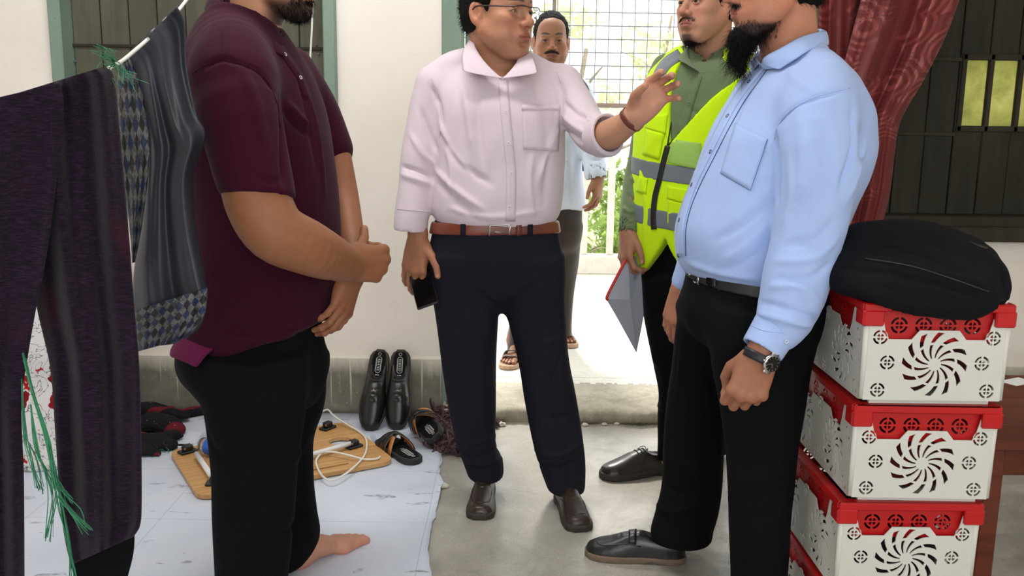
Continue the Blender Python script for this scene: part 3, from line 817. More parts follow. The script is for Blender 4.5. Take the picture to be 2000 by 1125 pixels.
    ml = np.exp(-((z + .0675 + .0) / .0016) ** 2) * (ay < .025) * (x > .08); c = blend(c, ml * .7, (70, 36, 32))
    bz = .0245 + .004 * np.sin(np.clip((ay - .012) / .04, 0, 1) * 2.6)
    brow = (1 - sm(((ay - .031) / .022) ** 2 + ((z - bz) / .0048) ** 2, .6, 1.1)) * (x > .05); c = blend(c, brow * .9, hair)
    # shaved or grown beard as hair colour of the skin
    jaw = sm(-z, .045, .075) * sm(x, -.012, .02) * (z > -.135) * (1 - lip)
    mous = np.exp(-(y / .030) ** 4 - ((z + .0495 + .12 * ay) / .0062) ** 2) * (x > .078)
    if stubble: c = blend(c, np.clip(jaw * (x > -.02) + mous, 0, 1) * stubble, (56, 48, 46))
    if beard == 'moustache': c = blend(c, np.clip(mous * 1.6, 0, 1), hair)
    if beard == 'goatee':
        c = blend(c, np.clip(mous * .75, 0, 1), hair); ch = np.exp(-(y / .024) ** 4) * sm(-z, .088, .100) * (x > .03); c = blend(c, ch * .9, hair)
    if beard == 'short': c = blend(c, np.clip(jaw * sm(-z, .07, .095) * .9 + mous, 0, 1), hair)
    if beard == 'long': c = blend(c, np.clip(sm(-z, .083, .098) * (x > .01) * (z > -.13) * (x > .04 - ay) * .95 + mous * 1.3, 0, 1), hair)
    lash = np.zeros(len(V))
    for sg in (-1, 1):
        rr_ = ((y - sg * .031) / .0150) ** 2 + ((z + .0014) / .0052) ** 2; lash += np.exp(-((rr_ - 1) / .35) ** 2) * (z > -.003) * (x > .07)
    c = blend(c, np.clip(lash, 0, 1) * .75, (38, 30, 28))
    out = [(pos + s * (V @ R.T), Fc, c)]
    # eyeballs with iris, part of the body
    g = nrm(gaze)
    for sg in (-1, 1):
        e = Solid().add(Ell((.0770, sg * .031, -.001), .0128)); v, f = e.surf(.0016)
        d = (v - np.array((.0770, sg * .031, -.001))) / .0128; an = d @ g
        cc = np.tile(np.asarray(lin((190, 176, 166))[:3])[None], (len(v), 1))
        cc = blend(cc, sm(an, .80, .84), (44, 28, 22)); cc = blend(cc, sm(an, .94, .955), (8, 7, 7))
        out.append((pos + s * (v @ R.T), f, cc))
    return out, (R, np.asarray(pos, float), s)
def to_world(fr, P): R, p, s = fr; return p + s * (np.asarray(P, float) @ R.T)
def hair_cap(fr, par, mat, style='short', wide=1.0, h=.004, thick=.010):
    S = Solid(); S.add(Ell((-.014, 0, .044), (.099 + thick, .075 * wide + thick, .089 + thick))); S.add(Ell((-.03, 0, -.005), (.082 + thick * .6, .068 * wide + thick * .6, .075)), .02)
    S.cut(Ell((.098, 0, -.015), (.078, .20, .098)), .012); S.cut(Half((0, 0, -.050), (0, 0, 1)), .01)
    for y in (-1, 1):
        S.cut(Ell((-.006, y * .086 * wide, -.012), (.027, .03, .040)), .006); S.cut(Ell((.01, y * .07, -.075), (.05, .06, .055)), .01)
    V, Fc = S.surf(h); V = relax(V, Fc, 1); N = normals(V, Fc); V = ripple(V, N, .0011, 40, 5, 8)
    o = obj('hair', mesh_from('hair', to_world(fr, V), Fc), mat, par)
    r = np.random.RandomState(4); k = r.choice(len(V), min(2600, len(V)), False)
    rt = to_world(fr, V[k]); dr = N[k] * .5 + np.array([-.55, 0, -.5]) + r.normal(size=(len(k), 3)) * .3
    strands(rt, dr @ fr[0].T, .013, .0006, o, mat, 'hair_strands', .4, r)
    return o
def strands(roots, dirs, length, rad, par, mat, name, jit=.3, r=None, curl=0.0, seg=3):
    r = r or np.random.RandomState(1); n = len(roots); d = dirs / (np.linalg.norm(dirs, axis=1)[:, None] + 1e-9)
    ln = (length if np.ndim(length) else np.full(n, length)) * (1 - jit + 2 * jit * r.rand(n) * .8)
    a = np.cross(d, r.normal(size=(n, 3))); a /= np.linalg.norm(a, axis=1)[:, None] + 1e-9; b = np.cross(d, a)
    V = []; bend = r.normal(size=(n, 3)) * curl
    for i in range(seg + 1):
        t = i / seg; c = roots + d * (ln * t)[:, None] + bend * (t * t * ln)[:, None] + (0 if curl == 0 else (np.sin(t * 9 + roots[:, :1] * 900) * a * (ln * .10)[:, None]) * (1 if curl > .2 else 0))
        w = rad * (1 - .8 * t)
        for k in range(3):
            q = 2.0944 * k; V.append(c + w * (a * math.cos(q) + b * math.sin(q)))
    V = np.stack(V, 1); m = (seg + 1) * 3; F = []
    base = np.arange(n)[:, None] * m
    for i in range(seg):
        for k in range(3): F.append(base + np.array([[i * 3 + k, i * 3 + (k + 1) % 3, i * 3 + 3 + (k + 1) % 3, i * 3 + 3 + k]]))
    F = np.concatenate(F); return obj(name, mesh_from(name, V.reshape(-1, 3), F), mat, par)
def hand(wrist, d, t, n, s=1.0, curl=None, spread=(.10, .02, -.06, -.16), thumb=None, wr=.028, arm=None, h=.0022, skin=(170, 120, 92), knuckle=0.0, cutp=()):
    """hand: d to the fingers, t to the thumb side, n out of the palm. arm = chain rows (point, radius) leading to the wrist"""
    d = nrm(d); n = nrm(np.asarray(n, float) - d * np.dot(n, d)); t0 = np.cross(n, d); t = t0 if np.dot(t0, t) > 0 else -t0
    B = np.column_stack([d, t, n]); w0 = np.asarray(wrist, float); L = lambda q: w0 + s * (B @ np.asarray(q, float))
    curl = curl or [(.25, .35, .25)] * 4
    S = Solid(); tips = []
    if arm: S.add(Chain([a[0] for a in arm] + [w0], [a[1] for a in arm] + [wr], n=4 * len(arm) + 4))
    kn = [(.092, .030, -.002), (.096, .009, -.005), (.091, -.0125, -.004), (.081, -.0315, 0)]
    S.add(Chain([L((-.012, 0, 0)), L((.03, .0, .0))], [wr, s * .026], (n, .78)), .02)
    for q, r0 in zip(kn, (.0128, .0130, .0125, .0118)): S.add(Chain([L((.012, q[1] * .55, .001)), L(q)], [s * .0165, s * r0]), .012)
    S.add(Ell(L((.050, 0, .003)), np.array((.045, .034, .013)) * s, B), .015)
    S.add(Ell(L((.036, .024, .010)), np.array((.034, .016, .014)) * s, B), .014); S.add(Ell(L((.040, -.026, .008)), np.array((.036, .013, .013)) * s, B), .012)
    ln = [(.042, .025, .021), (.046, .029, .022), (.042, .027, .021), (.033, .020, .019)]; ra = [(.0098, .0088, .0078), (.0100, .0090, .0080), (.0095, .0086, .0076), (.0084, .0075, .0067)]
    for i in range(4):
        p = np.array(kn[i]); a = 0.0; P = [L(p)]; rs = [s * (ra[i][0] + .0012)]
        for j in range(3):
            a += curl[i][j]; v = np.array([math.cos(a) * math.cos(spread[i]), math.sin(spread[i]) * max(.2, math.cos(a)), math.sin(a)])
            p = p + v * ln[i][j]; P.append(L(p)); rs.append(s * ra[i][j])
        S.add(Chain(P, rs), .0045)
        for q in P[1:3]: S.add(Ell(q, rs[1] * 1.06), .003)
        dv = np.array([-math.sin(a), 0, math.cos(a)]); tips.append((P[-1], B @ (-dv), rs[-1]))
        if knuckle: S.add(Ell(L(np.array(kn[i]) + (0, 0, -.004)), s * .0115), .008)
    th = thumb or [(.75, .62, .15), (.93, .35, .15), (.97, .2, .1)]
    p = np.array((.020, .024, .008)); P = [L(p)]
    for v, l in zip(th, (.042, .033, .027)): p = p + nrm(v) * l; P.append(L(p))
    S.add(Chain(P, [s * .0165, s * .0130, s * .0112, s * .0090]), .010)
    tips.append((P[-1], B @ nrm((0, .6, -.8)), s * .0090))
    for c_ in cutp: S.cut(c_)
    V, Fc = S.surf(h); V = relax(V, Fc, 1, .35); N = normals(V, Fc)
    c = np.tile(np.asarray(lin(skin)[:3])[None], (len(V), 1))
    palm = sm((N @ n), .1, .8) * sm((V - w0) @ d, -.01, .03); c = blend(c, palm * .35, (min(255, skin[0] + 34), skin[1] + 14, skin[2] + 10))
    for tp, dv, r_ in tips:
        q = V - tp; dn = np.linalg.norm(q - dv * r_ * .6, axis=1); c = blend(c, (1 - sm(dn, r_ * .6, r_ * .95)) * (N @ dv > .45) * .5, (min(255, skin[0] + 40), skin[1] + 34, skin[2] + 30))
    for i in range(4):
        dn = np.linalg.norm(V - L(np.array(kn[i]) + (0, 0, -.012)), axis=1); c = blend(c, (1 - sm(dn, .004, .014)) * .22, (skin[0] - 40, skin[1] - 38, skin[2] - 34))
    return (V, Fc, c), tips
def inner_body(parts, skin, h=.014):
    """the rest of the body under the clothes"""
    S = Solid()
    for rows in parts: S.add(Chain([r[0] for r in rows], [r[1] for r in rows], n=max(6, 4 * len(rows))), .03)
    V, Fc = S.surf(h); return (relax(V, Fc, 1), Fc, np.asarray(lin(skin)[:3]))
def collar(par, mat, fold, edge, low, name='collar', thick=.003, bulge=.004):
    """shirt collar: stand from low to fold, fall from fold to edge; rows are lists of px, py, Y"""
    n = 22; A = [smooth_pts([W(*p) for p in q], n) for q in (low, fold, edge)]
    rows = [A[0], A[0] * .4 + A[1] * .6, A[1], A[1] * .6 + A[2] * .4, A[2]]
    c = (A[0] + A[1]).mean(0) / 2
    for r in rows[3:4]:
        d = r - c; r += d / (np.linalg.norm(d, axis=1)[:, None] + 1e-9) * bulge
    V = np.concatenate(rows); F = [(i * n + j, i * n + j + 1, (i + 1) * n + j + 1, (i + 1) * n + j) for i in range(4) for j in range(n - 1)]
    me = mesh_from(name, V, F); o = obj(name, me, mat, par); solid(o, thick, 1); return o
def shoe_solid(L=.28, wid=1.0, toe='round', height=1.0, open_=True, sole=.022, mule=False):
    xs = np.array([-.002, .006, .02, .05, .09, .13, .17, .205, .235, .258, .272, .280]) * L / .28
    if toe == 'square': ws = np.array([.012, .024, .032, .036, .035, .036, .041, .045, .045, .042, .036, .020])
    elif toe == 'point': ws = np.array([.012, .024, .031, .034, .034, .037, .043, .044, .040, .033, .025, .012])
    else: ws = np.array([.012, .024, .032, .036, .036, .038, .044, .047, .045, .038, .028, .012])
    hs = np.array([.066, .072, .074, .074, .076, .082, .072, .058, .048, .042, .036, .024]) * height
    if mule: hs = np.array([.020, .022, .024, .028, .040, .062, .066, .056, .046, .040, .034, .022]) * height
    ws = ws * wid
    def up(X, Y, Z):
        xx = np.ravel(X); g = lambda t: np.interp(xx, xs, t).reshape(np.shape(X))
        w, t = g(ws), g(hs); k = (np.abs(Y / w) ** 2.4 + np.abs((Z - .004) / t) ** 2.4) ** (1 / 2.4)
        d = (k - 1) * np.minimum(w, t) * .9
        return np.maximum(d, np.maximum(xs[0] - X, X - xs[-1]))
    U = Solid().add(Fn(up, (-.01, -.06, -.01), (L + .01, .06, .10))).keep(Half((0, 0, sole * .6), (0, 0, -1)), .004)
    if open_ and not mule: U.cut(Chain([(.035 * L / .28, 0, .085), (.085 * L / .28, 0, .10)], [.028, .030]), .006)
    if mule: U.cut(Chain([(.0, 0, .035), (.045, 0, .038), (.085, 0, .050)], [.024, .028, .027]), .004)
    def so(X, Y, Z):
        xx = np.ravel(X); w = np.interp(xx, xs, ws).reshape(np.shape(X)) + .003
        d = np.maximum(np.abs(Y) - w, np.maximum(xs[0] - .004 - X, X - xs[-1] - .004))
        arch = .006 * np.exp(-((X - .095) / .018) ** 2)
        return np.maximum(d, np.maximum(arch - Z, Z - sole))
    Sx = Solid().add(Fn(so, (-.012, -.06, -.002), (L + .012, .06, sole + .004)))
    return U, Sx
def place(V, heel, yaw, pitch=0.0):
    R = np.array(Matrix.Rotation(yaw, 3, 'Z') @ Matrix.Rotation(-pitch, 3, 'Y')); return np.asarray(V) @ R.T + np.asarray(heel)
def worn_shoe(par, heel, yaw, mat, solemat, L=.28, wid=1.0, toe='round', seam=None, strap=False, laces=False, sole=.022, height=1.0, apron=True):
    U, Sx = shoe_solid(L, wid, toe, height, True, sole); V, Fc = U.surf(.0034); V = relax(V, Fc, 2)
    N = normals(V, Fc)
    V = crease(V, N, [([(.165 * L / .28, -.04, .055), (.168 * L / .28, 0, .075), (.165 * L / .28, .04, .055)], .004, -.0025), ([(.18 * L / .28, -.04, .045), (.184 * L / .28, 0, .07), (.18 * L / .28, .04, .045)], .0035, -.002)])
    sh = obj('shoe', mesh_from('shoe', place(V, heel, yaw), Fc), mat, par)
    bv = BVHTree.FromPolygons([tuple(v) for v in V], [tuple(int(i) for i in f) for f in Fc])
    def down(x, y):
        r = bv.ray_cast(Vector((x, y, .2)), Vector((0, 0, -1))); return np.array(r[0]) if r[0] is not None else np.array((x, y, sole))
    V2, F2 = Sx.surf(.004); obj('sole', mesh_from('sole', place(relax(V2, F2, 1, .3), heel, yaw), F2), solemat, sh)
    if apron:
        k = L / .28; pts = [down(x * k, y * wid) for x, y in ((.125, .033), (.17, .033), (.21, .032), (.238, .026), (.249, .012), (.251, 0), (.249, -.012), (.238, -.026), (.21, -.032), (.17, -.033), (.125, -.033))]
        MB().tube(place(smooth_pts(pts, 40), heel, yaw), .0019, 6).build('apron_seam', seam or mat, sh, True)
    if strap:
        k = L / .28; rows = []
        for x in (.138, .146, .154, .160): rows.append([down(x * k, y) + (0, 0, .0022) for y in np.linspace(-.034, .034, 15)])
        V3 = place(np.array(rows).reshape(-1, 3), heel, yaw); F3 = [(i * 15 + j, i * 15 + j + 1, (i + 1) * 15 + j + 1, (i + 1) * 15 + j) for i in range(3) for j in range(14)]
        solid(obj('strap', mesh_from('strap', V3, F3), mat, sh), .003)
    if laces:
        for i, x in enumerate((.118, .132, .146)):
            p = [down(x * L / .28 + .004, y) + (0, 0, .002) for y in np.linspace(-.02, .02, 7)]; MB().tube(place(np.array(p), heel, yaw), .0016, 6).build('lace', 'lace_dark', sh, True)
        b = down(.112 * L / .28, 0)
        for sg in (-1, 1):
            q = smooth_pts([b, b + (.0, sg * .012, .012), b + (.012, sg * .028, .004), b + (.02, sg * .022, -.012), b + (.008, sg * .008, .0)], 18); MB().tube(place(q, heel, yaw), .0014, 6).build('lace', 'lace_dark', sh, True)
            q = smooth_pts([b, b + (.012, sg * .02, .0), b + (.02, sg * .034, -.02), b + (.028, sg * .038, -.034)], 12); MB().tube(place(q, heel, yaw), .0014, 6).build('lace', 'lace_dark', sh, True)
    return sh
def belt_ring(S, p, n, h, grow, hv=.004):
    """belt: a band of the trousers' own waist, a little proud"""
    T = Solid(); T.ops = list(S.ops); T.grow(grow).keep(Slab(p, n, h), .003); T.box(np.array((-9, -9, p[2] - .12)), np.array((9, 9, p[2] + .12)))
    V, Fc = T.surf(hv); return relax(V, Fc, 1), Fc
SKIN = 'skin'
attr_mat('skin'); attr_mat('skin_smooth', .5, .08, 300, .12)
pm('lace_dark', (38, 30, 26), .8)
pm('hair_black', (16, 14, 14), .8, .2, 60, .4, 400, .001, spec=.15); pm('beard_black', (18, 16, 15), .8, .3, 60, .4, 400, .001, spec=.15)
def leather(name, rgb, rough=.32):
    t = NT(name); n = t.noise(9, 5); vo = t.new('ShaderNodeTexVoronoi'); vo.inputs['Scale'].default_value = 420; t.link(t.tc.outputs['Object'], vo.inputs['Vector'])
    c = lin(rgb); col = t.ramp(n.outputs[0], [(.3, tuple(x * .7 for x in c[:3]) + (1,)), (.7, tuple(min(1, x * 1.3) for x in c[:3]) + (1,))])
    rg = t.ramp(n.outputs[0], [(.3, (rough + .14,) * 3 + (1,)), (.7, (rough - .06,) * 3 + (1,))])
    return t.out(col, rg, t.bump(vo.outputs[0], .12, .0008), spec=.5)
leather('leather_brown', (46, 34, 29)); leather('leather_black', (17, 18, 19), .3); leather('leather_dark', (34, 29, 27)); leather('belt_brown', (112, 52, 36), .35); leather('belt_black', (24, 24, 27), .45)
pm('sole_dark', (48, 42, 38), .7); pm('sole_tan', (112, 94, 78), .75, .15, 40, .3, 90)
pm('steel', (186, 184, 178), .28, .05, metal=1.0); pm('chrome', (205, 205, 206), .15, .03, metal=1.0)

# ================================================================== clothes
fabric('shirt_pink', (206, 190, 198), .8, .03, 1100, .10, .55, (13, 13, 6))
fabric('trousers_navy', (29, 30, 40), .88, .10, 900, .15, .35, (8, 8, 4), .0)
fabric('shirt_blue', (164, 186, 232), .8, .04, 1100, .10, .75, (13, 13, 8))
fabric('trousers_black', (11, 12, 15), .9, .12, 800, .15, .35, (8, 8, 4), .0)
fabric('shirt_olive', (108, 124, 90), .85, .08, 900, .12, .45, (14, 14, 9))
fabric('vest_yellow', (210, 252, 24), .75, .03, 700, .25, .25, (8, 8, 6), .1)
fabric('vest_stripe', (118, 126, 132), .5, .04, 500, .2, .2, (8, 8, 6), .1)
fabric('polo_maroon', (54, 10, 31), .9, .10, 1400, .22, .35, (9, 9, 6), .04)
fabric('polo_inside', (104, 26, 70), .85, .08, 1400, .2, .3, (9, 9, 6), .05)
fabric('shirt_pale', (196, 204, 222), .85, .05, 900, .1, .4, (12, 12, 8))
fabric('trousers_brown', (52, 44, 42), .9, .12, 800, .15, .5, (12, 12, 4), .2)
pm('stitch_blue', (52, 66, 110), .7); pm('button_pearl', (214, 204, 208), .3, .05); pm('button_navy', (52, 60, 92), .35); pm('button_white', (206, 216, 230), .3); pm('button_olive', (120, 138, 116), .35)
pm('zip_black', (22, 22, 24), .6); pm('strap_olive', (92, 88, 66), .85, .1, 30, .2, 300)
def clear_plastic():
    t = NT('clear_plastic'); n = t.noise(28, 4, .6); t.b.inputs['IOR'].default_value = 1.2
    return t.out((.78, .95, .45, 1), .12, t.bump(n.outputs[0], .6, .004), trans=.75, spec=.6)
clear_plastic()

# ------------------------------------------------------------------ man in the pink shirt
def man_pink():
    Yb = 2.90; phi = -math.pi / 2 + .06; skin = (176, 124, 96)
    base = G(1015, 985); P = thing('person', base, 'man in pink shirt and glasses, arm raised, phone in lowered hand', 'person', 'standing men')
    # body: head, both arms with hands, hidden rest
    hp = W(973, 28, 2.89)
    neck = [W(972, 118, 2.93), W(972, 175, 2.95)]
    pieces, fr = head(hp, -math.pi / 2 + math.radians(50), neck, skin, pitch=.02, s=1.10, neck_r=.062, stubble=.16, hair=(40, 36, 36), gaze=(.95, .1, -.05), wide=.98, jowl=.004)
    aR = [(W(815, 400, 2.86), .036), (W(815, 440, 2.855), .031)]
    hR, tR = hand(W(816, 468, 2.85), W(805, 560, 2.84) - W(816, 468, 2.85), (1, -.25, 0), (.45, 1, 0), 1.05, [(.30, .40, .25), (.28, .40, .25), (.25, .4, .25), (.2, .35, .25)], (.02, -.02, -.06, -.12),
                  thumb=[(.60, .80, -.25), (.78, .62, -.12), (.95, .30, -.05)], wr=.0275, arm=aR, skin=(156, 104, 76))  # lowered hand takes a darker skin tone, its shade put into the colour
    aL = [(W(1168, 268, 2.735), .038), (W(1192, 262, 2.68), .043), (W(1222, 243, 2.63), .035)]
    wl = W(1243, 225, 2.60)
    hL, tL = hand(wl, W(1290, 168, 2.57) - wl, (-.55, -.35, .62), (-.05, -1, .12), 1.02, [(.70, .35, .2), (.62, .40, .25), (.58, .42, .25), (.55, .45, .3)], (-.20, -.28, -.36, -.66),
                  thumb=[(.60, .28, .75), (.70, -.05, .70), (.80, -.15, .58)], wr=.030, arm=aL, skin=(184, 134, 106))
    w = lambda a, b, y, r: (W(a, b, y), r)
    rest = inner_body([[w(972, 190, 2.93, .10), w(972, 300, 2.91, .10), w(970, 480, 2.91, .10)], [w(965, 520, 2.91, .09), w(905, 560, 2.91, .06), w(920, 760, 2.92, .04), w(945, 930, 2.98, .035)],
                       [w(975, 520, 2.91, .09), w(1040, 560, 2.91, .06), w(1075, 760, 2.91, .04), w(1105, 945, 2.93, .035)], [w(855, 165, 2.92, .04), w(822, 300, 2.91, .035), w(814, 410, 2.87, .03)],
                       [w(1096, 165, 2.93, .032), w(1147, 247, 2.81, .032), w(1172, 266, 2.735, .036)], [w(860, 165, 2.93, .04), w(972, 150, 2.95, .05), w(1085, 160, 2.93, .04)]], skin)
    obj('body', merge(pieces + [hR, hL, rest]), SKIN, P)
    hair_cap(fr, P, 'hair_black', thick=.008)
    # spectacles: half rim, dark temple arms
    gl = MB(); fw = lambda p: to_world(fr, p)
    for sg in (-1, 1): gl.tube([fw(q) for q in smooth_pts([(.103, sg * .052, .006), (.060, sg * .076, .010), (.0, sg * .084, .014), (-.02, sg * .083, .006)], 14)], .0022, 6, flat=None)
    for sg in (-1, 1): gl.tube([fw(q) for q in smooth_pts([(.104, sg * .052, .008), (.112, sg * .034, .011), (.116, sg * .012, .009)], 10)], .0018, 6)
    gl.tube([fw(q) for q in smooth_pts([(.116, -.012, .008), (.120, 0, .009), (.116, .012, .008)], 7)], .0015, 6)
    g = gl.build('spectacles', 'glasses_frame', P, True)
    for sg in (-1, 1):
        o = [(.104, sg * .052, .007), (.115, sg * .012, .008), (.114, sg * .013, -.012), (.109, sg * .030, -.020), (.103, sg * .049, -.013)]
        q = smooth_pts(o + [o[0]], 21)[:-1]; V = [fw(x) for x in q] + [fw(np.mean(o, 0) + (.003, 0, 0))]
        le = obj('lens', mesh_from('lens', V, [(i, (i + 1) % 20, 20) for i in range(20)]), 'lens_glass', g); solid(le, .0015)
    # shirt
    S = Solid(); S.add(VLoft([K(124, 925, 1020, .060, 2.95), K(142, 884, 1060, .085, 2.94), K(170, 856, 1096, .11, 2.93), K(210, 852, 1103, .125, 2.91), K(260, 852, 1104, .13, 2.90), K(320, 850, 1103, .135, 2.895), K(375, 845, 1100, .14, 2.89), K(410, 844, 1096, .143, 2.89), K(428, 850, 1088, .138, 2.89), K(440, 860, 1078, .125, 2.89)], phi, 2.25))
    S.add(C([(925, 116, 2.95, .042), (885, 133, 2.94, .05), (850, 158, 2.93, .052)], 8), .04); S.add(C([(1022, 124, 2.95, .040), (1065, 147, 2.93, .045), (1098, 168, 2.92, .053)], 8), .04)
    S.add(C([(848, 170, 2.93, .058), (832, 225, 2.92, .057), (820, 300, 2.90, .058), (814, 335, 2.89, .055), (808, 390, 2.87, .052), (803, 425, 2.86, .053), (801, 452, 2.855, .053)], 14), .022)
    S.add(C([(1098, 165, 2.92, .060), (1122, 205, 2.87, .060), (1148, 248, 2.80, .060), (1172, 266, 2.735, .058), (1188, 263, 2.70, .058)], 12), .022)
    # hollow neck and cuffs
    S.cut(C([(968, 85, 2.93, .062), (972, 130, 2.92, .060), (977, 142, 2.865, .020)], 6), .006)
    S.cut(C([(802, 440, 2.856, .044), (800, 500, 2.85, .046)]), .003)
    ax = nrm(W(1215, 250, 2.64) - W(1150, 272, 2.76)); pc = W(1189, 262, 2.695)
    S.cut(Chain([pc - ax * .015, pc + ax * .2], [.050, .060]), .003)
    bx = Fn(lambda X, Y, Z: np.maximum(-((X - pc[0]) * ax[0] + (Y - pc[1]) * ax[1] + (Z - pc[2]) * ax[2]), np.sqrt((X - pc[0]) ** 2 + (Y - pc[1]) ** 2 + (Z - pc[2]) ** 2) - .09))
    bx.lo = pc - .1; bx.hi = pc + .1; S.cut(bx, .003)
    wz = W(802, 452, 2.855); b2 = Fn(lambda X, Y, Z: np.maximum((Z - wz[2]) + (X - wz[0]) * .10, X - (wz[0] + .085))); b2.lo = wz - .2; b2.hi = wz + (.12, .2, .02); S.cut(b2, .003)
    folds = [([(858, 235), (880, 290), (925, 345)], .010, .006), ([(862, 262), (900, 320), (960, 360)], .012, -.006), ([(850, 330), (890, 370), (945, 410)], .010, .006), ([(850, 352), (890, 392), (930, 425)], .012, -.005),
             ([(905, 165), (915, 230), (925, 300)], .014, .005), ([(930, 170), (935, 240), (945, 330)], .012, -.004), ([(1040, 300), (1035, 360), (1042, 425)], .010, .004), ([(1060, 210), (1070, 300), (1060, 410)], .014, -.004),
             ([(1095, 235), (1070, 300), (1050, 360)], .011, .005), ([(785, 325), (812, 332), (847, 345)], .006, -.007), ([(783, 340), (812, 350), (845, 362)], .010, .005), ([(820, 210), (838, 260), (856, 300)], .010, -.005), ([(800, 260), (825, 300), (850, 322)], .010, .004),
             ([(1100, 200), (1130, 225), (1165, 232)], .010, -.006), ([(1098, 225), (1125, 248), (1150, 262)], .010, .006), ([(1095, 245), (1125, 268), (1150, 280)], .010, -.006), ([(1085, 150), (1100, 185), (1098, 225)], .012, -.004), ([(840, 165), (858, 205), (862, 245)], .010, -.006),
             ([(875, 405), (960, 425), (1060, 412)], .010, .004), ([(1140, 215), (1160, 250), (1165, 290)], .008, .006), ([(1152, 222), (1172, 255), (1178, 292)], .008, -.004), ([(870, 280), (882, 330), (880, 390)], .012, .004)]
    V, Fc = cloth(S, .0058, rip=(.0014, 5), seed=3, px_folds=folds); sf = Surf(V, Fc)
    sh = obj('shirt', mesh_from('shirt', V, Fc), 'shirt_pink', P)
    lay_grid(sf, 'placket', strip_grid([(982, 158), (987, 219), (993, 280), (998, 340), (997, 432)], 9.5, 40, 4), .0016, 'shirt_pink', sh, .0022)
    for x, y in ((988, 219), (993, 280), (999, 339), (995, 405)): lay_button(sf, x, y, .0058, 'button_pearl', sh)
    lay_grid(sf, 'pocket', quad_grid((1019, 206), (1094, 206), (1090, 296), (1022, 292), 12, 12), .0016, 'shirt_pink', sh, .0022)
    lay_grid(sf, 'pocket_hem', quad_grid((1019, 205), (1094, 205), (1094, 216), (1019, 216), 3, 12), .003, 'shirt_pink', sh, .0016)
    lay_tube(sf, 'cuff_seam', [(776, 408), (800, 410), (838, 414)], .0012, 'shirt_pink', sh); lay_tube(sf, 'sleeve_seam', [(842, 150), (856, 190), (862, 240), (858, 270)], .0012, 'shirt_pink', sh); lay_tube(sf, 'sleeve_seam', [(1088, 140), (1100, 180), (1099, 230)], .0012, 'shirt_pink', sh)
    # rolled cuff on the raised arm
    cu = Solid().add(Chain([pc - ax * .055, pc - ax * .002], [.0615, .0635])).cut(Chain([pc - ax * .2, pc + ax * .2], .0505), .002)
    b3 = Fn(lambda X, Y, Z: np.abs((X - pc[0]) * ax[0] + (Y - pc[1]) * ax[1] + (Z - pc[2]) * ax[2] + .026) - .028); cu.keep(b3, .006)
    v, f = cu.surf(.0045); v = relax(v, f, 1); v = ripple(v, normals(v, f), .0016, 8, 2); obj('rolled_cuff', mesh_from('rolled_cuff', v, f), 'shirt_pink', sh)
    collar(sh, 'shirt_pink', [(981, 153, 2.785), (962, 135, 2.80), (940, 108, 2.835), (926, 80, 2.89), (930, 66, 2.96), (960, 60, 3.01)], [(901, 139, 2.775), (901, 122, 2.80), (902, 106, 2.84), (908, 92, 2.90), (918, 84, 2.98), (960, 80, 3.03)], [(981, 157, 2.80), (960, 145, 2.815), (938, 128, 2.85), (925, 110, 2.90), (932, 100, 2.96), (960, 95, 3.0)])
    collar(sh, 'shirt_pink', [(981, 153, 2.785), (996, 136, 2.80), (1008, 118, 2.825), (1013, 100, 2.88), (1008, 80, 2.96), (960, 60, 3.01)], [(1054, 143, 2.775), (1047, 124, 2.80), (1040, 108, 2.84), (1034, 98, 2.90), (1018, 88, 2.98), (960, 80, 3.03)], [(983, 158, 2.80), (1000, 146, 2.815), (1018, 132, 2.845), (1018, 114, 2.90), (1010, 102, 2.96), (960, 95, 3.0)])
    # trousers
    T = Solid(); T.add(VLoft([K(428, 850, 1086, .128, 2.89), K(450, 845, 1090, .13, 2.89), K(500, 836, 1098, .138, 2.90), K(540, 840, 1098, .130, 2.91), K(570, 862, 1082, .105, 2.91), K(592, 905, 1045, .06, 2.91), K(604, 950, 1005, .03, 2.91)], phi, 2.2))
    LR = [K(500, 836, 985, .12, 2.90), K(560, 840, 982, .115, 2.91), K(600, 848, 975, .105, 2.91), K(700, 862, 970, .095, 2.92), K(800, 877, 968, .085, 2.93), K(860, 890, 968, .08, 2.95), K(900, 905, 982, .085, 2.97), K(927, 914, 984, .085, 2.97)]
    LL = [K(500, 985, 1098, .12, 2.90), K(560, 982, 1102, .115, 2.90), K(600, 985, 1104, .105, 2.90), K(700, 1010, 1112, .095, 2.90), K(780, 1024, 1126, .088, 2.90), K(850, 1038, 1138, .082, 2.90), K(905, 1052, 1143, .085, 2.91), K(955, 1069, 1142, .085, 2.91)]
    T.add(VLoft(LR, phi), .03); T.add(VLoft(LL, phi), .03)
    fT = [([(905, 480), (903, 600), (915, 760), (945, 920)], .006, .0045), ([(1040, 480), (1047, 600), (1075, 760), (1105, 945)], .006, .0045), ([(978, 470), (979, 540), (980, 595)], .006, -.003), ([(920, 560), (950, 585), (975, 600)], .012, -.005), ([(1040, 560), (1005, 585), (982, 602)], .012, -.005),
          ([(895, 880), (930, 895), (980, 870)], .008, -.006), ([(905, 900), (940, 908), (982, 895)], .008, .006), ([(890, 850), (925, 865), (968, 850)], .010, .005), ([(1050, 905), (1090, 915), (1140, 890)], .009, -.006), ([(1045, 880), (1090, 890), (1138, 865)], .009, .005), ([(1100, 690), (1085, 730), (1070, 770)], .010, -.005), ([(850, 470), (846, 520), (852, 560)], .005, -.004), ([(1090, 480), (1096, 520), (1090, 560)], .005, -.004),
          ([(1105, 640), (1090, 660), (1060, 670)], .010, .004), ([(1125, 800), (1095, 815), (1060, 815)], .011, -.004)]
    V, Fc = cloth(T, .006, rip=(.0016, 4), seed=8, aniso=(1, 1, .5), px_folds=fT); tf = Surf(V, Fc)
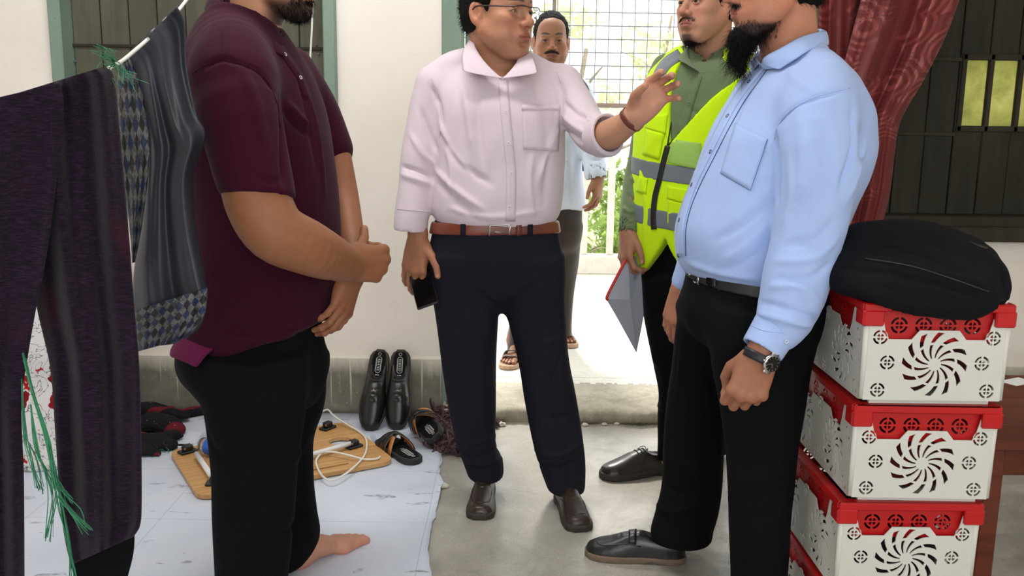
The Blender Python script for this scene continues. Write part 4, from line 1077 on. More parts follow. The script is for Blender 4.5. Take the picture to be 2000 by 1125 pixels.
    tr = obj('trousers', mesh_from('trousers', V, Fc), 'trousers_navy', P)
    pb = W(968, 443, 2.89); bn = nrm((-.02, .055, 1))
    v, f = belt_ring(T, pb, bn, .0185, .006); be = obj('belt', mesh_from('belt', v, f), 'belt_brown', P); bf = Surf(v, f)
    c0 = [bf.hit(x, y, .003)[0] for x, y in smooth_pts(np.array([(957, 440), (980, 440), (995, 440), (995, 452), (995, 465), (978, 466), (957, 466), (957, 453)], float), 24)]
    MB().tube(c0, .0028, 8, closed=True).build('buckle', 'steel', be, True)
    MB().tube([bf.hit(x, 453, .005)[0] for x in (960, 972, 988)], .0016, 6).build('buckle_prong', 'steel', be, True)
    for x in (905, 1035): lay_grid(bf, 'belt_loop', quad_grid((x - 5, 434), (x + 5, 434), (x + 5, 468), (x - 5, 468), 8, 3), .003, 'trousers_navy', tr, .002)
    lay_grid(bf, 'belt_keeper', quad_grid((1008, 436), (1018, 436), (1018, 464), (1008, 464), 6, 3), .003, 'belt_brown', be, .003)
    # shoes
    worn_shoe(P, G(948, 948), math.atan2(*( (G(937, 1014) - G(948, 948))[[1, 0]] )), 'leather_brown', 'sole_dark', .285, 1.0, 'square', 'leather_dark')
    a = G(1098, 968); worn_shoe(P, a, math.atan2(*((G(1132, 1036) - a)[[1, 0]])), 'leather_brown', 'sole_dark', .285, 1.0, 'square', 'leather_dark')
    # leather bracelet
    d = nrm(W(1270, 195, 2.58) - W(1222, 243, 2.63)); c = W(1234, 233, 2.615); fr2 = frame_of(d)
    ring = [c + fr2 @ np.array([.0375 * math.cos(t), .0365 * math.sin(t), .0]) for t in np.linspace(0, 2 * math.pi, 33)[:-1]]
    rows = [[np.array(q) + d * o for q in ring] for o in (-.0075, -.0025, .0025, .0075)]
    F = [(i * 32 + j, i * 32 + (j + 1) % 32, (i + 1) * 32 + (j + 1) % 32, (i + 1) * 32 + j) for i in range(3) for j in range(32)]
    o = obj('bracelet', mesh_from('bracelet', np.concatenate(rows), F), 'belt_brown', P); solid(o, .003)
    # phone held in the lowered hand
    ph = thing('phone', W(826, 600, 2.83), 'black smartphone held in the lowered hand of the man in pink', 'phone')
    c = W(826, 560, 2.812); rt = nrm((.93, .0, .36)); up = np.array((.12, .55, .80)); up = nrm(up - rt * np.dot(up, rt)); nn = -np.cross(rt, up); nn = nn if nn[1] < 0 else -nn; R = np.column_stack([rt, np.cross(up, rt), up])
    bo = MB().box(c, (.070, .008, .145), R, .003).build('phone_body', 'phone_black', ph)
    MB().box(c + nn * .0042, (.064, .0006, .135), R).build('screen', 'phone_screen', ph)
pm('glasses_frame', (44, 26, 24), .35); pm('phone_black', (18, 18, 19), .4); pm('phone_screen', (8, 8, 9), .08)
_t = NT('lens_glass'); _t.b.inputs['IOR'].default_value = 1.1; _t.out((.97, 1, .97, 1), .02, trans=1.0)
man_pink()

# ------------------------------------------------------------------ man in the light blue shirt
def ring_strip(c, d, ra, rb, offs, n=36):
    fr2 = frame_of(d); rows = [[c + fr2 @ np.array([ra * math.cos(t), rb * math.sin(t), 0]) + d * o for t in np.linspace(0, 2 * math.pi, n + 1)[:-1]] for o in offs]
    F = [(i * n + j, i * n + (j + 1) % n, (i + 1) * n + (j + 1) % n, (i + 1) * n + j) for i in range(len(offs) - 1) for j in range(n)]
    return np.concatenate(rows), F
def man_blue():
    phi = math.radians(203); skin = (186, 126, 98)
    P = thing('person', G(1440, 1150), 'bearded man in light blue shirt, wristwatch on hanging fist, black loafers', 'person', 'standing men')
    hp = W(1516, -30, 2.28); neck = [W(1540, 75, 2.31), W(1550, 140, 2.32)]
    pieces, fr = head(hp, math.radians(182), neck, skin, pitch=-.02, s=1.02, neck_r=.070, beard='long', hair=(30, 27, 26), stubble=.10, h=.0026, wide=1.02)
    aL = [(W(1540, 600, 2.02), .040), (W(1505, 655, 1.99), .032)]
    w0 = W(1487, 692, 1.98)
    hL, tl = hand(w0, W(1452, 782, 1.975) - w0, (-1, -.05, .25), (.12, 1, 0), 1.06, [(.75, 1.35, 1.0), (.8, 1.4, 1.0), (.85, 1.4, 1.0), (.9, 1.35, .9)], (.02, 0, -.01, -.02), thumb=[(.7, .45, .55), (.85, .0, .55), (.8, -.5, .3)], wr=.030, arm=aL, skin=(158, 105, 80), knuckle=1)
    aR = [(W(1352, 505, 2.50), .036), (W(1340, 540, 2.50), .030)]
    w1 = W(1331, 566, 2.50)
    hR, tr_ = hand(w1, W(1316, 630, 2.49) - w1, (-.5, -.6, .2), (.7, .6, 0), .95, [(.35, .5, .3)] * 4, thumb=[(.85, .5, .1), (.95, .25, .1), (.97, .1, .1)], wr=.027, arm=aR, skin=(172, 116, 90))
    w = lambda a, b, y, r: (W(a, b, y), r)
    ank = G(1330, 1085); 
    rest = inner_body([[w(1550, 160, 2.32, .10), w(1520, 300, 2.30, .11), w(1480, 460, 2.29, .11), w(1475, 560, 2.29, .10)], [w(1420, 600, 2.38, .07), w(1365, 800, 2.45, .05), w(1340, 1000, 2.48, .04), (ank + (0.02, .03, .08), .036), (ank + (-.03, .03, .045), .03)],
                       [w(1520, 620, 2.20, .07), w(1490, 850, 2.14, .05), w(1482, 1100, 2.12, .04), (np.array(W(1480, 1180, 2.12)), .035)], [w(1600, 220, 2.14, .05), w(1595, 400, 2.05, .045), w(1545, 590, 2.02, .036)], [w(1478, 255, 2.45, .03), w(1405, 380, 2.53, .032), w(1352, 515, 2.5, .03)]], skin)
    obj('body', merge(pieces + [hL, hR, rest]), SKIN, P)
    hair_cap(fr, P, 'hair_black', thick=.013, wide=1.02)
    # beard: dense core and loose hairs
    r = np.random.RandomState(3); B = Solid(); B.add(Ell((.072, 0, -.118), (.027, .032, .024))); B.add(Chain([(.074, 0, -.12), (.082, 0, -.165), (.074, 0, -.200)], [.025, .021, .006]), .02); B.add(Chain([(.030, .042, -.098), (.070, 0, -.122), (.030, -.042, -.098)], [.007, .020, .007], n=7), .012)
    v, f = B.surf(.003); v = relax(v, f, 1); N = normals(v, f); v = ripple(v, N, .0016, 60, 3)
    bo = obj('beard', mesh_from('beard', to_world(fr, v), f), 'beard_black', P)
    k = r.choice(len(v), 2600); d = N[k] * .35 + np.array([.10, 0, -1.0]) + r.normal(size=(len(k), 3)) * .22
    strands(to_world(fr, v[k]), d @ fr[0].T, .034, .00042, bo, 'beard_black', 'beard_hairs', .5, r, .28, 5)
    V0 = pieces[0][0]; Lc = (V0 - fr[1]) @ fr[0] / fr[2]; x, y, z = Lc.T
    m = np.where((z < -.083) & (z > -.12) & (x > .0) & (np.abs(y) < .06))[0]; k = r.choice(m, min(900, len(m))); d = np.tile([.15, 0, -1.0], (len(k), 1)) + r.normal(size=(len(k), 3)) * .3; d[:, 1] += np.sign(Lc[k, 1]) * .25
    strands(V0[k], d @ fr[0].T, .007, .0004, bo, 'beard_black', 'beard_hairs', .5, r, .2, 3)
    m = np.where((np.abs(z + .051) < .008) & (x > .082) & (np.abs(y) < .028))[0]; k = r.choice(m, min(500, len(m))); d = np.tile([.3, 0, -.8], (len(k), 1)) + r.normal(size=(len(k), 3)) * .2; d[:, 1] += np.sign(Lc[k, 1]) * .5
    strands(V0[k], d @ fr[0].T, .009, .0004, bo, 'beard_black', 'moustache_hairs', .4, r, .2, 3)
    # shirt
    Yc = 2.29; S = Solid()
    S.add(VLoft([KO(108, 1492, 1618, .075, Yc + .03, phi), KO(130, 1478, 1640, .12, Yc + .02, phi), KO(160, 1452, 1662, .165, Yc, phi), KO(210, 1422, 1686, .195, Yc, phi), KO(270, 1388, 1700, .20, Yc, phi), KO(340, 1361, 1690, .20, Yc, phi), KO(400, 1337, 1662, .20, Yc, phi), KO(450, 1322, 1640, .20, Yc, phi), KO(500, 1325, 1628, .20, Yc, phi), KO(525, 1335, 1618, .195, Yc, phi), KO(542, 1352, 1600, .175, Yc, phi)], phi, 2.1))
    S.add(C([(1575, 118, 2.25, .05), (1600, 165, 2.17, .07), (1598, 215, 2.11, .082)], 8), .05)
    S.add(C([(1595, 215, 2.12, .082), (1596, 270, 2.08, .085), (1600, 335, 2.06, .086), (1586, 420, 2.045, .080), (1567, 500, 2.035, .076), (1550, 565, 2.02, .074), (1536, 610, 2.01, .066), (1522, 640, 2.0, .052)], 16), .018)
    axc = nrm(W(1480, 700, 1.98) - W(1535, 610, 2.01)); pc = W(1488, 684, 1.985)
    S.add(C([(1480, 250, 2.46, .07), (1420, 330, 2.53, .07), (1385, 430, 2.53, .062), (1352, 520, 2.50, .046), (1341, 548, 2.50, .041)], 10), .02)
    S.cut(C([(1535, 40, 2.30, .068), (1540, 88, 2.30, .064), (1500, 108, 2.27, .030)], 6), .006)
    folds = [([(1470, 165), (1448, 205), (1430, 250)], .012, -.003), ([(1515, 262), (1523, 320), (1518, 400)], .009, -.008), ([(1500, 260), (1508, 330), (1500, 400)], .012, .004), ([(1500, 395), (1450, 440), (1395, 470)], .012, -.003), ([(1508, 430), (1460, 480), (1410, 510)], .012, .003), ([(1500, 480), (1450, 515), (1400, 530)], .010, -.003),
             ([(1665, 210), (1668, 290), (1640, 380)], .012, -.008), ([(1690, 280), (1672, 350), (1650, 400)], .010, .004), ([(1560, 205), (1572, 300), (1560, 400)], .022, .004), ([(1610, 250), (1618, 340), (1600, 430)], .018, -.004), ([(1540, 300), (1545, 380), (1530, 450)], .012, .003),
             ([(1630, 430), (1590, 470), (1530, 480)], .012, -.004), ([(1640, 460), (1590, 505), (1510, 510)], .010, .004), ([(1625, 510), (1580, 545), (1515, 545)], .009, -.004), ([(1605, 590), (1560, 560), (1500, 560)], .009, .004), ([(1480, 590), (1530, 600), (1600, 625)], .007, -.005), ([(1475, 610), (1520, 622), (1598, 640)], .008, .006), ([(1560, 580), (1580, 605), (1600, 640)], .008, -.004),
             ([(1510, 250), (1560, 205), (1650, 175)], .006, -.004), ([(1345, 515), (1400, 532), (1480, 545)], .010, .004), ([(1540, 135), (1560, 160), (1600, 180)], .014, .003)]
    V, Fc = cloth(S, .0058, rip=(.0018, 5), seed=13, px_folds=folds); sf = Surf(V, Fc)
    sh = obj('shirt', mesh_from('shirt', V, Fc), 'shirt_blue', P)
    cu = Solid().add(Chain([pc - axc * .075, pc - axc * .03, pc], [.052, .049, .0475])).keep(Slab(pc - axc * .036, axc, .037), .004).cut(Chain([pc - axc * .03, pc + axc * .1], .041), .002)
    v, f = cu.surf(.004); v = relax(v, f, 1); cf = Surf(v, f); cuo = obj('cuff', mesh_from('cuff', v, f), 'shirt_blue', sh); lay_button(cf, 1535, 667, .0055, 'button_white', cuo, rim='stitch_blue')
    lay_tube(cf, 'cuff_seam', [(1462, 632), (1490, 645), (1530, 650)], .001, 'shirt_blue', cuo, off=.0005)
    lay_grid(sf, 'placket', strip_grid([(1490, 128), (1462, 160), (1432, 205), (1405, 255), (1378, 310), (1356, 355), (1338, 405), (1329, 450), (1330, 500)], 7, 50, 4), .0012, 'shirt_blue', sh, .002)
    lay_tube(sf, 'placket_stitch', [(1503, 130), (1478, 165), (1450, 205), (1422, 255), (1393, 312), (1370, 357), (1350, 405), (1340, 450), (1340, 500)], .0011, 'stitch_blue', sh, 60)
    for x, y in ((1501, 135), (1464, 160), (1422, 227), (1389, 297), (1352, 361), (1328, 430), (1326, 499)): lay_button(sf, x, y, .0056, 'button_navy', sh, rim='button_white')
    lay_grid(sf, 'pocket', quad_grid((1437, 240), (1500, 272), (1466, 372), (1408, 338), 12, 12), .0014, 'shirt_blue', sh, .002)
    for q in (([(1500, 272), (1483, 322), (1466, 372)]), ([(1466, 372), (1440, 357), (1408, 338)])): lay_tube(sf, 'pocket_seam', q, .0007, 'stitch_blue', sh, off=.0018)
    lay_tube(sf, 'sleeve_seam', [(1512, 272), (1520, 245), (1545, 215), (1590, 190), (1658, 172)], .0013, 'shirt_blue', sh, 40)
    collar(sh, 'shirt_blue', [(1484, 122, 2.245), (1491, 108, 2.225), (1522, 90, 2.205), (1561, 68, 2.205), (1598, 58, 2.245), (1613, 57, 2.31), (1600, 52, 2.39)], [(1522, 137, 2.185), (1538, 127, 2.175), (1557, 115, 2.165), (1582, 99, 2.175), (1606, 91, 2.22), (1619, 89, 2.31), (1604, 84, 2.41)], [(1490, 136, 2.25), (1502, 136, 2.225), (1530, 132, 2.20), (1565, 118, 2.20), (1596, 104, 2.245), (1608, 90, 2.31), (1598, 86, 2.385)], thick=.0035)
    collar(sh, 'shirt_blue', [(1484, 122, 2.245), (1476, 112, 2.30), (1485, 98, 2.38), (1520, 80, 2.43), (1570, 62, 2.43), (1600, 52, 2.39)], [(1470, 140, 2.30), (1462, 128, 2.37), (1472, 116, 2.43), (1515, 100, 2.46), (1570, 88, 2.46), (1604, 84, 2.41)], [(1486, 130, 2.25), (1482, 124, 2.30), (1488, 114, 2.36), (1520, 104, 2.41), (1566, 94, 2.42), (1598, 86, 2.385)], thick=.0035)
    # trousers
    T = Solid(); T.add(VLoft([KO(530, 1348, 1608, .175, Yc, phi), KO(560, 1342, 1614, .18, Yc, phi), KO(600, 1332, 1616, .18, Yc, phi), KO(640, 1345, 1600, .14, Yc, phi), KO(670, 1375, 1570, .09, Yc, phi), KO(690, 1410, 1530, .05, Yc, phi)], phi, 2.1))
    FR = [KO(600, 1326, 1500, .085, 2.38, phi), KO(660, 1316, 1475, .085, 2.40, phi), KO(720, 1310, 1440, .083, 2.42, phi), KO(790, 1301, 1424, .08, 2.44, phi), KO(870, 1295, 1418, .075, 2.46, phi), KO(950, 1289, 1412, .075, 2.47, phi), KO(1005, 1278, 1404, .078, 2.48, phi), KO(1034, 1270, 1396, .078, 2.48, phi), KO(1054, 1272, 1392, .077, 2.48, phi)]
    NL = [KO(600, 1392, 1616, .095, 2.19, phi), KO(660, 1384, 1604, .098, 2.17, phi), KO(720, 1388, 1590, .095, 2.16, phi), KO(780, 1400, 1578, .09, 2.15, phi), KO(850, 1412, 1563, .085, 2.14, phi), KO(930, 1420, 1552, .08, 2.13, phi), KO(1020, 1427, 1541, .078, 2.12, phi), KO(1125, 1431, 1530, .078, 2.12, phi), KO(1185, 1428, 1524, .08, 2.12, phi)]
    T.add(VLoft(FR, phi), .05); T.add(VLoft(NL, phi), .05)
    fT = [([(1385, 720), (1398, 800), (1405, 900)], .010, -.004), ([(1335, 640), (1328, 720), (1318, 800)], .008, .003), ([(1300, 880), (1340, 905), (1395, 900)], .014, .003), ([(1290, 940), (1330, 960), (1400, 930)], .012, -.003), ([(1280, 985), (1310, 1000), (1360, 990)], .010, .004), ([(1540, 880), (1500, 930), (1440, 940)], .016, .003), ([(1535, 960), (1490, 1010), (1440, 1010)], .014, -.003), ([(1480, 650), (1478, 800), (1478, 1000)], .008, .003)]
    V, Fc = cloth(T, .0065, rip=(.0020, 4), seed=18, aniso=(1, 1, .6), px_folds=fT)
    tr = obj('trousers', mesh_from('trousers', V, Fc), 'trousers_black', P)
    pb = W(1420, 552, 2.17); v, f = belt_ring(T, pb, nrm((.10, -.04, 1)), .018, .005); be = obj('belt', mesh_from('belt', v, f), 'belt_black', P); bf = Surf(v, f)
    lay_grid(bf, 'belt_loop', quad_grid((1382, 536), (1392, 537), (1392, 576), (1382, 575), 8, 3), .003, 'trousers_black', tr, .002)
    lay_grid(bf, 'belt_keeper', quad_grid((1392, 538), (1399, 539), (1399, 572), (1392, 571), 6, 3), .003, 'belt_black', be, .003)
    c0 = [bf.hit(x, y, .004)[0] for x, y in smooth_pts(np.array([(1350, 536), (1360, 537), (1366, 540), (1365, 560), (1358, 566), (1350, 564), (1349, 550)], float), 20)]; MB().tube(c0, .0022, 6, closed=True).build('buckle', 'chrome', be, True)
    # loafers
    hl = G(1336, 1096); worn_shoe(P, hl, math.atan2(*((G(1156, 1083) - hl)[[1, 0]])), 'leather_black', 'sole_tan', .285, 1.02, 'round', 'leather_black', True, False, .020)
    hn = np.array([W(1525, 1180, 2.12)[0], 2.13, 0]); worn_shoe(P, hn, math.radians(190), 'leather_black', 'sole_tan', .285, 1.02, 'round', 'leather_black', True, False, .020)
    # wristwatch
    d = nrm(W(1462, 740, 1.98) - W(1505, 655, 1.99)); c = W(1484, 698, 1.98)
    V, F = ring_strip(c, d, .0395, .0365, (-.010, -.004, .004, .010)); st = obj('watch_strap', mesh_from('watch_strap', V, F), 'belt_black', P); solid(st, .0035)
    n = nrm(np.array([.34, -.93, -.12])); n = nrm(n - d * np.dot(n, d)); cc = c + n * .0385; R = frame_of(n, d)
    wt = MB(); prof = [(.0175, 0), (.0205, .001), (.0210, .004), (.0195, .0075), (.0178, .008)]; k = 28; Vv = [cc + R @ np.array([q * math.cos(6.2832 * i / k), q * math.sin(6.2832 * i / k), z]) for q, z in prof for i in range(k)]
    wt.add(Vv, [(a * k + i, a * k + (i + 1) % k, (a + 1) * k + (i + 1) % k, (a + 1) * k + i) for a in range(len(prof) - 1) for i in range(k)])
    for sg in (-1, 1): wt.box(cc + R @ np.array([0, sg * .0215, .002]), (.020, .007, .004), R, .001)
    wt.tube([cc + R @ np.array([.020, 0, .004]), cc + R @ np.array([.0245, 0, .004])], .0022, 8)
    wo = wt.build('watch_case', 'chrome', st, True)
    D = MB(); D.add([cc + R @ np.array([.0180 * math.cos(6.2832 * i / k), .0180 * math.sin(6.2832 * i / k), .0072]) for i in range(k)], [tuple(range(k))]); D.build('watch_dial', 'phone_screen', st)
    hm = MB()
    for i in range(12):
        t = 6.2832 * i / 12; q = cc + R @ np.array([.0152 * math.cos(t), .0152 * math.sin(t), .0074]); hm.box(q, (.0036, .0010, .0004), R @ np.array(Matrix.Rotation(t, 3, 'Z')))
    for t, l in ((1.9, .009), (.4, .013)): hm.box(cc + R @ np.array([l / 2 * math.cos(t), l / 2 * math.sin(t), .0076]), (l, .0011, .0004), R @ np.array(Matrix.Rotation(t, 3, 'Z')))
    hm.build('watch_hands', 'chrome', st)
man_blue()

# ------------------------------------------------------------------ man in the yellow vest
def man_vest():
    phi = math.radians(-129); skin = (188, 136, 110); Yc = 3.22
    P = thing('person', G(1350, 925), 'man in yellow reflective safety vest over olive shirt', 'person', 'standing men')
    hp = W(1382, 8, 3.19); neck = [W(1392, 105, 3.24), W(1388, 160, 3.25)]
    pieces, fr = head(hp, math.radians(-90 - 53), neck, skin, s=1.06, neck_r=.060, beard='goatee', hair=(44, 34, 30), gaze=(1, -.05, .02), stubble=.06, jowl=.003)
    aR = [(W(1240, 380, 3.27), .036), (W(1230, 425, 3.24), .031)]; w0 = W(1226, 455, 3.22)
    hR, _ = hand(w0, W(1221, 512, 3.18) - w0, (.35, -.75, 0), (.9, .45, 0), 1.0, [(.5, .9, .5), (.55, .9, .5), (.55, .9, .5), (.5, .9, .5)], thumb=[(.75, .55, .2), (.95, .2, .3), (.95, .0, .3)], wr=.028, arm=aR, skin=(166, 116, 92))
    w = lambda a, b, y, r: (W(a, b, y), r)
    ft = G(1275, 925)
    rest = inner_body([[w(1380, 170, 3.25, .09), w(1350, 330, 3.22, .11), w(1345, 520, 3.22, .10)], [w(1315, 560, 3.2, .05), w(1308, 720, 3.18, .032), w(1309, 870, 3.16, .028), (ft + (.05, 0, .06), .034)], [w(1375, 560, 3.28, .05), w(1390, 720, 3.33, .03), w(1392, 870, 3.355, .026)],
                       [w(1300, 150, 3.33, .04), w(1262, 280, 3.32, .034), w(1242, 370, 3.28, .032)], [w(1455, 165, 3.14, .04), w(1480, 290, 3.10, .034), w(1470, 430, 3.05, .03)]], skin)
    obj('body', merge(pieces + [hR, rest]), SKIN, P); hair_cap(fr, P, 'hair_black', thick=.012)
    r = np.random.RandomState(5); V0 = pieces[0][0]; Lc = (V0 - fr[1]) @ fr[0] / fr[2]; x, y, z = Lc.T
    B = Solid().add(Chain([(.045, .030, -.108), (.068, 0, -.118), (.045, -.030, -.108)], [.008, .017, .008], n=9)); v, f = B.surf(.003); v = relax(v, f, 1); N = normals(v, f); bo = obj('beard', mesh_from('beard', to_world(fr, v), f), 'beard_black', P)
    k = r.choice(len(v), 900); d = N[k] * .4 + np.array([.1, 0, -1.0]) + r.normal(size=(len(k), 3)) * .3; strands(to_world(fr, v[k]), d @ fr[0].T, .016, .0005, bo, 'beard_black', 'beard_hairs', .5, r, .3, 4)
    m = np.where((np.abs(z + .0505 + .12 * np.abs(y)) < .006) & (x > .078) & (np.abs(y) < .030))[0]; k = r.choice(m, min(420, len(m))); d = np.tile([.25, 0, -.7], (len(k), 1)) + r.normal(size=(len(k), 3)) * .2; d[:, 1] += np.sign(Lc[k, 1]) * .7; strands(V0[k], d @ fr[0].T, .008, .0004, bo, 'beard_black', 'moustache_hairs', .4, r, .2, 3)
    f2 = np.array([math.cos(phi), math.sin(phi)]); lat = np.array([-f2[1], f2[0]])
    def k2(py, xc, a, b, Y=Yc):
        q = W(xc, py, Y); return (q[2], q[0], q[1], a, b)
    tor = [k2(104, 1385, .075, .060, 3.25), k2(120, 1375, .12, .085, 3.24), k2(140, 1365, .165, .10), k2(190, 1353, .19, .118), k2(260, 1348, .195, .128), k2(340, 1345, .195, .132), k2(420, 1341, .20, .138), k2(500, 1339, .205, .14), k2(530, 1339, .20, .135)]
    sl = [(1304, 138, 3.32, .060), (1280, 205, 3.33, .057), (1261, 280, 3.32, .053), (1247, 350, 3.30, .050), (1236, 405, 3.26, .046), (1229, 446, 3.225, .041)]
    S = Solid().add(VLoft(tor[:7], phi, 2.2)).add(C([(1388, 112, 3.25, .05), (1335, 125, 3.29, .05), (1304, 145, 3.32, .055)], 7), .04).add(C([(1388, 112, 3.24, .05), (1440, 130, 3.17, .05), (1462, 160, 3.12, .055)], 7), .04)
    S.add(C(sl, 14), .02).add(C([(1462, 160, 3.12, .058), (1480, 280, 3.10, .052), (1470, 420, 3.05, .045)], 8), .02).cut(C([(1388, 70, 3.23, .062), (1388, 118, 3.23, .058), (1378, 128, 3.16, .02)], 6), .005).cut(C([(1229, 440, 3.228, .034), (1225, 480, 3.21, .034)]), .002)
    fo = [([(1245, 300), (1258, 330), (1262, 350)], .009, -.006), ([(1232, 345), (1245, 360), (1255, 365)], .008, .006), ([(1225, 380), (1236, 392), (1245, 392)], .007, -.005), ([(1218, 405), (1230, 415), (1240, 412)], .007, .006), ([(1330, 200), (1360, 220), (1395, 225)], .010, -.004), ([(1325, 240), (1345, 255), (1370, 255)], .010, .004)]
    V, Fc = cloth(S, .0062, rip=(.0020, 6), seed=23, px_folds=fo); sf = Surf(V, Fc); sh = obj('shirt', mesh_from('shirt', V, Fc), 'shirt_olive', P)
    lay_grid(sf, 'placket', strip_grid([(1364, 148), (1352, 185), (1342, 220), (1330, 262)], 8, 20, 4), .0014, 'shirt_olive', sh, .002)
    for x, y in ((1363, 149), (1345, 202)): lay_button(sf, x, y, .0058, 'button_olive', sh)
    collar(sh, 'shirt_olive', [(1366, 141, 3.105), (1352, 122, 3.14), (1341, 102, 3.20), (1352, 88, 3.27), (1385, 84, 3.32)], [(1337, 122, 3.08), (1327, 118, 3.14), (1325, 112, 3.21), (1342, 102, 3.30), (1385, 100, 3.345)], [(1366, 146, 3.12), (1355, 134, 3.15), (1346, 118, 3.2), (1356, 108, 3.27), (1385, 104, 3.31)])
    collar(sh, 'shirt_olive', [(1366, 141, 3.105), (1392, 132, 3.12), (1412, 118, 3.16), (1424, 104, 3.23), (1410, 90, 3.30), (1385, 84, 3.32)], [(1412, 146, 3.08), (1428, 134, 3.11), (1438, 122, 3.18), (1440, 112, 3.26), (1420, 102, 3.33), (1385, 100, 3.345)], [(1367, 147, 3.12), (1394, 140, 3.13), (1414, 130, 3.17), (1420, 116, 3.23), (1408, 106, 3.29), (1385, 104, 3.31)])
    # vest
    def vest_solid():
        Z = Solid().add(VLoft(tor, phi, 2.2, grow=.012)).add(C([(1388, 112, 3.25, .058), (1335, 122, 3.29, .060), (1312, 140, 3.30, .062)], 7), .04).add(C([(1388, 112, 3.24, .058), (1440, 128, 3.17, .060), (1458, 152, 3.13, .064)], 7), .04)
        Z.cut(C([(1290, 180, 3.36, .050), (1272, 240, 3.35, .052)], 4), .004); Z.cut(C([(1478, 185, 3.09, .062), (1490, 260, 3.08, .06)], 4), .004)
        Z.cut(C([(1388, 60, 3.25, .095), (1388, 118, 3.24, .092), (1384, 135, 3.20, .08)], 4), .004)
        c0 = W(1345, 300, Yc); za, zt = W(1302, 282, 3.1)[2], W(1345, 120, 3.1)[2]; zb, ze = W(1280, 462, 3.08)[2], W(1290, 530, 3.08)[2]
        K_ = np.array(sorted(tor)); tz, tx, ty = K_[:, 0], K_[:, 1], K_[:, 2]
        def open_(X, Y, Z_):
            zz = np.ravel(Z_); cx = np.interp(zz, tz, tx).reshape(np.shape(Z_)); cy = np.interp(zz, tz, ty).reshape(np.shape(Z_))
            u = (X - cx) * lat[0] + (Y - cy) * lat[1]; q = (X - c0[0]) * f2[0] + (Y - c0[1]) * f2[1]
            fr_ = np.clip((Z_ - za) / (zt - za), 0, 1.4); u = u - .095 * fr_; hw = .125 * fr_ + .075 * np.clip((zb - Z_) / (zb - ze), 0, 1.4) ** 1.4 - .0005
            return np.maximum((np.abs(u) - hw) * .85, -q + .02)
        o = Fn(open_, (c0[0] - .4, c0[1] - .4, ze - .1), (c0[0] + .4, c0[1] + .3, zt + .15)); Z.cut(o, .003)
        return Z
    Z = vest_solid(); V, Fc = cloth(Z, .0062, rip=(.0022, 4), seed=31, aniso=(1, 1, .5), px_folds=[([(1250, 330), (1262, 400), (1258, 470)], .010, .004), ([(1320, 380), (1318, 440), (1322, 500)], .010, -.004), ([(1300, 260), (1280, 270), (1262, 300)], .010, .003)]); vf = Surf(V, Fc)
    ve = obj('safety_vest', mesh_from('safety_vest', V, Fc), 'vest_yellow', P)
    for (x, y, hh) in ((1292, 338, .030), (1288, 430, .031)):
        T2 = Solid(); T2.ops = list(vest_solid().ops); T2.grow(.0026).keep(Slab(W(x, y, 3.1), nrm((.03, -.10, 1)), hh), .002); q = W(x, y, 3.1); T2.box((-9, -9, q[2] - .1), (9, 9, q[2] + .1)); v, f = T2.surf(.0042); v = relax(v, f, 2); v = ripple(v, normals(v, f), .0012, 4, 31, aniso=(1, 1, .5)); obj('reflective_band', mesh_from('reflective_band', v, f), 'vest_stripe', ve)
    lay_grid(vf, 'reflective_band', strip_grid([(1330, 106), (1305, 122), (1290, 142), (1281, 170), (1278, 200)], 11, 20, 5), .002, 'vest_stripe', ve, .002)
    lay_grid(vf, 'zip', strip_grid([(1305, 285), (1298, 310), (1290, 345), (1280, 385), (1277, 420), (1278, 448)], 5, 30, 3), .003, 'zip_black', ve, .003)
    lay_grid(vf, 'pocket_flap', quad_grid((1266, 228), (1304, 222), (1300, 262), (1262, 250), 8, 8), .003, 'vest_yellow', ve, .003)
    lay_grid(vf, 'pocket', quad_grid((1262, 250), (1298, 260), (1288, 312), (1256, 302), 8, 8), .0018, 'vest_yellow', ve, .003)
    lay_grid(vf, 'badge_pocket', quad_grid((1314, 272), (1370, 280), (1366, 332), (1304, 318), 8, 8), .004, 'clear_plastic', ve, .002)
    lay_grid(vf, 'pocket_flap', quad_grid((1305, 364), (1350, 370), (1348, 400), (1303, 388), 8, 8), .003, 'vest_yellow', ve, .003)
    lay_grid(vf, 'pocket', quad_grid((1305, 388), (1348, 398), (1346, 446), (1304, 436), 8, 8), .0018, 'vest_yellow', ve, .003)
    lay_grid(vf, 'pocket_flap', quad_grid((1250, 345), (1266, 348), (1262, 378), (1244, 374), 8, 6), .003, 'vest_yellow', ve, .003)
    for pts in ([(1331, 128), (1322, 180), (1312, 230), (1304, 284)], [(1430, 140), (1400, 170), (1360, 215), (1306, 284)]): lay_tube(vf, 'edge_binding', pts, .0028, 'zip_black', ve, 30, .001)
    # trousers
    T = Solid(); T.add(VLoft([k2(470, 1341, .165, .115), k2(520, 1340, .17, .12), k2(570, 1340, .165, .115), k2(600, 1343, .11, .08), k2(615, 1345, .06, .04)], phi, 2.1))
    q2 = lambda py, xl, xr, Y: KO(py, xl, xr, (xr - xl) / 2 * MPP(py, Y), Y, math.radians(180))
    T.add(VLoft([q2(540, 1250, 1340, 3.2), q2(600, 1256, 1340, 3.2), q2(660, 1265, 1340, 3.19), q2(720, 1277, 1338, 3.18), q2(770, 1287, 1340, 3.17), q2(820, 1284, 1338, 3.16), q2(860, 1284, 1336, 3.16), q2(897, 1284, 1334, 3.16)], phi), .03)
    T.add(VLoft([q2(540, 1330, 1430, 3.27), q2(620, 1340, 1430, 3.3), q2(720, 1355, 1425, 3.33), q2(820, 1362, 1422, 3.35), q2(885, 1362, 1420, 3.36)], phi), .03)
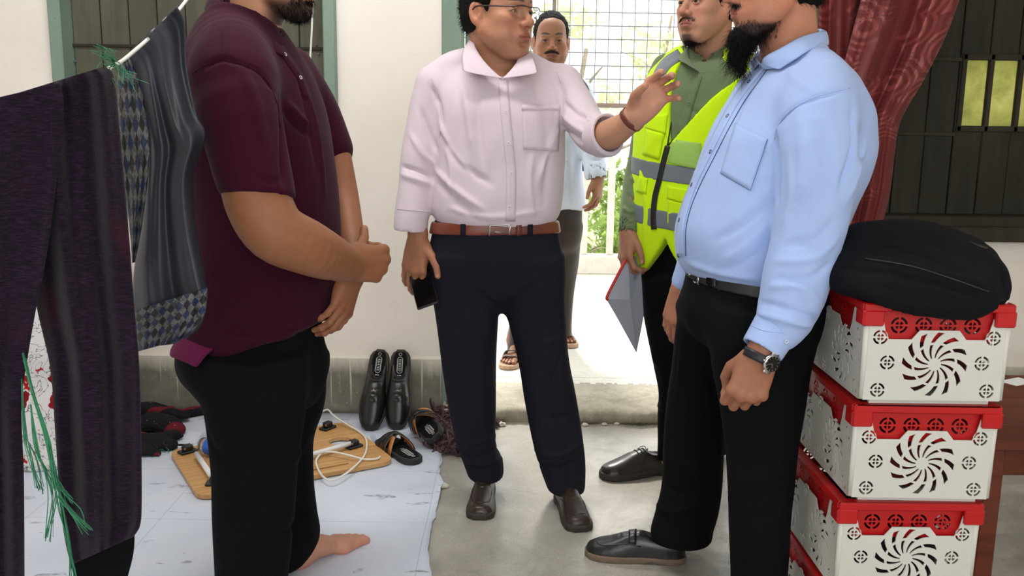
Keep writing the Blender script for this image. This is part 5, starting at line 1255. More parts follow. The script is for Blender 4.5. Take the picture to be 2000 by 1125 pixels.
    V, Fc = cloth(T, .0068, rip=(.0022, 4), seed=28, aniso=(1, 1, .6), px_folds=[([(1284, 790), (1305, 800), (1335, 790)], .010, .006), ([(1284, 820), (1305, 832), (1335, 820)], .010, -.006), ([(1270, 690), (1290, 720), (1300, 760)], .010, .005)]); obj('trousers', mesh_from('trousers', V, Fc), 'trousers_black', P)
    hl = G(1316, 918); worn_shoe(P, hl, math.atan2(*((G(1194, 932) - hl)[[1, 0]])), 'leather_dark', 'sole_dark', .29, 1.1, 'round', None, False, True, .026, 1.1, False)
    hl = np.array([W(1395, 880, 3.36)[0] + .03, 3.4, 0]); worn_shoe(P, hl, math.radians(-140), 'leather_dark', 'sole_dark', .29, 1.1, 'round', None, False, True, .026, 1.1, False)
    # file folder in the lowered hand
    fo_ = thing('file_folder', W(1243, 690, 3.08), 'grey plastic file folder with red edge held by the man in the vest', 'folder')
    out = [(1250, 503, 3.20), (1226, 498, 3.17), (1205, 540, 3.15), (1184, 584, 3.13), (1205, 620, 3.13), (1243, 689, 3.12), (1251, 650, 3.10), (1257, 618, 3.09), (1254, 560, 3.09)]
    A = np.array([W(*p) for p in out]); c = A.mean(0); off = np.array([0, .006, 0]); V = list(A) + [c + (0, -.004, 0)] + list(A + off) + [c + off]; n = len(A); F = [(i, (i + 1) % n, n) for i in range(n)] + [(n + 1 + (i + 1) % n, n + 1 + i, 2 * n + 1) for i in range(n)] + [(i, n + 1 + i, n + 1 + (i + 1) % n, (i + 1) % n) for i in range(n)]
    obj('cover', mesh_from('cover', V, F, False), 'folder_grey', fo_)
    MB().tube(smooth_pts([W(1228, 497, 3.168), W(1206, 538, 3.148), W(1186, 578, 3.13), W(1187, 586, 3.132)], 14), .005, 8).build('spine', 'folder_red', fo_, True)
    None
pm('folder_grey', (150, 156, 168), .3, .06); pm('folder_red', (205, 40, 28), .35); pm('paper_white', (236, 236, 232), .8, .03)
man_vest()

# ------------------------------------------------------------------ man in the maroon polo shirt
def bare_foot(heel, toe, side, skin):
    """foot along heel->toe on the floor; side = +1 when the big toe is on the left of that direction"""
    L = np.linalg.norm(toe - heel); d = nrm(toe - heel); l = np.array([-d[1], d[0], 0]); s = L / .26
    q = lambda x, y, z: heel + s * (d * x + l * y * side + np.array([0, 0, 1]) * z)
    S = Solid(); S.add(Ell(q(.032, 0, .032), np.array((.038, .030, .034)) * s, np.column_stack([d, l, (0, 0, 1)])))
    S.add(Chain([q(.045, 0, .085), q(.055, 0, .055), q(.10, .004, .040), (q(.155, .006, .024))], [.028 * s, .033 * s, .030 * s, .020 * s]), .03)
    S.add(Chain([q(.05, -.014, .02), q(.12, -.022, .018), q(.175, -.026, .016)], [.022 * s, .020 * s, .016 * s]), .025); S.add(Chain([q(.16, .022, .020), q(.19, .018, .019)], [.020 * s, .019 * s]), .02)
    S.add(Chain([q(.17, .02, .018), q(.178, -.03, .014)], [.018 * s, .014 * s]), .02)
    nails = []
    for i, (y, x0, x1, r) in enumerate(((.028, .185, .252, .0130), (.0075, .18, .258, .0082), (-.0095, .178, .249, .0078), (-.0255, .172, .237, .0074), (-.0405, .165, .221, .0070))):
        S.add(Chain([q(x0, y, .014), q((x0 + x1) / 2, y, .018), q(x1 - r, y - .001 * i, .0110)], [r * 1.0 * s, r * s, r * .98 * s]), .002); nails.append(q(x1 - r * .6, y, .0165))
    S.cut(Half((0, 0, .0015), (0, 0, 1)), .003)
    V, Fc = S.surf(.0025); V = relax(V, Fc, 1, .3); N = normals(V, Fc); c = np.tile(np.asarray(lin(skin)[:3])[None], (len(V), 1))
    c = blend(c, sm(V[:, 2], .035, .005) * .25, (skin[0] + 20, skin[1] - 14, skin[2] - 10))
    for nl in nails: c = blend(c, (1 - sm(np.linalg.norm(V - nl, axis=1), .004, .008)) * (N[:, 2] > .4) * .6, (226, 186, 168))
    return V, Fc, c
def man_maroon():
    phi = math.radians(-11); skin = (142, 91, 60); Yc = 2.34
    P = thing('person', G(540, 1150), 'barefoot man in maroon polo shirt and black trousers, hands clasped', 'person', 'standing men')
    hp = W(530, -66, 2.36); neck = [W(500, 28, 2.36), W(478, 110, 2.36)]
    pieces, fr = head(hp, math.radians(-6), neck, (182, 128, 98), s=1.04, neck_r=.066, beard='short', hair=(46, 36, 32), stubble=.12, h=.0026, jowl=.006, wide=1.02)
    aR = [(W(488, 330, 2.08), .070), (W(505, 395, 2.05), .073), (W(538, 452, 2.04), .069), (W(600, 483, 2.08), .063), (W(638, 500, 2.14), .056), (W(660, 508, 2.18), .048)]
    wR = W(676, 514, 2.21)
    hR, tR = hand(wR, (.72, .68, -.10), (.15, -.1, 1), (-.68, .72, .05), 1.15, [(1.25, 1.0, .6), (1.3, 1.0, .6), (1.3, 1.0, .6), (1.25, .9, .6)], (.02, 0, -.02, -.04), thumb=[(.80, .22, .55), (.62, .45, .62), (.40, .62, .66)], wr=.042, arm=aR, h=.0026, skin=skin)
    aL = [(W(652, 300, 2.56), .046), (W(668, 380, 2.52), .044), (W(682, 450, 2.44), .038), (W(690, 500, 2.37), .033)]
    wL = W(688, 540, 2.33)
    hL, tL = hand(wL, W(668, 600, 2.30) - wL, (.35, .8, .2), (-.9, .35, -.15), 1.0, [(.45, .55, .35), (.4, .5, .35), (.35, .45, .3), (.3, .4, .3)], (.08, .02, -.05, -.14), thumb=[(.7, .6, .2), (.9, .35, .2), (.95, .2, .2)], wr=.030, arm=aL, skin=(144, 92, 64))
    ht, hh = G(712, 1052), G(566, 1119)
    foot = bare_foot(hh, ht, -1, (196, 142, 118))
    nh = np.array([W(493, 1185, 2.12)[0] - .03, 2.11, 0.0]); nt = nh + np.array([.25, .08, 0.0]); foot2 = bare_foot(nh, nt, 1, (196, 142, 118))
    w = lambda a, b, y, r: (W(a, b, y), r)
    rest = inner_body([[w(485, 110, 2.36, .09), w(505, 300, 2.34, .11), w(515, 500, 2.34, .12), w(500, 660, 2.34, .11)], [w(555, 720, 2.42, .06), w(555, 880, 2.47, .045), w(562, 1010, 2.465, .036), (hh + (.015, .07, .12), .030), (hh + (.025, .045, .05), .032)],
                       [w(490, 720, 2.22, .06), w(497, 900, 2.15, .045), w(493, 1100, 2.12, .036), (nh + (.03, .01, .10), .034), (nh + (.035, .01, .06), .036)], [w(458, 150, 2.20, .05), w(475, 250, 2.11, .05), w(490, 335, 2.08, .055)], [w(560, 160, 2.5, .05), w(640, 280, 2.57, .045)]], skin)
    obj('body', merge(pieces + [hR, hL, foot, foot2, rest]), SKIN, P); hair_cap(fr, P, 'hair_black', thick=.012)
    r = np.random.RandomState(9); V0 = pieces[0][0]; Lc = (V0 - fr[1]) @ fr[0] / fr[2]; x, y, z = Lc.T
    m = np.where((z < -.078) & (z > -.128) & (x > .02) & (np.abs(y) < .06) & (Lc[:, 0] > .03 - .3 * (z + .1)))[0]; k = r.choice(m, min(1600, len(m))); d = np.tile([.25, 0, -1.0], (len(k), 1)) + r.normal(size=(len(k), 3)) * .35
    strands(V0[k], d @ fr[0].T, .011, .00042, P, 'beard_black', 'beard', .5, r, .2, 3)
    # polo
    S = Solid(); S.add(VLoft([KO(28, 420, 530, .07, Yc, phi), KO(60, 392, 552, .12, Yc, phi), KO(100, 370, 575, .165, Yc, phi), KO(150, 363, 604, .195, Yc, phi), KO(200, 365, 624, .205, Yc, phi), KO(260, 374, 639, .205, Yc, phi), KO(330, 384, 649, .205, Yc, phi), KO(400, 390, 656, .205, Yc, phi), KO(470, 390, 658, .205, Yc, phi), KO(540, 384, 655, .205, Yc, phi), KO(600, 368, 650, .20, Yc, phi), KO(640, 355, 643, .195, Yc, phi), KO(690, 352, 634, .19, Yc, phi)], phi, 2.1))
    S.cut(Half(W(520, 672, 2.14), (-.36, .10, 1)), .004)
    S.add(C([(440, 60, 2.28, .06), (455, 110, 2.19, .082), (458, 150, 2.15, .092)], 8), .05)
    S.add(C([(456, 150, 2.16, .092), (468, 220, 2.11, .094), (485, 300, 2.08, .088), (500, 360, 2.06, .082), (505, 384, 2.055, .080)], 10), .02)
    S.add(C([(560, 150, 2.50, .08), (610, 220, 2.56, .075), (640, 290, 2.57, .068)], 8), .03)
    pc = W(503, 384, 2.055); ax = nrm(W(515, 420, 2.05) - W(490, 320, 2.075)); ax = nrm(ax + np.array([-.28, 0, 0]))
    cut = Fn(lambda X, Y, Z: np.maximum(-((X - pc[0]) * ax[0] + (Y - pc[1]) * ax[1] + (Z - pc[2]) * ax[2]), np.sqrt((X - pc[0]) ** 2 + (Y - pc[1]) ** 2 + (Z - pc[2]) ** 2) - .105)); cut.lo = pc - .12; cut.hi = pc + .12
    body_keep = VLoft([KO(300, 380, 646, .19, Yc, phi), KO(400, 390, 656, .195, Yc, phi), KO(520, 388, 656, .195, Yc, phi)], phi, 2.1)
    cut2 = Fn(lambda X, Y, Z: np.maximum(cut.f(X, Y, Z), -body_keep(X, Y, Z) + .0)); cut2.lo, cut2.hi = cut.lo, cut.hi
    S.cut(cut2, .003)
    S.cut(C([(505, 0, 2.36, .075), (490, 48, 2.36, .068), (528, 78, 2.33, .03)], 6), .006)
    fo = [([(560, 200), (590, 235), (602, 240)], .012, .006), ([(545, 190), (552, 260), (556, 360)], .010, -.012), ([(556, 215), (580, 245), (605, 262)], .010, -.008), ([(600, 180), (620, 260), (635, 380)], .009, .004), ([(582, 150), (600, 220), (618, 330)], .008, -.004), ([(470, 130), (500, 200), (520, 300)], .016, .004), ([(400, 130), (435, 115), (470, 125)], .006, -.005), ([(470, 125), (505, 140), (540, 185)], .006, -.004),
          ([(440, 640), (520, 650), (600, 635)], .010, -.006), ([(440, 655), (520, 664), (610, 640)], .010, .005), ([(430, 520), (520, 540), (600, 545)], .016, -.004), ([(420, 560), (500, 590), (600, 590)], .016, .004), ([(500, 340), (525, 355), (552, 350)], .009, -.003)]
    V, Fc = cloth(S, .006, rip=(.0016, 4), seed=43, px_folds=fo); sf = Surf(V, Fc); sh = obj('polo_shirt', mesh_from('polo_shirt', V, Fc), 'polo_maroon', P)
    lay_tube(sf, 'shoulder_seam', [(435, 55), (434, 90), (433, 118)], .0013, 'polo_maroon', sh); lay_tube(sf, 'sleeve_seam', [(375, 145), (400, 128), (433, 118), (480, 128), (520, 155), (540, 200), (548, 250)], .0013, 'polo_maroon', sh, 40)
    lay_grid(sf, 'placket', strip_grid([(545, 92), (566, 120), (588, 155), (600, 190)], 7, 20, 3), .0014, 'polo_maroon', sh, .0022)
    for x, y in ((556, 107), (586, 152)): lay_button(sf, x, y, .005, 'button_pearl', sh)
    collar(sh, 'polo_maroon', [(543, 82, 2.285), (530, 72, 2.265), (505, 54, 2.25), (470, 28, 2.245), (430, -2, 2.27), (416, -14, 2.36), (430, -22, 2.45)], [(560, 112, 2.255), (534, 102, 2.232), (505, 88, 2.215), (462, 64, 2.205), (418, 34, 2.235), (398, 18, 2.36), (420, 10, 2.48)], [(548, 96, 2.31), (530, 90, 2.295), (506, 80, 2.285), (472, 60, 2.285), (440, 34, 2.31), (430, 24, 2.36), (440, 14, 2.43)])
    collar(sh, 'polo_maroon', [(543, 84, 2.30), (540, 66, 2.36), (534, 44, 2.42), (500, 14, 2.45), (436, -14, 2.44)], [(568, 96, 2.34), (560, 80, 2.40), (545, 60, 2.455), (500, 38, 2.48), (428, 12, 2.46)], [(548, 96, 2.31), (544, 84, 2.36), (536, 66, 2.41), (500, 40, 2.43), (440, 14, 2.43)])
    # trousers
    T = Solid(); T.add(VLoft([KO(600, 385, 625, .17, Yc, phi), KO(650, 362, 626, .175, Yc, phi), KO(700, 349, 636, .183, Yc, phi), KO(740, 362, 637, .17, Yc, phi), KO(780, 400, 620, .11, Yc, phi), KO(800, 440, 590, .05, Yc, phi)], phi, 2.1))
    T.add(VLoft([KO(690, 352, 600, .10, 2.22, phi), KO(750, 372, 602, .10, 2.20, phi), KO(800, 394, 598, .095, 2.18, phi), KO(860, 404, 590, .09, 2.16, phi), KO(940, 412, 582, .088, 2.14, phi), KO(1020, 415, 574, .086, 2.13, phi), KO(1125, 424, 562, .086, 2.12, phi), KO(1185, 428, 558, .086, 2.12, phi)], phi), .05)
    T.add(VLoft([KO(690, 460, 638, .10, 2.44, phi), KO(750, 475, 637, .095, 2.46, phi), KO(800, 485, 630, .09, 2.47, phi), KO(860, 495, 613, .085, 2.47, phi), KO(940, 505, 608, .083, 2.47, phi), KO(1000, 512, 616, .085, 2.455, phi), KO(1040, 518, 624, .09, 2.44, phi), KO(1072, 520, 616, .09, 2.43, phi), KO(1100, 524, 596, .085, 2.42, phi)], phi), .05)
    V, Fc = cloth(T, .0065, rip=(.0022, 4), seed=48, aniso=(1, 1, .6), px_folds=[([(600, 860), (570, 900), (540, 930)], .014, .004), ([(600, 1000), (570, 1030), (540, 1050)], .012, -.005), ([(618, 1040), (590, 1060), (560, 1080)], .010, .005), ([(470, 760), (480, 900), (490, 1050)], .010, .004), ([(400, 850), (440, 900), (500, 920)], .014, -.004)]); tf = Surf(V, Fc)
    tr = obj('trousers', mesh_from('trousers', V, Fc), 'trousers_black', P)
    lay_grid(tf, 'shirt_tail', quad_grid((398, 615), (446, 660), (390, 716), (336, 692), 12, 12), .012, 'polo_inside', sh, .004)
    g = lay_grid(tf, 'pocket_label', quad_grid((441, 656), (449, 656), (443, 672), (436, 671), 4, 4), .0155, 'white_plastic', sh, .0008)
man_maroon()

# ------------------------------------------------------------------ man outside on the veranda
def man_outside():
    Yb = 4.60; phi = -math.pi / 2; skin = (136, 92, 66)
    P = thing('person', G(1060, 692, ZV), 'moustached man on the veranda in pale blue shirt with shoulder bag', 'person', 'standing men')
    hp = W(1076, 82, 4.60); neck = [W(1078, 150, 4.63), W(1078, 200, 4.64)]
    pieces, fr = head(hp, -math.pi / 2 + .02, neck, skin, s=1.08, neck_r=.058, beard='moustache', hair=(34, 28, 26), gaze=(1, -.02, .0), stubble=.14, h=.0026, age=1.2, wide=.98)
    aL = [(W(1158, 300, 4.52), .036), (W(1165, 335, 4.48), .032)]; w0 = W(1168, 350, 4.47)
    hL, _ = hand(w0, W(1166, 392, 4.44) - w0, (-.5, -.8, 0), (-.8, .5, 0), .95, [(.4, .6, .3)] * 4, wr=.028, arm=aL, h=.0034, skin=(140, 94, 68))
    aR = [(W(1000, 300, 4.55), .036), (W(995, 350, 4.5), .032)]; w1 = W(993, 372, 4.49)
    hR, _ = hand(w1, (0, -.2, -1), (.6, -.8, 0), (.8, .5, 0), .95, [(.4, .6, .3)] * 4, wr=.028, arm=aR, h=.0034, skin=(140, 94, 68))
    w = lambda a, b, y, r: (W(a, b, y), r)
    fa, fb = G(1003, 708, ZV), G(1098, 668, ZV)
    def foot(g, yaw):
        h_ = np.array([g[0] - .12 * math.cos(yaw), g[1] - .12 * math.sin(yaw), ZV + .018]); V, Fc, c = bare_foot(np.array([h_[0], h_[1], 0]), np.array([h_[0] + .245 * math.cos(yaw), h_[1] + .245 * math.sin(yaw), 0]), 1, skin); V = V + np.array([0, 0, ZV + .018]); return V, Fc, c
    ya, yb_ = -math.pi / 2 - .25, -math.pi / 2 + .35
    rest = inner_body([[w(1078, 190, 4.64, .09), w(1078, 300, 4.62, .10), w(1075, 410, 4.62, .10)], [w(1045, 430, 4.62, .06), w(1030, 560, 4.59, .036), (fa + (.0, .10, .12), .036), (fa + (0, .10, .06), .034)], [w(1100, 430, 4.64, .06), w(1103, 550, 4.78, .036), (fb + (0, .10, .12), .036), (fb + (0, .1, .06), .034)],
                       [w(1020, 180, 4.62, .045), w(1005, 260, 4.6, .04), w(1000, 310, 4.55, .036)], [w(1130, 178, 4.62, .045), w(1150, 255, 4.58, .04), w(1158, 305, 4.52, .036)]], skin)
    obj('body', merge(pieces + [hL, hR, foot(fa, ya), foot(fb, yb_), rest]), SKIN, P); hair_cap(fr, P, 'hair_black', thick=.004)
    r = np.random.RandomState(2); V0 = pieces[0][0]; Lc = (V0 - fr[1]) @ fr[0] / fr[2]; x, y, z = Lc.T
    m = np.where((np.abs(z + .0495 + .12 * np.abs(y)) < .0055) & (x > .078) & (np.abs(y) < .032))[0]; k = r.choice(m, min(600, len(m))); d = np.tile([.35, 0, -.7], (len(k), 1)) + r.normal(size=(len(k), 3)) * .2; d[:, 1] += np.sign(Lc[k, 1]) * .6; strands(V0[k], d @ fr[0].T, .0065, .0006, P, 'beard_black', 'moustache', .3, r, .15, 3)
    S = Solid().add(VLoft([K(146, 1050, 1104, .06, 4.64), K(158, 1030, 1125, .085, 4.63), K(180, 1020, 1134, .11, 4.62), K(240, 1018, 1138, .12, 4.62), K(320, 1018, 1139, .125, 4.62), K(408, 1016, 1142, .13, 4.62)], phi, 2.2))
    S.add(C([(1130, 176, 4.62, .066), (1145, 225, 4.60, .062), (1153, 275, 4.55, .060), (1162, 318, 4.50, .056), (1165, 338, 4.48, .055)], 10), .03).add(C([(1022, 176, 4.62, .066), (1008, 240, 4.6, .06), (1000, 300, 4.55, .055), (997, 330, 4.53, .052)], 10), .03)
    S.cut(C([(1077, 120, 4.62, .062), (1077, 152, 4.60, .058)], 4), .004).cut(C([(1165, 332, 4.482, .042), (1168, 380, 4.46, .042)]), .002)
    V, Fc = cloth(S, .010, rip=(.004, 4), seed=53, px_folds=[([(1145, 300), (1160, 312), (1180, 308)], .012, -.008), ([(1110, 260), (1115, 330), (1112, 400)], .015, -.006)]); sf = Surf(V, Fc); sh = obj('shirt', mesh_from('shirt', V, Fc), 'shirt_pale', P)
    collar(sh, 'shirt_pale', [(1076, 166, 4.51), (1090, 150, 4.54), (1102, 138, 4.60), (1090, 130, 4.68), (1076, 128, 4.70)], [(1098, 168, 4.49), (1108, 158, 4.53), (1112, 148, 4.60), (1096, 142, 4.70), (1076, 140, 4.73)], [(1076, 170, 4.52), (1090, 160, 4.55), (1100, 150, 4.6), (1088, 142, 4.67), (1076, 140, 4.69)])
    collar(sh, 'shirt_pale', [(1076, 166, 4.51), (1062, 150, 4.54), (1051, 138, 4.60), (1062, 130, 4.68), (1076, 128, 4.70)], [(1054, 168, 4.49), (1044, 158, 4.53), (1040, 148, 4.60), (1058, 142, 4.70), (1076, 140, 4.73)], [(1076, 170, 4.52), (1062, 160, 4.55), (1052, 150, 4.6), (1064, 142, 4.67), (1076, 140, 4.69)])
    for yy in (220, 270, 315, 358): lay_button(sf, 1108, yy, .006, 'button_white', sh)
    T = Solid().add(VLoft([K(385, 1022, 1136, .11, 4.62), K(420, 1020, 1138, .125, 4.62), K(470, 1026, 1132, .11, 4.62), K(495, 1050, 1110, .05, 4.62)], phi))
    T.add(VLoft([K(440, 1021, 1082, .11, 4.62), K(520, 1010, 1062, .09, 4.60), K(600, 998, 1040, .075, 4.58), K(660, 994, 1032, .07, 4.56), K(692, 990, 1026, .07, 4.56)], phi), .03)
    T.add(VLoft([K(440, 1076, 1138, .11, 4.64), K(500, 1078, 1132, .095, 4.70), K(550, 1082, 1126, .08, 4.78), K(620, 1084, 1120, .075, 4.86), K(655, 1084, 1118, .075, 4.9)], phi), .03)
    V, Fc = cloth(T, .010, rip=(.005, 3), seed=58, aniso=(1, 1, .4)); obj('trousers', mesh_from('trousers', V, Fc), 'trousers_brown', P)
    # sandals
    for g, yaw in ((fa, ya), (fb, yb_)):
        h_ = np.array([g[0] - .12 * math.cos(yaw), g[1] - .12 * math.sin(yaw), ZV]); _, Sx = shoe_solid(.265, 1.05, 'round', 1, True, .02); v, f = Sx.surf(.005); so = obj('sandal', mesh_from('sandal', place(v, h_, yaw), f), 'sandal_tan', P)
        for x0 in (.15, .185):
            q = [np.array((x0 - .015, -.05, .012)), np.array((x0, -.03, .062 - (x0 - .15) * .5)), np.array((x0 + .006, 0, .072 - (x0 - .15) * .6)), np.array((x0, .03, .062 - (x0 - .15) * .5)), np.array((x0 - .015, .05, .012))]
            MB().tube(place(smooth_pts(q, 14), h_, yaw), .010, 8, flat=((0, 0, 1), .35)).build('strap', 'leather_brown', so, True)
    # shoulder bag hung behind him
    st = thing('shoulder_bag', W(1142, 320, 4.75), 'olive shoulder bag on the back of the man on the veranda', 'bag')
    P1 = smooth_pts([W(1112, 140, 4.70), W(1118, 142, 4.56), W(1130, 160, 4.53), W(1142, 182, 4.56), W(1145, 230, 4.66), W(1142, 300, 4.78)], 24); V = []; n = len(P1)
    for i, p in enumerate(P1):
        for sg in (-1, 1): V.append(p + np.array([sg * .022, 0, sg * .012]))
    o = obj('strap', mesh_from('strap', V, [(2 * i, 2 * i + 1, 2 * i + 3, 2 * i + 2) for i in range(n - 1)]), 'strap_olive', st); solid(o, .006)
    B = Solid().add(VLoft([K(200, 1052, 1138, .05, 4.90), K(230, 1042, 1146, .07, 4.90), K(300, 1042, 1148, .08, 4.90), K(335, 1046, 1144, .07, 4.90)], phi, 3.0)); V, Fc = cloth(B, .010, rip=(.004, 4)); obj('bag_body', mesh_from('bag_body', V, Fc), 'bag_dark', st)
pm('sandal_tan', (170, 140, 112), .7, .1); fabric('bag_dark', (52, 42, 40), .9)
man_outside()

# ================================================================== crates, bag, curtain, table
pm('crate_white', (206, 206, 199), .42, .04, 5, .05, 120); pm('crate_red', (178, 12, 16), .38, .06, 5); 
fabric('cloth_dark', (36, 32, 44), .9); fabric('cloth_wine', (92, 30, 34), .9)
def arc(cx, cz, r0, r1, a0, a1, n=6):
    t = np.linspace(a0, a1, n); return [(cx + r1 * math.cos(q), cz + r1 * math.sin(q)) for q in t] + [(cx + r0 * math.cos(q), cz + r0 * math.sin(q)) for q in t[::-1]]
def target(cx, cz, s=1.0):
    H = []
    for k in range(4):
        a = k * math.pi / 2; H.append(arc(cx, cz, .0115 * s, .0160 * s, a + .16, a + math.pi / 2 - .16)); H.append(arc(cx, cz, .0022 * s, .0078 * s, a + .30, a + math.pi / 2 - .30, 4))
    return H
def swirl(cx, cz, R):
    H = []
    for k in range(12):
        a0 = k * math.pi / 6 + .1
        for r0, r1, w0, w1 in ((.20 * R, .62 * R, .045, .125), (.69 * R, 1.0 * R, .15, .235)):
            L, Rr = [], []
            for r in np.linspace(r0, r1, 5):
                c = a0 - .75 * (r / R) ** 1.3; w = (w0 + (w1 - w0) * (r - r0) / (r1 - r0)) * R * .85; da = w / r / 2 * 1.0
                L.append((cx + r * math.cos(c + da), cz + r * math.sin(c + da))); Rr.append((cx + r * math.cos(c - da), cz + r * math.sin(c - da)))
            H.append(L + Rr[::-1])
    return H
CW, CL, CH = .318, .46, .222
def crate_panel(name, w, holes, notch):
    a, b = w / 2 - .012, w / 2 - .003; n0, n1, zb, zc = notch
    out = [(-a, .010), (a, .010), (b, .200), (n1 + .008, .200), (n1 - .002, .160), (n1 - .010, zb), (w * .16 + .012, zb), (w * .16 - .004, zc), (-w * .13 + .004, zc), (-w * .13 - .012, zb), (n0 + .010, zb), (n0 + .002, .160), (n0 - .008, .200), (-b, .200)]
    return curve2d(name, out, holes, .0028)
hf = swirl(0, .090, .070)
for sx in (-1, 1):
    for x, z in ((.120, .148), (.101, .093), (.117, .032)): hf += target(sx * x, z)
PF = crate_panel('front_panel', CW, hf, (-.112, .112, .144, .164))
hs = swirl(-.105, .085, .066) + swirl(.105, .085, .066)
for x, z in ((-.19, .145), (-.19, .03), (0, .155), (0, .03), (.19, .145), (.19, .03)): hs += target(x, z)
PS = crate_panel('side_panel', CL, hs, (-.15, .15, .144, .164))
hh_ = []
for x in (-.078, -.026, .026, .078): hh_ += target(x, .172, 1.15)
PH = curve2d('handle_panel', [(-.125, .136), (.125, .136), (.125, .21), (-.125, .21)], hh_, .003)
hh2 = []
for x in (-.14, -.07, 0, .07, .14): hh2 += target(x, .172, 1.15)
PH2 = curve2d('handle_panel', [(-.17, .136), (.17, .136), (.17, .21), (-.17, .21)], hh2, .003)
def crate_rim():
    m = MB(); z0, z1 = .204, CH
    for sy in (-1, 1): m.box((0, sy * (CL / 2 - .004), (z0 + z1) / 2), (CW, .012, z1 - z0), bev=.003); m.box((0, sy * (CL / 2 - .012), z1 - .003), (CW - .01, .026, .006), bev=.002)
    for sx in (-1, 1): m.box((sx * (CW / 2 - .004), 0, (z0 + z1) / 2), (.012, CL - .012, z1 - z0), bev=.003); m.box((sx * (CW / 2 - .012), 0, z1 - .0034), (.026, CL - .03, .006), bev=.002)
    for sx in (-1, 1):
        for sy in (-1, 1):
            m.box((sx * (CW / 2 - .020), sy * (CL / 2 - .0025), .190), (.043, .0125, .034), bev=.003); m.box((sx * (CW / 2 - .0025), sy * (CL / 2 - .020), .190), (.0125, .043, .034), bev=.003)
    return m.mesh('rim')
RIM = crate_rim()
BASE = MB().box((0, 0, .012), (CW - .03, CL - .03, .006), bev=.002).box((0, CL / 2 - .02, .006), (CW - .06, .01, .012)).box((0, -CL / 2 + .02, .006), (CW - .06, .01, .012)).mesh('base')
def crate(loc, rz, label):
    t = thing('storage_crate', loc, label, 'crate', 'stacked storage crates', False, (0, 0, rz))
    for nm, me, mt, pos, r in (('side_panel', PF, 'crate_white', (0, -CL / 2 + .006, 0), 0), ('side_panel', PF, 'crate_white', (0, CL / 2 - .006, 0), math.pi), ('side_panel', PS, 'crate_white', (-CW / 2 + .006, 0, 0), -math.pi / 2), ('side_panel', PS, 'crate_white', (CW / 2 - .006, 0, 0), math.pi / 2),
                               ('handle_panel', PH, 'crate_red', (0, -CL / 2 + .017, 0), 0), ('handle_panel', PH, 'crate_red', (0, CL / 2 - .017, 0), math.pi), ('handle_panel', PH2, 'crate_red', (-CW / 2 + .017, 0, 0), -math.pi / 2), ('handle_panel', PH2, 'crate_red', (CW / 2 - .017, 0, 0), math.pi / 2)):
        o = bpy.data.objects.new(nm, me); COL.objects.link(o); o.parent = t; o.location = pos; o.rotation_euler = (0, 0, r)
        if not me.materials: me.materials.append(MATS[mt])
        o.data.name = nm
    for nm, me, mt in (('rim', RIM, 'crate_red'), ('base', BASE, 'crate_white')):
        o = bpy.data.objects.new(nm, me); COL.objects.link(o); o.parent = t
        if not me.materials: me.materials.append(MATS[mt])
    for sx in (-1, 1):
        for sy in (-1, 1):
            o = obj('corner_post', POST, 'crate_white', t); o.location = (sx * (CW / 2 - .010), sy * (CL / 2 - .010), .106)
    return t
POST = MB().cyl((0, 0, -.094), (0, 0, .10), .006, .0075, 10).mesh('corner_post', True)
cr_z = [.0, .2225, .445, .6675]; YF = 1.9
cr_x = [(W(1624, 977, YF)[0] + W(1923, 977, YF)[0]) / 2 + .01, (W(1624, 977, YF)[0] + W(1923, 977, YF)[0]) / 2 + .008, (W(1676, 787, YF)[0] + W(1957, 787, YF)[0]) / 2, (W(1690, 600, YF)[0] + W(1985, 600, YF)[0]) / 2]
lab = ['white and red plastic storage crate at the very bottom of the stack', 'white and red plastic storage crate, third from the top of the stack', 'white and red plastic storage crate, second from the top of the stack', 'topmost white and red plastic storage crate, directly under the black bag']
for i in range(4):
    c = crate((cr_x[i], YF + CL / 2, cr_z[i]), (.0, .01, -.008, .004)[i], lab[i])
    S = Solid(); r = np.random.RandomState(i)
    S.add(VLoft([(cr_z[i] + .018, cr_x[i], YF + CL / 2, .19, .11), (cr_z[i] + .06, cr_x[i], YF + CL / 2, .20, .125), (cr_z[i] + .12, cr_x[i], YF + CL / 2, .19, .12), (cr_z[i] + .15, cr_x[i], YF + CL / 2, .15, .09)], 0, 3.2))
    V, Fc = cloth(S, .012, rip=(.005, 6), seed=60 + i); obj('folded_clothes', mesh_from('folded_clothes', V, Fc), ('cloth_dark', 'cloth_dark', 'cloth_wine', 'cloth_wine')[i], None, label=('dark folded clothes inside the bottom crate', 'dark folded clothes inside the crate third from the top', 'wine red folded clothes inside the crate second from the top', 'wine red folded clothes inside the topmost crate under the bag')[i], cat='clothes', group='clothes packed in the crates')
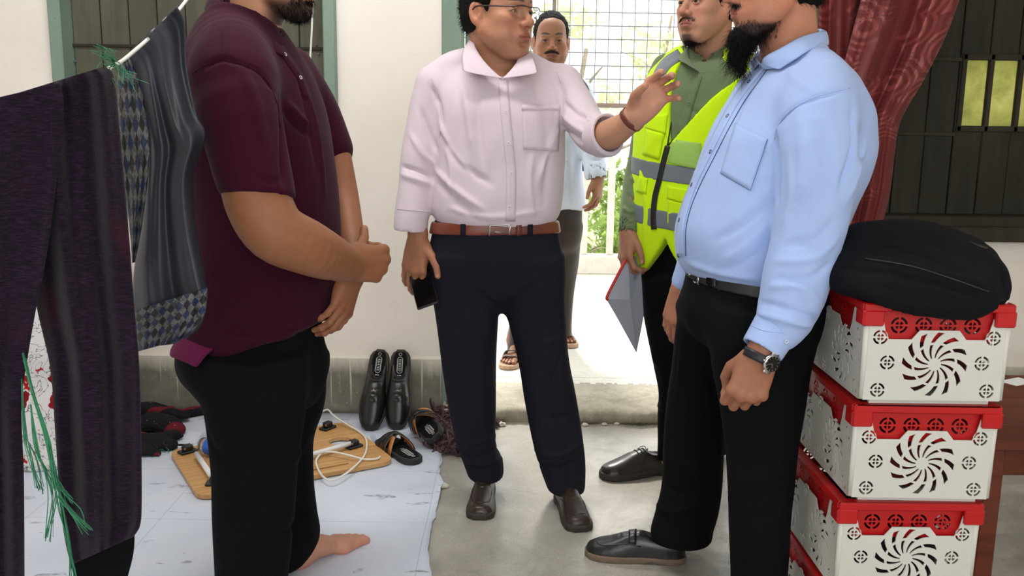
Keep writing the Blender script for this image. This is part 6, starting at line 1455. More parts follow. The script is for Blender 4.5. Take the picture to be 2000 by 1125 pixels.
# black bag on the stack
fabric('bag_black', (17, 18, 22), .85, .1, 500, .3, .6, (10, 10, 10), .0)
def black_bag():
    t = thing('backpack', (cr_x[3], YF + .2, .892), 'black cloth backpack lying flat on top of the crate stack', 'bag'); zt = .8925
    S = Solid(); S.add(C([(1685, 545, 1.98, .075), (1760, 540, 1.97, .085), (1860, 556, 1.96, .075), (1925, 575, 1.95, .045)], 10, ((0, 0, 1), .72))); S.add(C([(1700, 480, 2.12, .075), (1770, 478, 2.12, .080), (1870, 500, 2.10, .072), (1915, 530, 2.06, .05)], 10, ((0, 0, 1), .75)), .09); S.add(C([(1700, 512, 2.04, .07), (1790, 512, 2.04, .075), (1890, 535, 2.02, .06)], 8, ((0, 0, 1), .72)), .08)
    S.add(C([(1720, 575, 1.905, .03), (1800, 590, 1.895, .032), (1885, 596, 1.895, .03), (1925, 592, 1.90, .022)], 8), .05)
    top = Fn(lambda X, Y, Z: np.where(Y > YF - .012, zt - Z, zt - .045 - Z)); S.cut(Fn(lambda X, Y, Z: np.minimum(np.maximum(Z - zt, (YF - .012) - Y), 9), (-9, YF - .012, .5), (9, 9, zt)), .004)
    V, Fc = cloth(S, .0055, rip=(.003, 5), seed=71, px_folds=[([(1650, 520), (1760, 535), (1880, 565), (1930, 580)], .007, -.007), ([(1640, 500), (1760, 515), (1880, 545), (1940, 560)], .009, .005), ([(1690, 470), (1780, 490), (1880, 530)], .008, -.004), ([(1700, 560), (1800, 575), (1900, 590)], .008, -.003)]); sf = Surf(V, Fc)
    b = obj('bag_body', mesh_from('bag_body', V, Fc), 'bag_black', t)
    lay_tube(sf, 'zip', [(1690, 505), (1780, 520), (1860, 545), (1930, 570)], .0022, 'zip_black', t, 30, .001)
    MB().tube(smooth_pts([W(1880, 470, 2.05), W(1905, 478, 2.03), W(1928, 486, 2.02)], 8), .004, 8).build('zip_pull', 'zip_black', t, True)
    MB().tube(smooth_pts([W(1915, 590, 1.92), W(1948, 592, 1.91), W(1966, 565, 1.92), W(1958, 532, 1.96), W(1935, 528, 1.99)], 18), .013, 10, flat=((.3, -1, 0), .5)).build('handle', 'bag_black', t, True)
black_bag()
MB().cyl((cr_x[3] + CW / 2 - .016, YF + .03, .8895), (cr_x[3] + CW / 2 - .016, YF + .03, .8985), .0125, .0118, 16).build('bottle_cap', 'white_plastic', None, True, label='white round bottle cap on the corner of the topmost crate', cat='cap')
# low table with a sheet of paper
t = thing('low_table', (1.62, 2.62, 0), 'low reddish brown wooden table behind the crates', 'table')
tx0, tx1, ty0, ty1, tz = 1.24, 2.2, 2.30, 2.95, .45
for k in range(5):
    y = ty0 + (k + .5) * (ty1 - ty0) / 5; MB().box(((tx0 + tx1) / 2, y, tz - .014), (tx1 - tx0, (ty1 - ty0) / 5 - .003, .028), bev=.003).build('plank', 'brown_table', t)
for x in (tx0 + .05, tx1 - .05):
    for y in (ty0 + .05, ty1 - .05): MB().box((x, y, (tz - .028) / 2), (.05, .05, tz - .028), bev=.004).build('leg', 'brown_table', t)
for y in (ty0 + .05, ty1 - .05): MB().box(((tx0 + tx1) / 2, y, tz - .07), (tx1 - tx0 - .1, .025, .08), bev=.003).build('apron', 'brown_table', t)
ps = MB(); q = G(1966, 745, tz + .0008); R = np.array(Matrix.Rotation(.5, 3, 'Z')); ps.box(q + (.035, .0, .0), (.10, .06, .0012), R).build('paper_sheet', 'paper_white', None, label='small white printed paper lying on the brown table', cat='paper')
# curtain
def damask():
    t = NT('curtain_red'); mp = t.mapping((.42, 2.3, 1), (0, 0, 0), 'UV')
    wv = t.noise(6, 4, .6, mp); vec = t.mix(.04, mp, wv.outputs['Color'])
    vo = t.new('ShaderNodeTexVoronoi'); vo.inputs['Scale'].default_value = 5.5; t.link(vec, vo.inputs['Vector'])
    rings = t.math('FRACT', t.math('MULTIPLY', vo.outputs['Distance'], 6.5)); rm = t.ramp(rings, [(.36, (0, 0, 0, 1)), (.46, (1, 1, 1, 1)), (.80, (1, 1, 1, 1)), (.92, (0, 0, 0, 1))])
    mk = t.ramp(t.noise(4, 2, .5, mp).outputs[0], [(.45, (0, 0, 0, 1)), (.52, (1, 1, 1, 1))]); pat = t.math('MULTIPLY', rm, mk)
    dots = t.new('ShaderNodeTexVoronoi'); dots.inputs['Scale'].default_value = 46; dots.inputs['Randomness'].default_value = .15; t.link(mp, dots.inputs['Vector'])
    dm = t.math('MULTIPLY', t.math('LESS_THAN', dots.outputs['Distance'], .20), t.ramp(t.noise(3.2, 1, .5, t.mapping((.42, 2.3, 1), (0, 0, 0), 'UV', (3, 1, 0))).outputs[0], [(.55, (0, 0, 0, 1)), (.58, (1, 1, 1, 1))]))
    c = t.mix(pat, lin((106, 24, 26)), lin((140, 56, 52))); c = t.mix(t.math('MULTIPLY', dm, .8), c, lin((48, 10, 12)))
    rg = t.ramp(pat, [(0, (.62,) * 3 + (1,)), (1, (.34,) * 3 + (1,))])
    return t.out(c, rg, t.bump(t.noise(400, 2).outputs[0], .1, .001), spec=.45, sheen=.1)
damask()
def drape(name, rows, nv, nu, relief, thick, mat, parent, **kw):
    """hanging cloth: rows of ((xl, yl), (xr, yr), Y) down the fall; a closed fold of cloth with depth"""
    A = smooth_pts(np.array([[r[0][0], r[0][1], r[1][0], r[1][1], r[2]] for r in rows], float), nv); V = []; UV = []
    n2 = 2 * nu
    for i, a in enumerate(A):
        v = i / (nv - 1)
        for k in range(n2):
            u = k / (nu - 1) if k < nu else 1 - (k - nu) / (nu - 1); back = k >= nu; px, py = a[0] + (a[2] - a[0]) * u, a[1] + (a[3] - a[1]) * u
            bul = thick * math.sqrt(max(0, 1 - (2 * u - 1) ** 2)); Y = a[4] + relief(u, v) + (bul if back else -bul) + (.004 if back else 0); V.append(W(px, py, Y)); UV.append((u, v))
    F = [(i * n2 + k, i * n2 + (k + 1) % n2, (i + 1) * n2 + (k + 1) % n2, (i + 1) * n2 + k) for i in range(nv - 1) for k in range(n2)]
    for i in (0, nv - 1): F += [(i * n2 + k, i * n2 + k + 1, i * n2 + n2 - 2 - k, i * n2 + n2 - 1 - k) for k in range(nu - 1)]
    me = mesh_from(name, V, F); uv = me.uv_layers.new(name='UVMap')
    for l in me.loops: uv.data[l.index].uv = UV[l.vertex_index]
    bm = bmesh.new(); bm.from_mesh(me); bmesh.ops.recalc_face_normals(bm, faces=bm.faces); bm.to_mesh(me); bm.free()
    return obj(name, me, mat, parent, **kw)
ct = thing('curtain', (1.2, 3.55, .7), 'dark red patterned curtain gathered beside the boarded window', 'curtain')
pl = lambda f, a, p=0.0, q=0.0: (lambda u, v: a * math.sin(f * u * 6.28 + p + q * v) * (.6 + .4 * math.sin(3 * u + 2 * v)) + a * .35 * math.sin(f * 2.3 * u * 6.28 + 1.7 + 3 * v))
drape('curtain_panel', [((1596, -420), (1720, -420), 3.62), ((1597, -150), (1716, -150), 3.62), ((1598, 0), (1710, 0), 3.62), ((1600, 150), (1700, 150), 3.62), ((1600, 300), (1690, 300), 3.62), ((1600, 420), (1690, 420), 3.62), ((1602, 560), (1690, 560), 3.62)], 50, 40, pl(1.6, .03), .012, 'curtain_red', ct)
drape('curtain_panel', [((1760, -420), (2000, -420), 3.54), ((1720, -200), (1950, -200), 3.54), ((1690, -40), (1888, -40), 3.53), ((1668, 50), (1852, 60), 3.52), ((1645, 140), (1808, 150), 3.52), ((1632, 215), (1760, 235), 3.52), ((1628, 290), (1748, 300), 3.53), ((1622, 370), (1738, 380), 3.53), ((1615, 450), (1722, 450), 3.53), ((1610, 560), (1712, 560), 3.53)], 70, 60, pl(2.0, .034, .5, 1.0), .014, 'curtain_red', ct)

# ================================================================== laundry on the line
LINE = smooth_pts([W(-160, 262, 1.45), W(60, 196, 1.59), W(170, 156, 1.655), W(222, 128, 1.70), W(250, 110, 1.78), W(330, 40, 2.00), W(352, 16, 2.09), W(375, -14, 2.18)], 30)
LINE = np.vstack([LINE, smooth_pts([LINE[-1], np.array([-.98, 2.9, 1.98]), np.array([-1.10, 3.80, 2.36])], 10)[1:]]); LINE = np.vstack([smooth_pts([np.array([-1.3, -2.05, 1.5]), LINE[0]], 6)[:-1], LINE])
MB().tube(LINE, .0038, 8).build('clothes_line', 'cord_white', None, True, label='white cord strung as a clothes line behind the maroon polo', cat='clothes line')
def knit():
    t = NT('knit_purple'); n = t.noise(1, 4, .7, t.mapping((60, 60, 420))); n2 = t.noise(5, 3); n3 = t.noise(240, 2)
    c = t.ramp(n.outputs[0], [(.32, lin((14, 8, 17))), (.5, lin((30, 18, 33))), (.7, lin((52, 33, 55)))])
    c = t.mix(t.ramp(n2.outputs[0], [(.62, (0, 0, 0, 1)), (.76, (.6, .6, .6, 1))]), c, lin((70, 22, 34)))
    return t.out(c, .95, t.bump(t.math('ADD', n.outputs[0], n3.outputs[0]), .5, .003), spec=.15, sheen=.08)
knit()
kt = thing('knit_trousers', W(90, 1200, 1.58), 'purple knitted trousers hanging over the line at the picture edge', 'trousers')
drape('trouser_leg', [((-140, 222), (118, 162), 1.575), ((-140, 262), (124, 222), 1.58), ((-135, 400), (108, 380), 1.58), ((-130, 520), (90, 505), 1.57), ((-125, 620), (70, 606), 1.565), ((-118, 720), (52, 712), 1.56), ((-114, 800), (42, 792), 1.555), ((-110, 950), (47, 940), 1.55), ((-108, 1125), (48, 1125), 1.55), ((-108, 1230), (50, 1230), 1.55)], 70, 44, lambda u, v: .016 * math.sin(9 * u + 2 * v) + .010 * math.sin(23 * u - 3 * v) * v + .006 * math.sin(17 * v + 5 * u), .028, 'knit_purple', kt)
drape('trouser_leg', [((30, 183), (206, 129), 1.63), ((26, 215), (224, 160), 1.635), ((36, 350), (240, 322), 1.64), ((52, 480), (253, 470), 1.64), ((72, 602), (262, 592), 1.635), ((98, 720), (272, 712), 1.63), ((108, 850), (276, 850), 1.625), ((117, 980), (277, 980), 1.62), ((126, 1050), (274, 1025), 1.62), ((138, 1104), (262, 1048), 1.62)], 76, 50, lambda u, v: .018 * math.sin(11 * u + 1.2 - 1.5 * v) + .010 * math.sin(27 * u + 4 * v) * (1 - .6 * v) + .005 * math.sin(19 * v + 6 * u), .030, 'knit_purple', kt)
fabric('lining_black', (12, 12, 14), .95, sheen=0.0)
drape('trouser_lining', [((122, 1000), (262, 990), 1.635), ((130, 1060), (263, 1050), 1.635), ((140, 1110), (260, 1085), 1.635), ((150, 1150), (250, 1125), 1.635)], 12, 24, lambda u, v: .006 * math.sin(9 * u), .016, 'lining_black', kt)
def satin():
    t = NT('satin_dark'); n = t.noise(1, 4, .5, t.mapping((18, 18, 2.5)), .8); c = t.ramp(t.noise(4, 3).outputs[0], [(.3, lin((46, 48, 57))), (.7, lin((64, 66, 77)))])
    return t.out(c, .45, t.bump(n.outputs[0], .2, .006), spec=.5)
satin()
def diamonds():
    t = NT('brocade_trim'); mp = t.mapping((4.4, 11, 1), (0, 0, 0), 'UV'); sep = t.new('ShaderNodeSeparateXYZ'); t.link(mp, sep.inputs[0])
    a = t.math('ADD', sep.outputs['X'], sep.outputs['Y']); b = t.math('SUBTRACT', sep.outputs['X'], sep.outputs['Y'])
    fa = t.math('FLOOR', a); fb = t.math('FLOOR', b); par = t.math('MODULO', t.math('ABSOLUTE', t.math('ADD', fa, fb)), 2.0); col2 = t.math('MODULO', t.math('ABSOLUTE', fa), 2.0)
    hatch = t.math('GREATER_THAN', t.math('FRACT', t.math('MULTIPLY', t.math('ADD', a, t.math('MULTIPLY', b, .35)), 5.0)), .45); rg = t.noise(90, 3, .6)
    hm = t.math('MULTIPLY', hatch, t.ramp(rg.outputs[0], [(.35, (.2, .2, .2, 1)), (.6, (1, 1, 1, 1))]))
    blue = t.mix(hm, lin((12, 18, 40)), lin((36, 58, 112))); silver = t.mix(hm, lin((18, 20, 28)), lin((140, 140, 134)))
    dk = t.mix(hm, lin((10, 12, 20)), lin((30, 34, 46)))
    c = t.mix(par, t.mix(col2, blue, dk), silver)
    return t.out(c, .5, t.bump(hm, .5, .002), spec=.5)
diamonds()
sg = thing('satin_garment', W(330, 690, 1.95), 'dark satin garment with blue and silver diamond trim hanging on the line', 'garment')
drape('satin_body', [((240, 112), (346, 12), 1.93), ((262, 142), (361, 45), 1.95), ((276, 190), (365, 130), 1.96), ((286, 255), (384, 222), 1.965), ((287, 305), (402, 266), 1.965), ((284, 370), (379, 342), 1.965), ((275, 450), (384, 446), 1.965), ((262, 525), (402, 548), 1.965), ((260, 590), (405, 590), 1.965), ((264, 640), (390, 640), 1.965), ((268, 680), (340, 672), 1.965)], 90, 60, lambda u, v: .014 * math.sin(10 * u - 5 * v) * (.5 + u) + .006 * math.sin(24 * u - 9 * v + 2 * math.sin(3 * v)) * (1 - .5 * v) + .003 * math.sin(13 * v + 7 * u), .035, 'satin_dark', sg)
drape('trim_band', [((232, 118), (250, 106), 1.895), ((229, 160), (273, 160), 1.90), ((232, 230), (287, 230), 1.90), ((238, 300), (292, 296), 1.90), ((246, 380), (286, 376), 1.90), ((254, 460), (275, 456), 1.90), ((258, 514), (264, 512), 1.90)], 50, 16, lambda u, v: .004 * math.sin(12 * u + 9 * v), .010, 'brocade_trim', sg)
_t = MATS['brocade_trim'].copy(); _t.name = 'brocade_hem'; MATS['brocade_hem'] = _t
for nd in _t.node_tree.nodes:
    if nd.type == 'MAPPING': nd.inputs['Scale'].default_value = (9, 4.2, 1)
drape('trim_band', [((262, 606), (405, 562), 1.91), ((263, 630), (404, 592), 1.91), ((266, 655), (396, 622), 1.91), ((268, 687), (366, 660), 1.91)], 20, 44, lambda u, v: .006 * math.sin(15 * u - 4), .022, 'brocade_hem', sg)
# green plastic twine
pm('twine_green', (46, 124, 86), .6, .25, 30)
def twine(name, label, base, lines, seed, r=.0012, spread=.012, n=5):
    rg = np.random.RandomState(seed); m = MB()
    for ln in lines:
        P0 = np.array([W(*p) for p in ln])
        for k in range(n):
            q = P0 + rg.normal(size=P0.shape) * spread * np.linspace(.2, 1, len(P0))[:, None]; m.tube(smooth_pts(q, 16), r * (.6 + .8 * rg.rand()), 5)
    return m.build(name, 'twine_green', None, True, label=label, cat='twine')
twine('twine', 'green plastic twine knotted round the clothes line', None, [[(225, 120, 1.66), (205, 108, 1.64), (178, 102, 1.63)], [(222, 122, 1.66), (212, 105, 1.64), (200, 95, 1.63)], [(222, 122, 1.66), (235, 135, 1.64), (262, 158, 1.62)], [(222, 124, 1.66), (228, 140, 1.64), (240, 165, 1.62)], [(222, 124, 1.66), (210, 122, 1.63), (195, 116, 1.62)]], 1, .0006, .010, 7)
twine('twine', 'frayed green plastic twine dangling in front of the purple trousers', None, [[(44, 690, 1.52), (62, 760, 1.50), (92, 860, 1.48), (110, 950, 1.47), (140, 1000, 1.47), (176, 1036, 1.47)], [(48, 700, 1.52), (75, 800, 1.50), (100, 900, 1.48), (118, 980, 1.47), (135, 1060, 1.47), (146, 1130, 1.47), (150, 1180, 1.47)], [(42, 740, 1.52), (48, 840, 1.5), (62, 900, 1.5), (80, 960, 1.49)], [(60, 790, 1.5), (72, 880, 1.49), (104, 960, 1.48), (96, 1050, 1.48)], [(100, 920, 1.48), (120, 950, 1.48), (140, 980, 1.48)]], 2, .0007, .004, 9)
# floral bedding bundle on the floor
def floral():
    t = NT('floral_cotton'); vo = t.new('ShaderNodeTexVoronoi'); vo.inputs['Scale'].default_value = 13; wv = t.noise(24, 3); vec = t.mix(.07, t.tc.outputs['Object'], wv.outputs['Color']); t.link(vec, vo.inputs['Vector'])
    fl = t.ramp(vo.outputs['Distance'], [(.50, (1, 1, 1, 1)), (.54, (0, 0, 0, 1))]); sel = t.new('ShaderNodeSeparateColor'); t.link(vo.outputs['Color'], sel.inputs[0]); on = t.math('GREATER_THAN', sel.outputs[0], .45)
    c = t.mix(t.math('MULTIPLY', fl, on), lin((226, 222, 220)), t.mix(sel.outputs[1], lin((190, 26, 40)), lin((120, 14, 26))))
    st = t.noise(9, 3, .5, None, 2.5); sm_ = t.ramp(st.outputs[0], [(.485, (0, 0, 0, 1)), (.495, (1, 1, 1, 1)), (.505, (1, 1, 1, 1)), (.515, (0, 0, 0, 1))]); c = t.mix(t.math('MULTIPLY', sm_, .85), c, lin((52, 44, 52)))
    return t.out(c, .85, t.bump(t.noise(9, 4).outputs[0], .35, .01), spec=.2)
floral()
fx = G(70, 925) + np.array([-.06, 0, 0])
S = Solid().add(VLoft([(.004, fx[0] - .02, fx[1] + .20, .26, .19), (.06, fx[0] - .02, fx[1] + .20, .285, .205), (.35, fx[0] - .02, fx[1] + .20, .29, .21), (.66, fx[0] - .02, fx[1] + .20, .285, .205), (.74, fx[0] - .02, fx[1] + .20, .24, .16)], -math.pi / 2, 3.6)); V, Fc = cloth(S, .012, rip=(.008, 3), seed=80)
obj('bedding_bundle', mesh_from('bedding_bundle', V, Fc), 'floral_cotton', None, label='white bedding bundle with red flowers behind the hanging purple trousers', cat='bedding')

# ================================================================== things on the floor
def vinyl_sheet():
    x1 = -.235; r = np.random.RandomState(4); ys = np.linspace(-1.6, 3.40, 120); V = []; F = []; nx = 60
    e = x1 + .012 * np.sin(ys * 3.1 + 1) + .010 * np.sin(ys * 9) + r.normal(size=120) * .004 + .02 * np.clip(2.6 - ys, 0, 1)
    for i, y in enumerate(ys):
        for j in range(nx):
            u = j / (nx - 1); x = XL + .02 + (e[i] - XL - .02) * u ** .6; lift = .012 * math.exp(-((x - e[i]) / .06) ** 2) * (.5 + .5 * math.sin(y * 13)) * (y > 2) + .006 * math.exp(-((x + .30) / .12) ** 2 - ((y - 2.95) / .03) ** 2) + .004 * math.exp(-((x + .33) / .14) ** 2 - ((y - 3.12) / .03) ** 2); V.append((x, y, .003 + lift))
    F = [(i * nx + j, i * nx + j + 1, (i + 1) * nx + j + 1, (i + 1) * nx + j) for i in range(119) for j in range(nx - 1)]
    n0 = len(V); ex = np.linspace(XL + .02, -.32, nx)
    for k, y in enumerate((3.40, 3.55, 3.70, 3.80)):
        for j in range(nx): V.append((XL + .02 + (-.262 - k * .06 - XL - .02) * (j / (nx - 1)) ** .6, y, .003))
    F += [(n0 + i * nx + j, n0 + i * nx + j + 1, n0 + (i + 1) * nx + j + 1, n0 + (i + 1) * nx + j) for i in range(3) for j in range(nx - 1)]
    F += [(119 * nx + j, 119 * nx + j + 1, n0 + j + 1, n0 + j) for j in range(nx - 1)]
    o = obj('vinyl_mat', mesh_from('vinyl_mat', V, F), 'vinyl_sheet', None, label='pale blue marbled vinyl floor sheet with a torn edge', cat='floor mat'); solid(o, .002, 0, 1.0)
vinyl_sheet()
# heap of dark clothes by the wall
def stripe_cloth():
    t = NT('cloth_dark_red'); n = t.noise(5, 3); mp = t.mapping((1, 1, 1), (0, 0, .8)); w = t.new('ShaderNodeTexWave'); w.inputs['Scale'].default_value = 1.6; w.inputs['Distortion'].default_value = 3.0; t.link(mp, w.inputs['Vector'])
    c = t.mix(t.ramp(w.outputs['Fac'], [(.93, (0, 0, 0, 1)), (.96, (1, 1, 1, 1))]), lin((26, 23, 29)), lin((104, 26, 38))); sp = t.ramp(t.noise(110, 1).outputs[0], [(.74, (0, 0, 0, 1)), (.77, (1, 1, 1, 1))]); c = t.mix(t.math('MULTIPLY', sp, .5), c, lin((200, 200, 200)))
    return t.out(c, .9, t.bump(t.noise(14, 5).outputs[0], .8, .02), spec=.2)
stripe_cloth()
S = Solid()
for a, b, rr_, zz in (((250, 870), (330, 880), .05, .03), ((260, 845), (345, 850), .06, .045), ((250, 822), (360, 826), .05, .05), ((330, 822), (392, 812), .035, .025), ((230, 890), (300, 893), .04, .025), ((310, 868), (352, 862), .04, .03)):
    p, q = G(*a), G(*b); S.add(Chain([p + (0, 0, zz * .6), (p + q) / 2 + (0, .0, zz), q + (0, 0, zz * .6)], [rr_ * .9, rr_, rr_ * .6], ((0, 0, 1), .62), 8), .03)
S.cut(Half((0, 0, .007), (0, 0, 1)), .004); S.cut(Half((0, 3.805, 0), (0, -1, 0)), .004); V, Fc = cloth(S, .008, rip=(.009, 5), seed=85); V[:, 2] = np.maximum(V[:, 2], .0055)
obj('clothes_heap', mesh_from('clothes_heap', V, Fc), 'cloth_dark_red', None, label='crumpled dark cloth with red stripes on the floor by the wall', cat='clothes')
p = G(325, 885); rg = np.random.RandomState(6); m = MB()
for k in range(26): q = p + np.array([rg.normal() * .035, rg.normal() * .03, .008]); d = rg.normal(size=3) * .03; d[2] = abs(d[2]) * .4; m.tube(smooth_pts([q, q + d * .6 + (0, 0, .004), q + d], 6), .0009, 5)
m.build('twine_scrap', 'twine_green', None, True, label='small scrap of green twine fibres on the vinyl floor', cat='twine')
# folding lap table lying upside down
def bamboo():
    t = NT('bamboo'); n = t.noise(1, 5, .6, t.mapping((3, 60, 3), (0, 0, -.73)), .3); c = t.ramp(n.outputs[0], [(.3, lin((178, 130, 76))), (.7, lin((212, 166, 108)))]); d = t.ramp(t.noise(18, 5, .7).outputs[0], [(.66, (0, 0, 0, 1)), (.75, (1, 1, 1, 1))]); c = t.mix(t.math('MULTIPLY', d, .4), c, lin((226, 210, 180)))
    return t.out(c, .45, t.bump(n.outputs[0], .08, .001))
bamboo(); pm('tube_white', (226, 226, 226), .35, .04); pm('plastic_black', (22, 22, 23), .4, .1)
def lap_table():
    B = np.array([-1.02, 2.85]); ex = np.array([.86, .51]); lx = .70; ly = .50; z = .0165
    t = thing('folding_lap_table', (B[0], B[1], z), 'bamboo folding lap table lying upside down on the vinyl', 'lap table', None, False, (0, 0, math.atan2(ex[1], ex[0])))
    def rrect(x0, y0, x1, y1, r, n=6):
        P = []
        for cx, cy, a in ((x1 - r, y0 + r, -math.pi / 2), (x1 - r, y1 - r, 0), (x0 + r, y1 - r, math.pi / 2), (x0 + r, y0 + r, math.pi)): P += [(cx + r * math.cos(a + q), cy + r * math.sin(a + q)) for q in np.linspace(0, math.pi / 2, n)]
        return P
    hole = [(.595 + .045 * math.cos(q), .29 + .045 * math.sin(q)) for q in np.linspace(0, 6.2832, 25)[:-1]]; slot = rrect(.36, .045, .54, .058, .005, 3)
    me = curve2d('board', rrect(0, 0, lx, ly, .05), [hole, slot], .014); me.transform(Matrix.Rotation(-math.pi / 2, 4, 'X')); b = obj('board', me, 'bamboo', t); b.location = (0, 0, .0)
    for (x0, y0), (x1, y1) in (((.07, .12), (.07, .36)), ((.36, .135), (.60, .195))):
        MB().tube([(x0, y0, .024), ((x0 + x1) / 2, (y0 + y1) / 2, .026), (x1, y1, .026)], .0095, 12).build('leg', 'tube_white', t, True)
    for x, y, r in ((.055, ly - .06, .3), (.075, .085, -.4), (.615, .20, .25), (.60, ly - .05, .5), (.35, .13, .2)):
        m = MB(); R = np.array(Matrix.Rotation(r, 3, 'Z')); m.box((x, y, .012), (.065, .040, .010), R, .003); m.box((x, y, .026), (.036, .030, .022), R, .005); o = m.build('bracket', 'plastic_black', t)
        MB().cyl((x - .012, y - .016, .028), (x - .012, y - .0175, .028), .004, n=10).build('screw', 'steel', o)
lap_table()
# white cable
cp = [(626, 806, .05), (640, 800, .05), (652, 812, .055), (676, 828, .04), (700, 842, .02), (714, 856, .012), (716, 876, .012), (710, 892, .03), (696, 908, .03), (674, 926, .015), (650, 938, .008), (632, 932, .008), (620, 914, .03), (618, 898, .034), (630, 885, .036), (652, 883, .045), (684, 890, .042), (712, 897, .03), (736, 896, .02), (742, 892, .012)]
MB().tube(smooth_pts([G(a, b, max(z, .029)) for a, b, z in cp], 110), .0038, 8).build('cable', 'cord_white', None, True, label='thin white cable looped over the bamboo lap table', cat='cable')
# drink bottle on the table
def clear_bottle():
    t = NT('bottle_clear'); t.b.inputs['IOR'].default_value = 1.3; return t.out((.92, .97, 1, 1), .08, trans=.92)
clear_bottle(); pm('label_blue', (40, 96, 190), .4)
t = thing('plastic_bottle', G(395, 884, .026), 'clear plastic bottle with blue label lying on the lap table', 'bottle', None, False, (0, 0, -.45)); t.location[2] = .057
prof = [(0, .012), (.004, .028), (.05, .030), (.11, .030), (.15, .028), (.175, .016), (.185, .0125), (.205, .0125)]; k = 20; V = [(x, r * math.cos(6.2832 * i / k), r * math.sin(6.2832 * i / k)) for x, r in prof for i in range(k)]; MB().add(V, [(a * k + i, a * k + (i + 1) % k, (a + 1) * k + (i + 1) % k, (a + 1) * k + i) for a in range(len(prof) - 1) for i in range(k)] + [tuple(range(k))]).build('bottle_body', 'bottle_clear', t, True)
MB().add([(x, .0308 * math.cos(6.2832 * i / k), .0308 * math.sin(6.2832 * i / k)) for x in (.03, .10) for i in range(k)], [(i, (i + 1) % k, k + (i + 1) % k, k + i) for i in range(k)]).build('bottle_label', 'label_blue', t, True); MB().cyl((.20, 0, 0), (.222, 0, 0), .0155, n=20).build('bottle_cap', 'label_blue', t, True)
# black slip-on shoes leaning on the wall
fabric('insole_black', (16, 16, 18), .8, sheen=0)
def insole_print(par, L, w, mat='white_print', x0=.03, x1=.10):
    m = MB(); cx = (x0 + x1) / 2; a, b = (x1 - x0) / 2, .011
    ring = [(cx + (a - b) * (1 if math.cos(q) > 0 else -1) + b * math.cos(q), b * math.sin(q), .0278) for q in np.linspace(0, 6.2832, 29)[:-1]]; m.tube(np.array(ring), .0009, 4, closed=True)
    ring = [(cx + .75 * ((a - b) * (1 if math.cos(q) > 0 else -1)) + .7 * b * math.cos(q), .72 * b * math.sin(q), .0278) for q in np.linspace(0, 6.2832, 29)[:-1]]; m.tube(np.array(ring), .0005, 4, closed=True)
    for i in range(7): m.box((cx - .62 * a + i * .2 * a, 0, .0279), (.0022, .009 if i % 2 else .0075, .0004))
    m.tube(np.array([(x0 - .012 + .006 * math.cos(q), .006 * math.sin(q), .0278) for q in np.linspace(0, 6.2832, 15)[:-1]]), .0007, 4, closed=True)
    for i in range(3): m.box((x1 + .010, -.006 + i * .006, .0279), (.004, .003, .0004))
    return m.build('insole_print', mat, par)
pm('white_print', (220, 220, 220), .7)
def mule(toe_px, heel_px, label):
    toe = np.array(G(*toe_px)) + np.array([0, 0, .002]); heel = W(heel_px[0], heel_px[1], 3.775)
    L = .30; xd = nrm(toe - heel); zd = np.array([0, -1, 0.0]); zd = nrm(zd - xd * np.dot(zd, xd)); yd = np.cross(zd, xd); R = Matrix(np.column_stack([xd, yd, zd]).tolist())
    L = np.linalg.norm(toe - heel) + .005
    t = thing('slip_on_shoe', toe - xd * L, label, 'shoe', 'black slip-on shoes against the wall', False); t.rotation_euler = R.to_euler()
    U, Sx = shoe_solid(.28, 1.2, 'point', 1.0, True, .022, True); k = L / .28
    v, f = U.surf(.0034); v = relax(v, f, 2); v = crease(v, normals(v, f), [([(.165, -.04, .05), (.17, 0, .07), (.165, .04, .05)], .004, -.003), ([(.185, -.04, .045), (.188, 0, .065), (.185, .04, .045)], .004, -.003), ([(.15, -.035, .05), (.152, 0, .075), (.15, .035, .05)], .003, -.002)])
    up = obj('upper', mesh_from('upper', v * (k, 1, 1), f), 'leather_black', t)
    v, f = Sx.surf(.004); obj('sole', mesh_from('sole', relax(v, f, 1, .3) * (k, 1, 1), f), 'sole_dark', t)
    ins = obj('insole', MB().add([(x * k, y, .0265) for x, y in [(.006, -.018), (.006, .018), (.02, .026), (.06, .029), (.11, .029), (.11, -.029), (.06, -.029), (.02, -.026)]], [(0, 7, 6, 5, 4, 3, 2, 1)]).mesh('insole'), 'insole_black', t); solid(ins, .003, 0, -1)
    insole_print(ins, L, 1.0)
    q = [(.112, -.034, .030), (.118, -.026, .052), (.122, 0, .064), (.118, .026, .052), (.112, .034, .030)]; MB().tube(smooth_pts(np.array(q) * (k, 1, 1), 16), .0016, 6).build('top_seam', 'leather_black', t, True)
mule((722, 842), (744, 690), 'black slip-on shoe leaning on the wall, nearer the white cable'); mule((775, 840), (784, 690), 'black slip-on shoe leaning on the wall, nearer the brown rug')
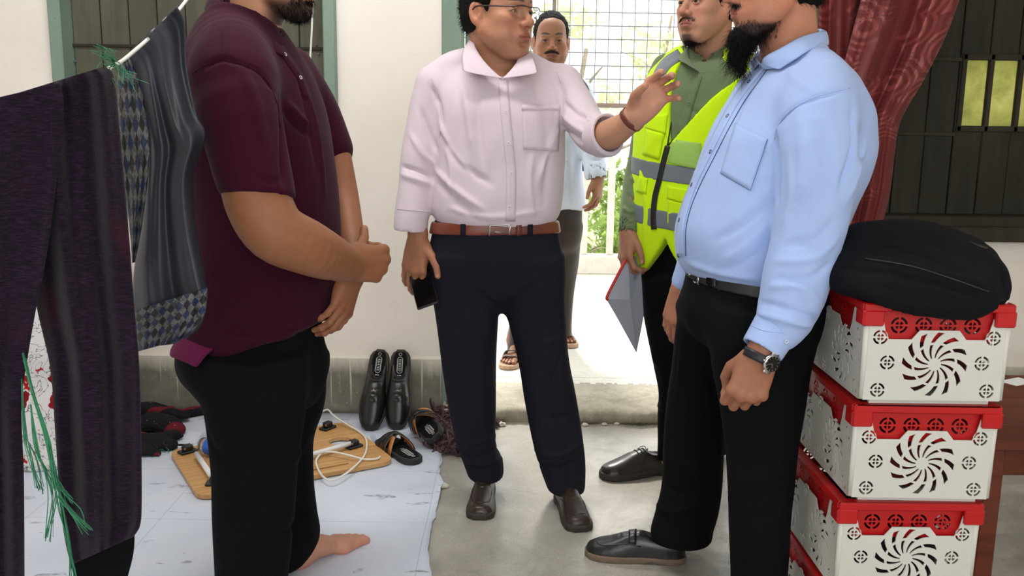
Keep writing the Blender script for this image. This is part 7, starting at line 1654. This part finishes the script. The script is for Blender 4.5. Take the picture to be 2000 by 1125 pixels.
def sandal(heel, yaw, label, roll=0.0, lift=.0, pitch=0.0):
    t = thing('sandal', heel, label, 'sandal', 'black strap sandals', False); t.rotation_euler = (roll, pitch, yaw); t.location[2] = lift
    _, Sx = shoe_solid(.27, 1.12, 'round', 1.0, True, .024); v, f = Sx.surf(.004); obj('sole', mesh_from('sole', relax(v, f, 1, .3), f), 'sole_black', t)
    P = [(.01, -.02), (.01, .02), (.05, .034), (.12, .034), (.19, .045), (.24, .040), (.262, .02), (.262, -.02), (.24, -.040), (.19, -.045), (.12, -.034), (.05, -.034)]; ins = obj('footbed', MB().add([(x, y, .0265) for x, y in P], [tuple(range(12))[::-1]]).mesh('footbed'), 'insole_black', t); solid(ins, .003, 0, -1)
    insole_print(ins, .27, 1)
    for a, b in (((.115, -.052), (.205, .056)), ((.115, .050), (.205, -.056)), ((.165, -.056), (.165, .056))):
        n = 16; rows = []
        for u in np.linspace(0, 1, n):
            c = np.array([a[0] + (b[0] - a[0]) * u, a[1] + (b[1] - a[1]) * u, .015 + .060 * math.sin(math.pi * u) ** .7]); rows.append([c + (-.013, 0, 0), c + (.013, 0, 0)])
        V = np.array(rows).reshape(-1, 3); F = [(2 * i, 2 * i + 1, 2 * i + 3, 2 * i + 2) for i in range(n - 1)]; st = obj('strap', mesh_from('strap', V, F), 'leather_black', t); solid(st, .003, 0, 1)
        ln = obj('strap_lining', mesh_from('strap_lining', V * (1, 1, 1) - (0, 0, .002), F), 'leather_tan', st); solid(ln, .0016, 0, -1)
pm('sole_black', (34, 34, 35), .75, .1, 30, .3, 120); leather('leather_tan', (186, 120, 62), .45)
sandal((-.345, 3.215, 0), math.atan2(.28, -.19), 'black strap sandal lying flat with its tan lining showing', 0, .004)
sandal((-.27, 3.36, 0), math.radians(112), 'black strap sandal tipped on its side beside the brown rug', -.75, .052)
# shaggy brown rug bunched by the door
pm('chenille_brown', (84, 58, 62), .95, .25, 20, .4, 200)
S = Solid()
for a, b, r_ in (((872, 872), (905, 880), .062), ((876, 848), (915, 855), .072), ((878, 822), (930, 835), .062)):
    p, q = G(*a), G(*b); S.add(Chain([p + (0, 0, .02), q + (0, 0, .025)], [r_, r_ * 1.05], ((0, 0, 1), .48)), .04)
S.cut(Half((0, 0, .006), (0, 0, 1)), .004); S.cut(Half((0, 3.80, 0), (0, -1, 0)), .004); V, Fc = S.surf(.010); V = relax(V, Fc, 1); N = normals(V, Fc)
rgp = thing('shaggy_rug', G(880, 860), 'bunched brown shaggy chenille rug beside the doorway', 'rug'); obj('backing', mesh_from('backing', V, Fc), 'chenille_brown', rgp)
rg = np.random.RandomState(8); ks = rg.choice(np.where(V[:, 2] > .01)[0], 1100); m = MB()
for k in ks:
    d = rg.normal(size=3) * .011; p = V[k]; q = smooth_pts([p - N[k] * .004, p + N[k] * .008 + d * .3, p + N[k] * .007 + d * 1.2, p - N[k] * .003 + d * 1.7], 5); q[:, 2] = np.maximum(q[:, 2], .008); m.tube(q, .005, 5)
o = m.build('pile', 'chenille_brown', rgp, True); o['kind'] = 'stuff'
# crumbs of plaster
pm('plaster', (206, 200, 184), .9, .15, 40, .5, 80)
for i, (px, py, s_, lb) in enumerate(((866, 952, .017, 'pale plaster crumb beside the torn vinyl edge'), (978, 832, .020, 'pale plaster crumb between the legs of the man in pink'), (1143, 832, .014, 'pale plaster crumb below the door sill, nearest the lifted hand'), (1180, 831, .012, 'small brown plaster crumb below the middle of the door sill'), (1205, 829, .011, 'small plaster crumb below the door sill next to the lace-up shoe'))):
    p = G(px, py); r = np.random.RandomState(i); S = Solid().add(Ell(p + (0, 0, s_ * .4), (s_, s_ * .8, s_ * .55))).add(Ell(p + (s_ * .5, 0, s_ * .3), (s_ * .6, s_ * .5, s_ * .4)), .003); S.cut(Half((0, 0, .0005), (0, 0, 1))); V, Fc = S.surf(.0028); V = ripple(V, normals(V, Fc), s_ * .09, 50, i); V[:, 2] = np.maximum(V[:, 2], .0004); obj('plaster_crumb', mesh_from('plaster_crumb', V, Fc), 'plaster', None, label=lb, cat='crumb', group='plaster crumbs on the floor')
for o in list(bpy.data.objects):
    if '_world' in o: del o['_world']
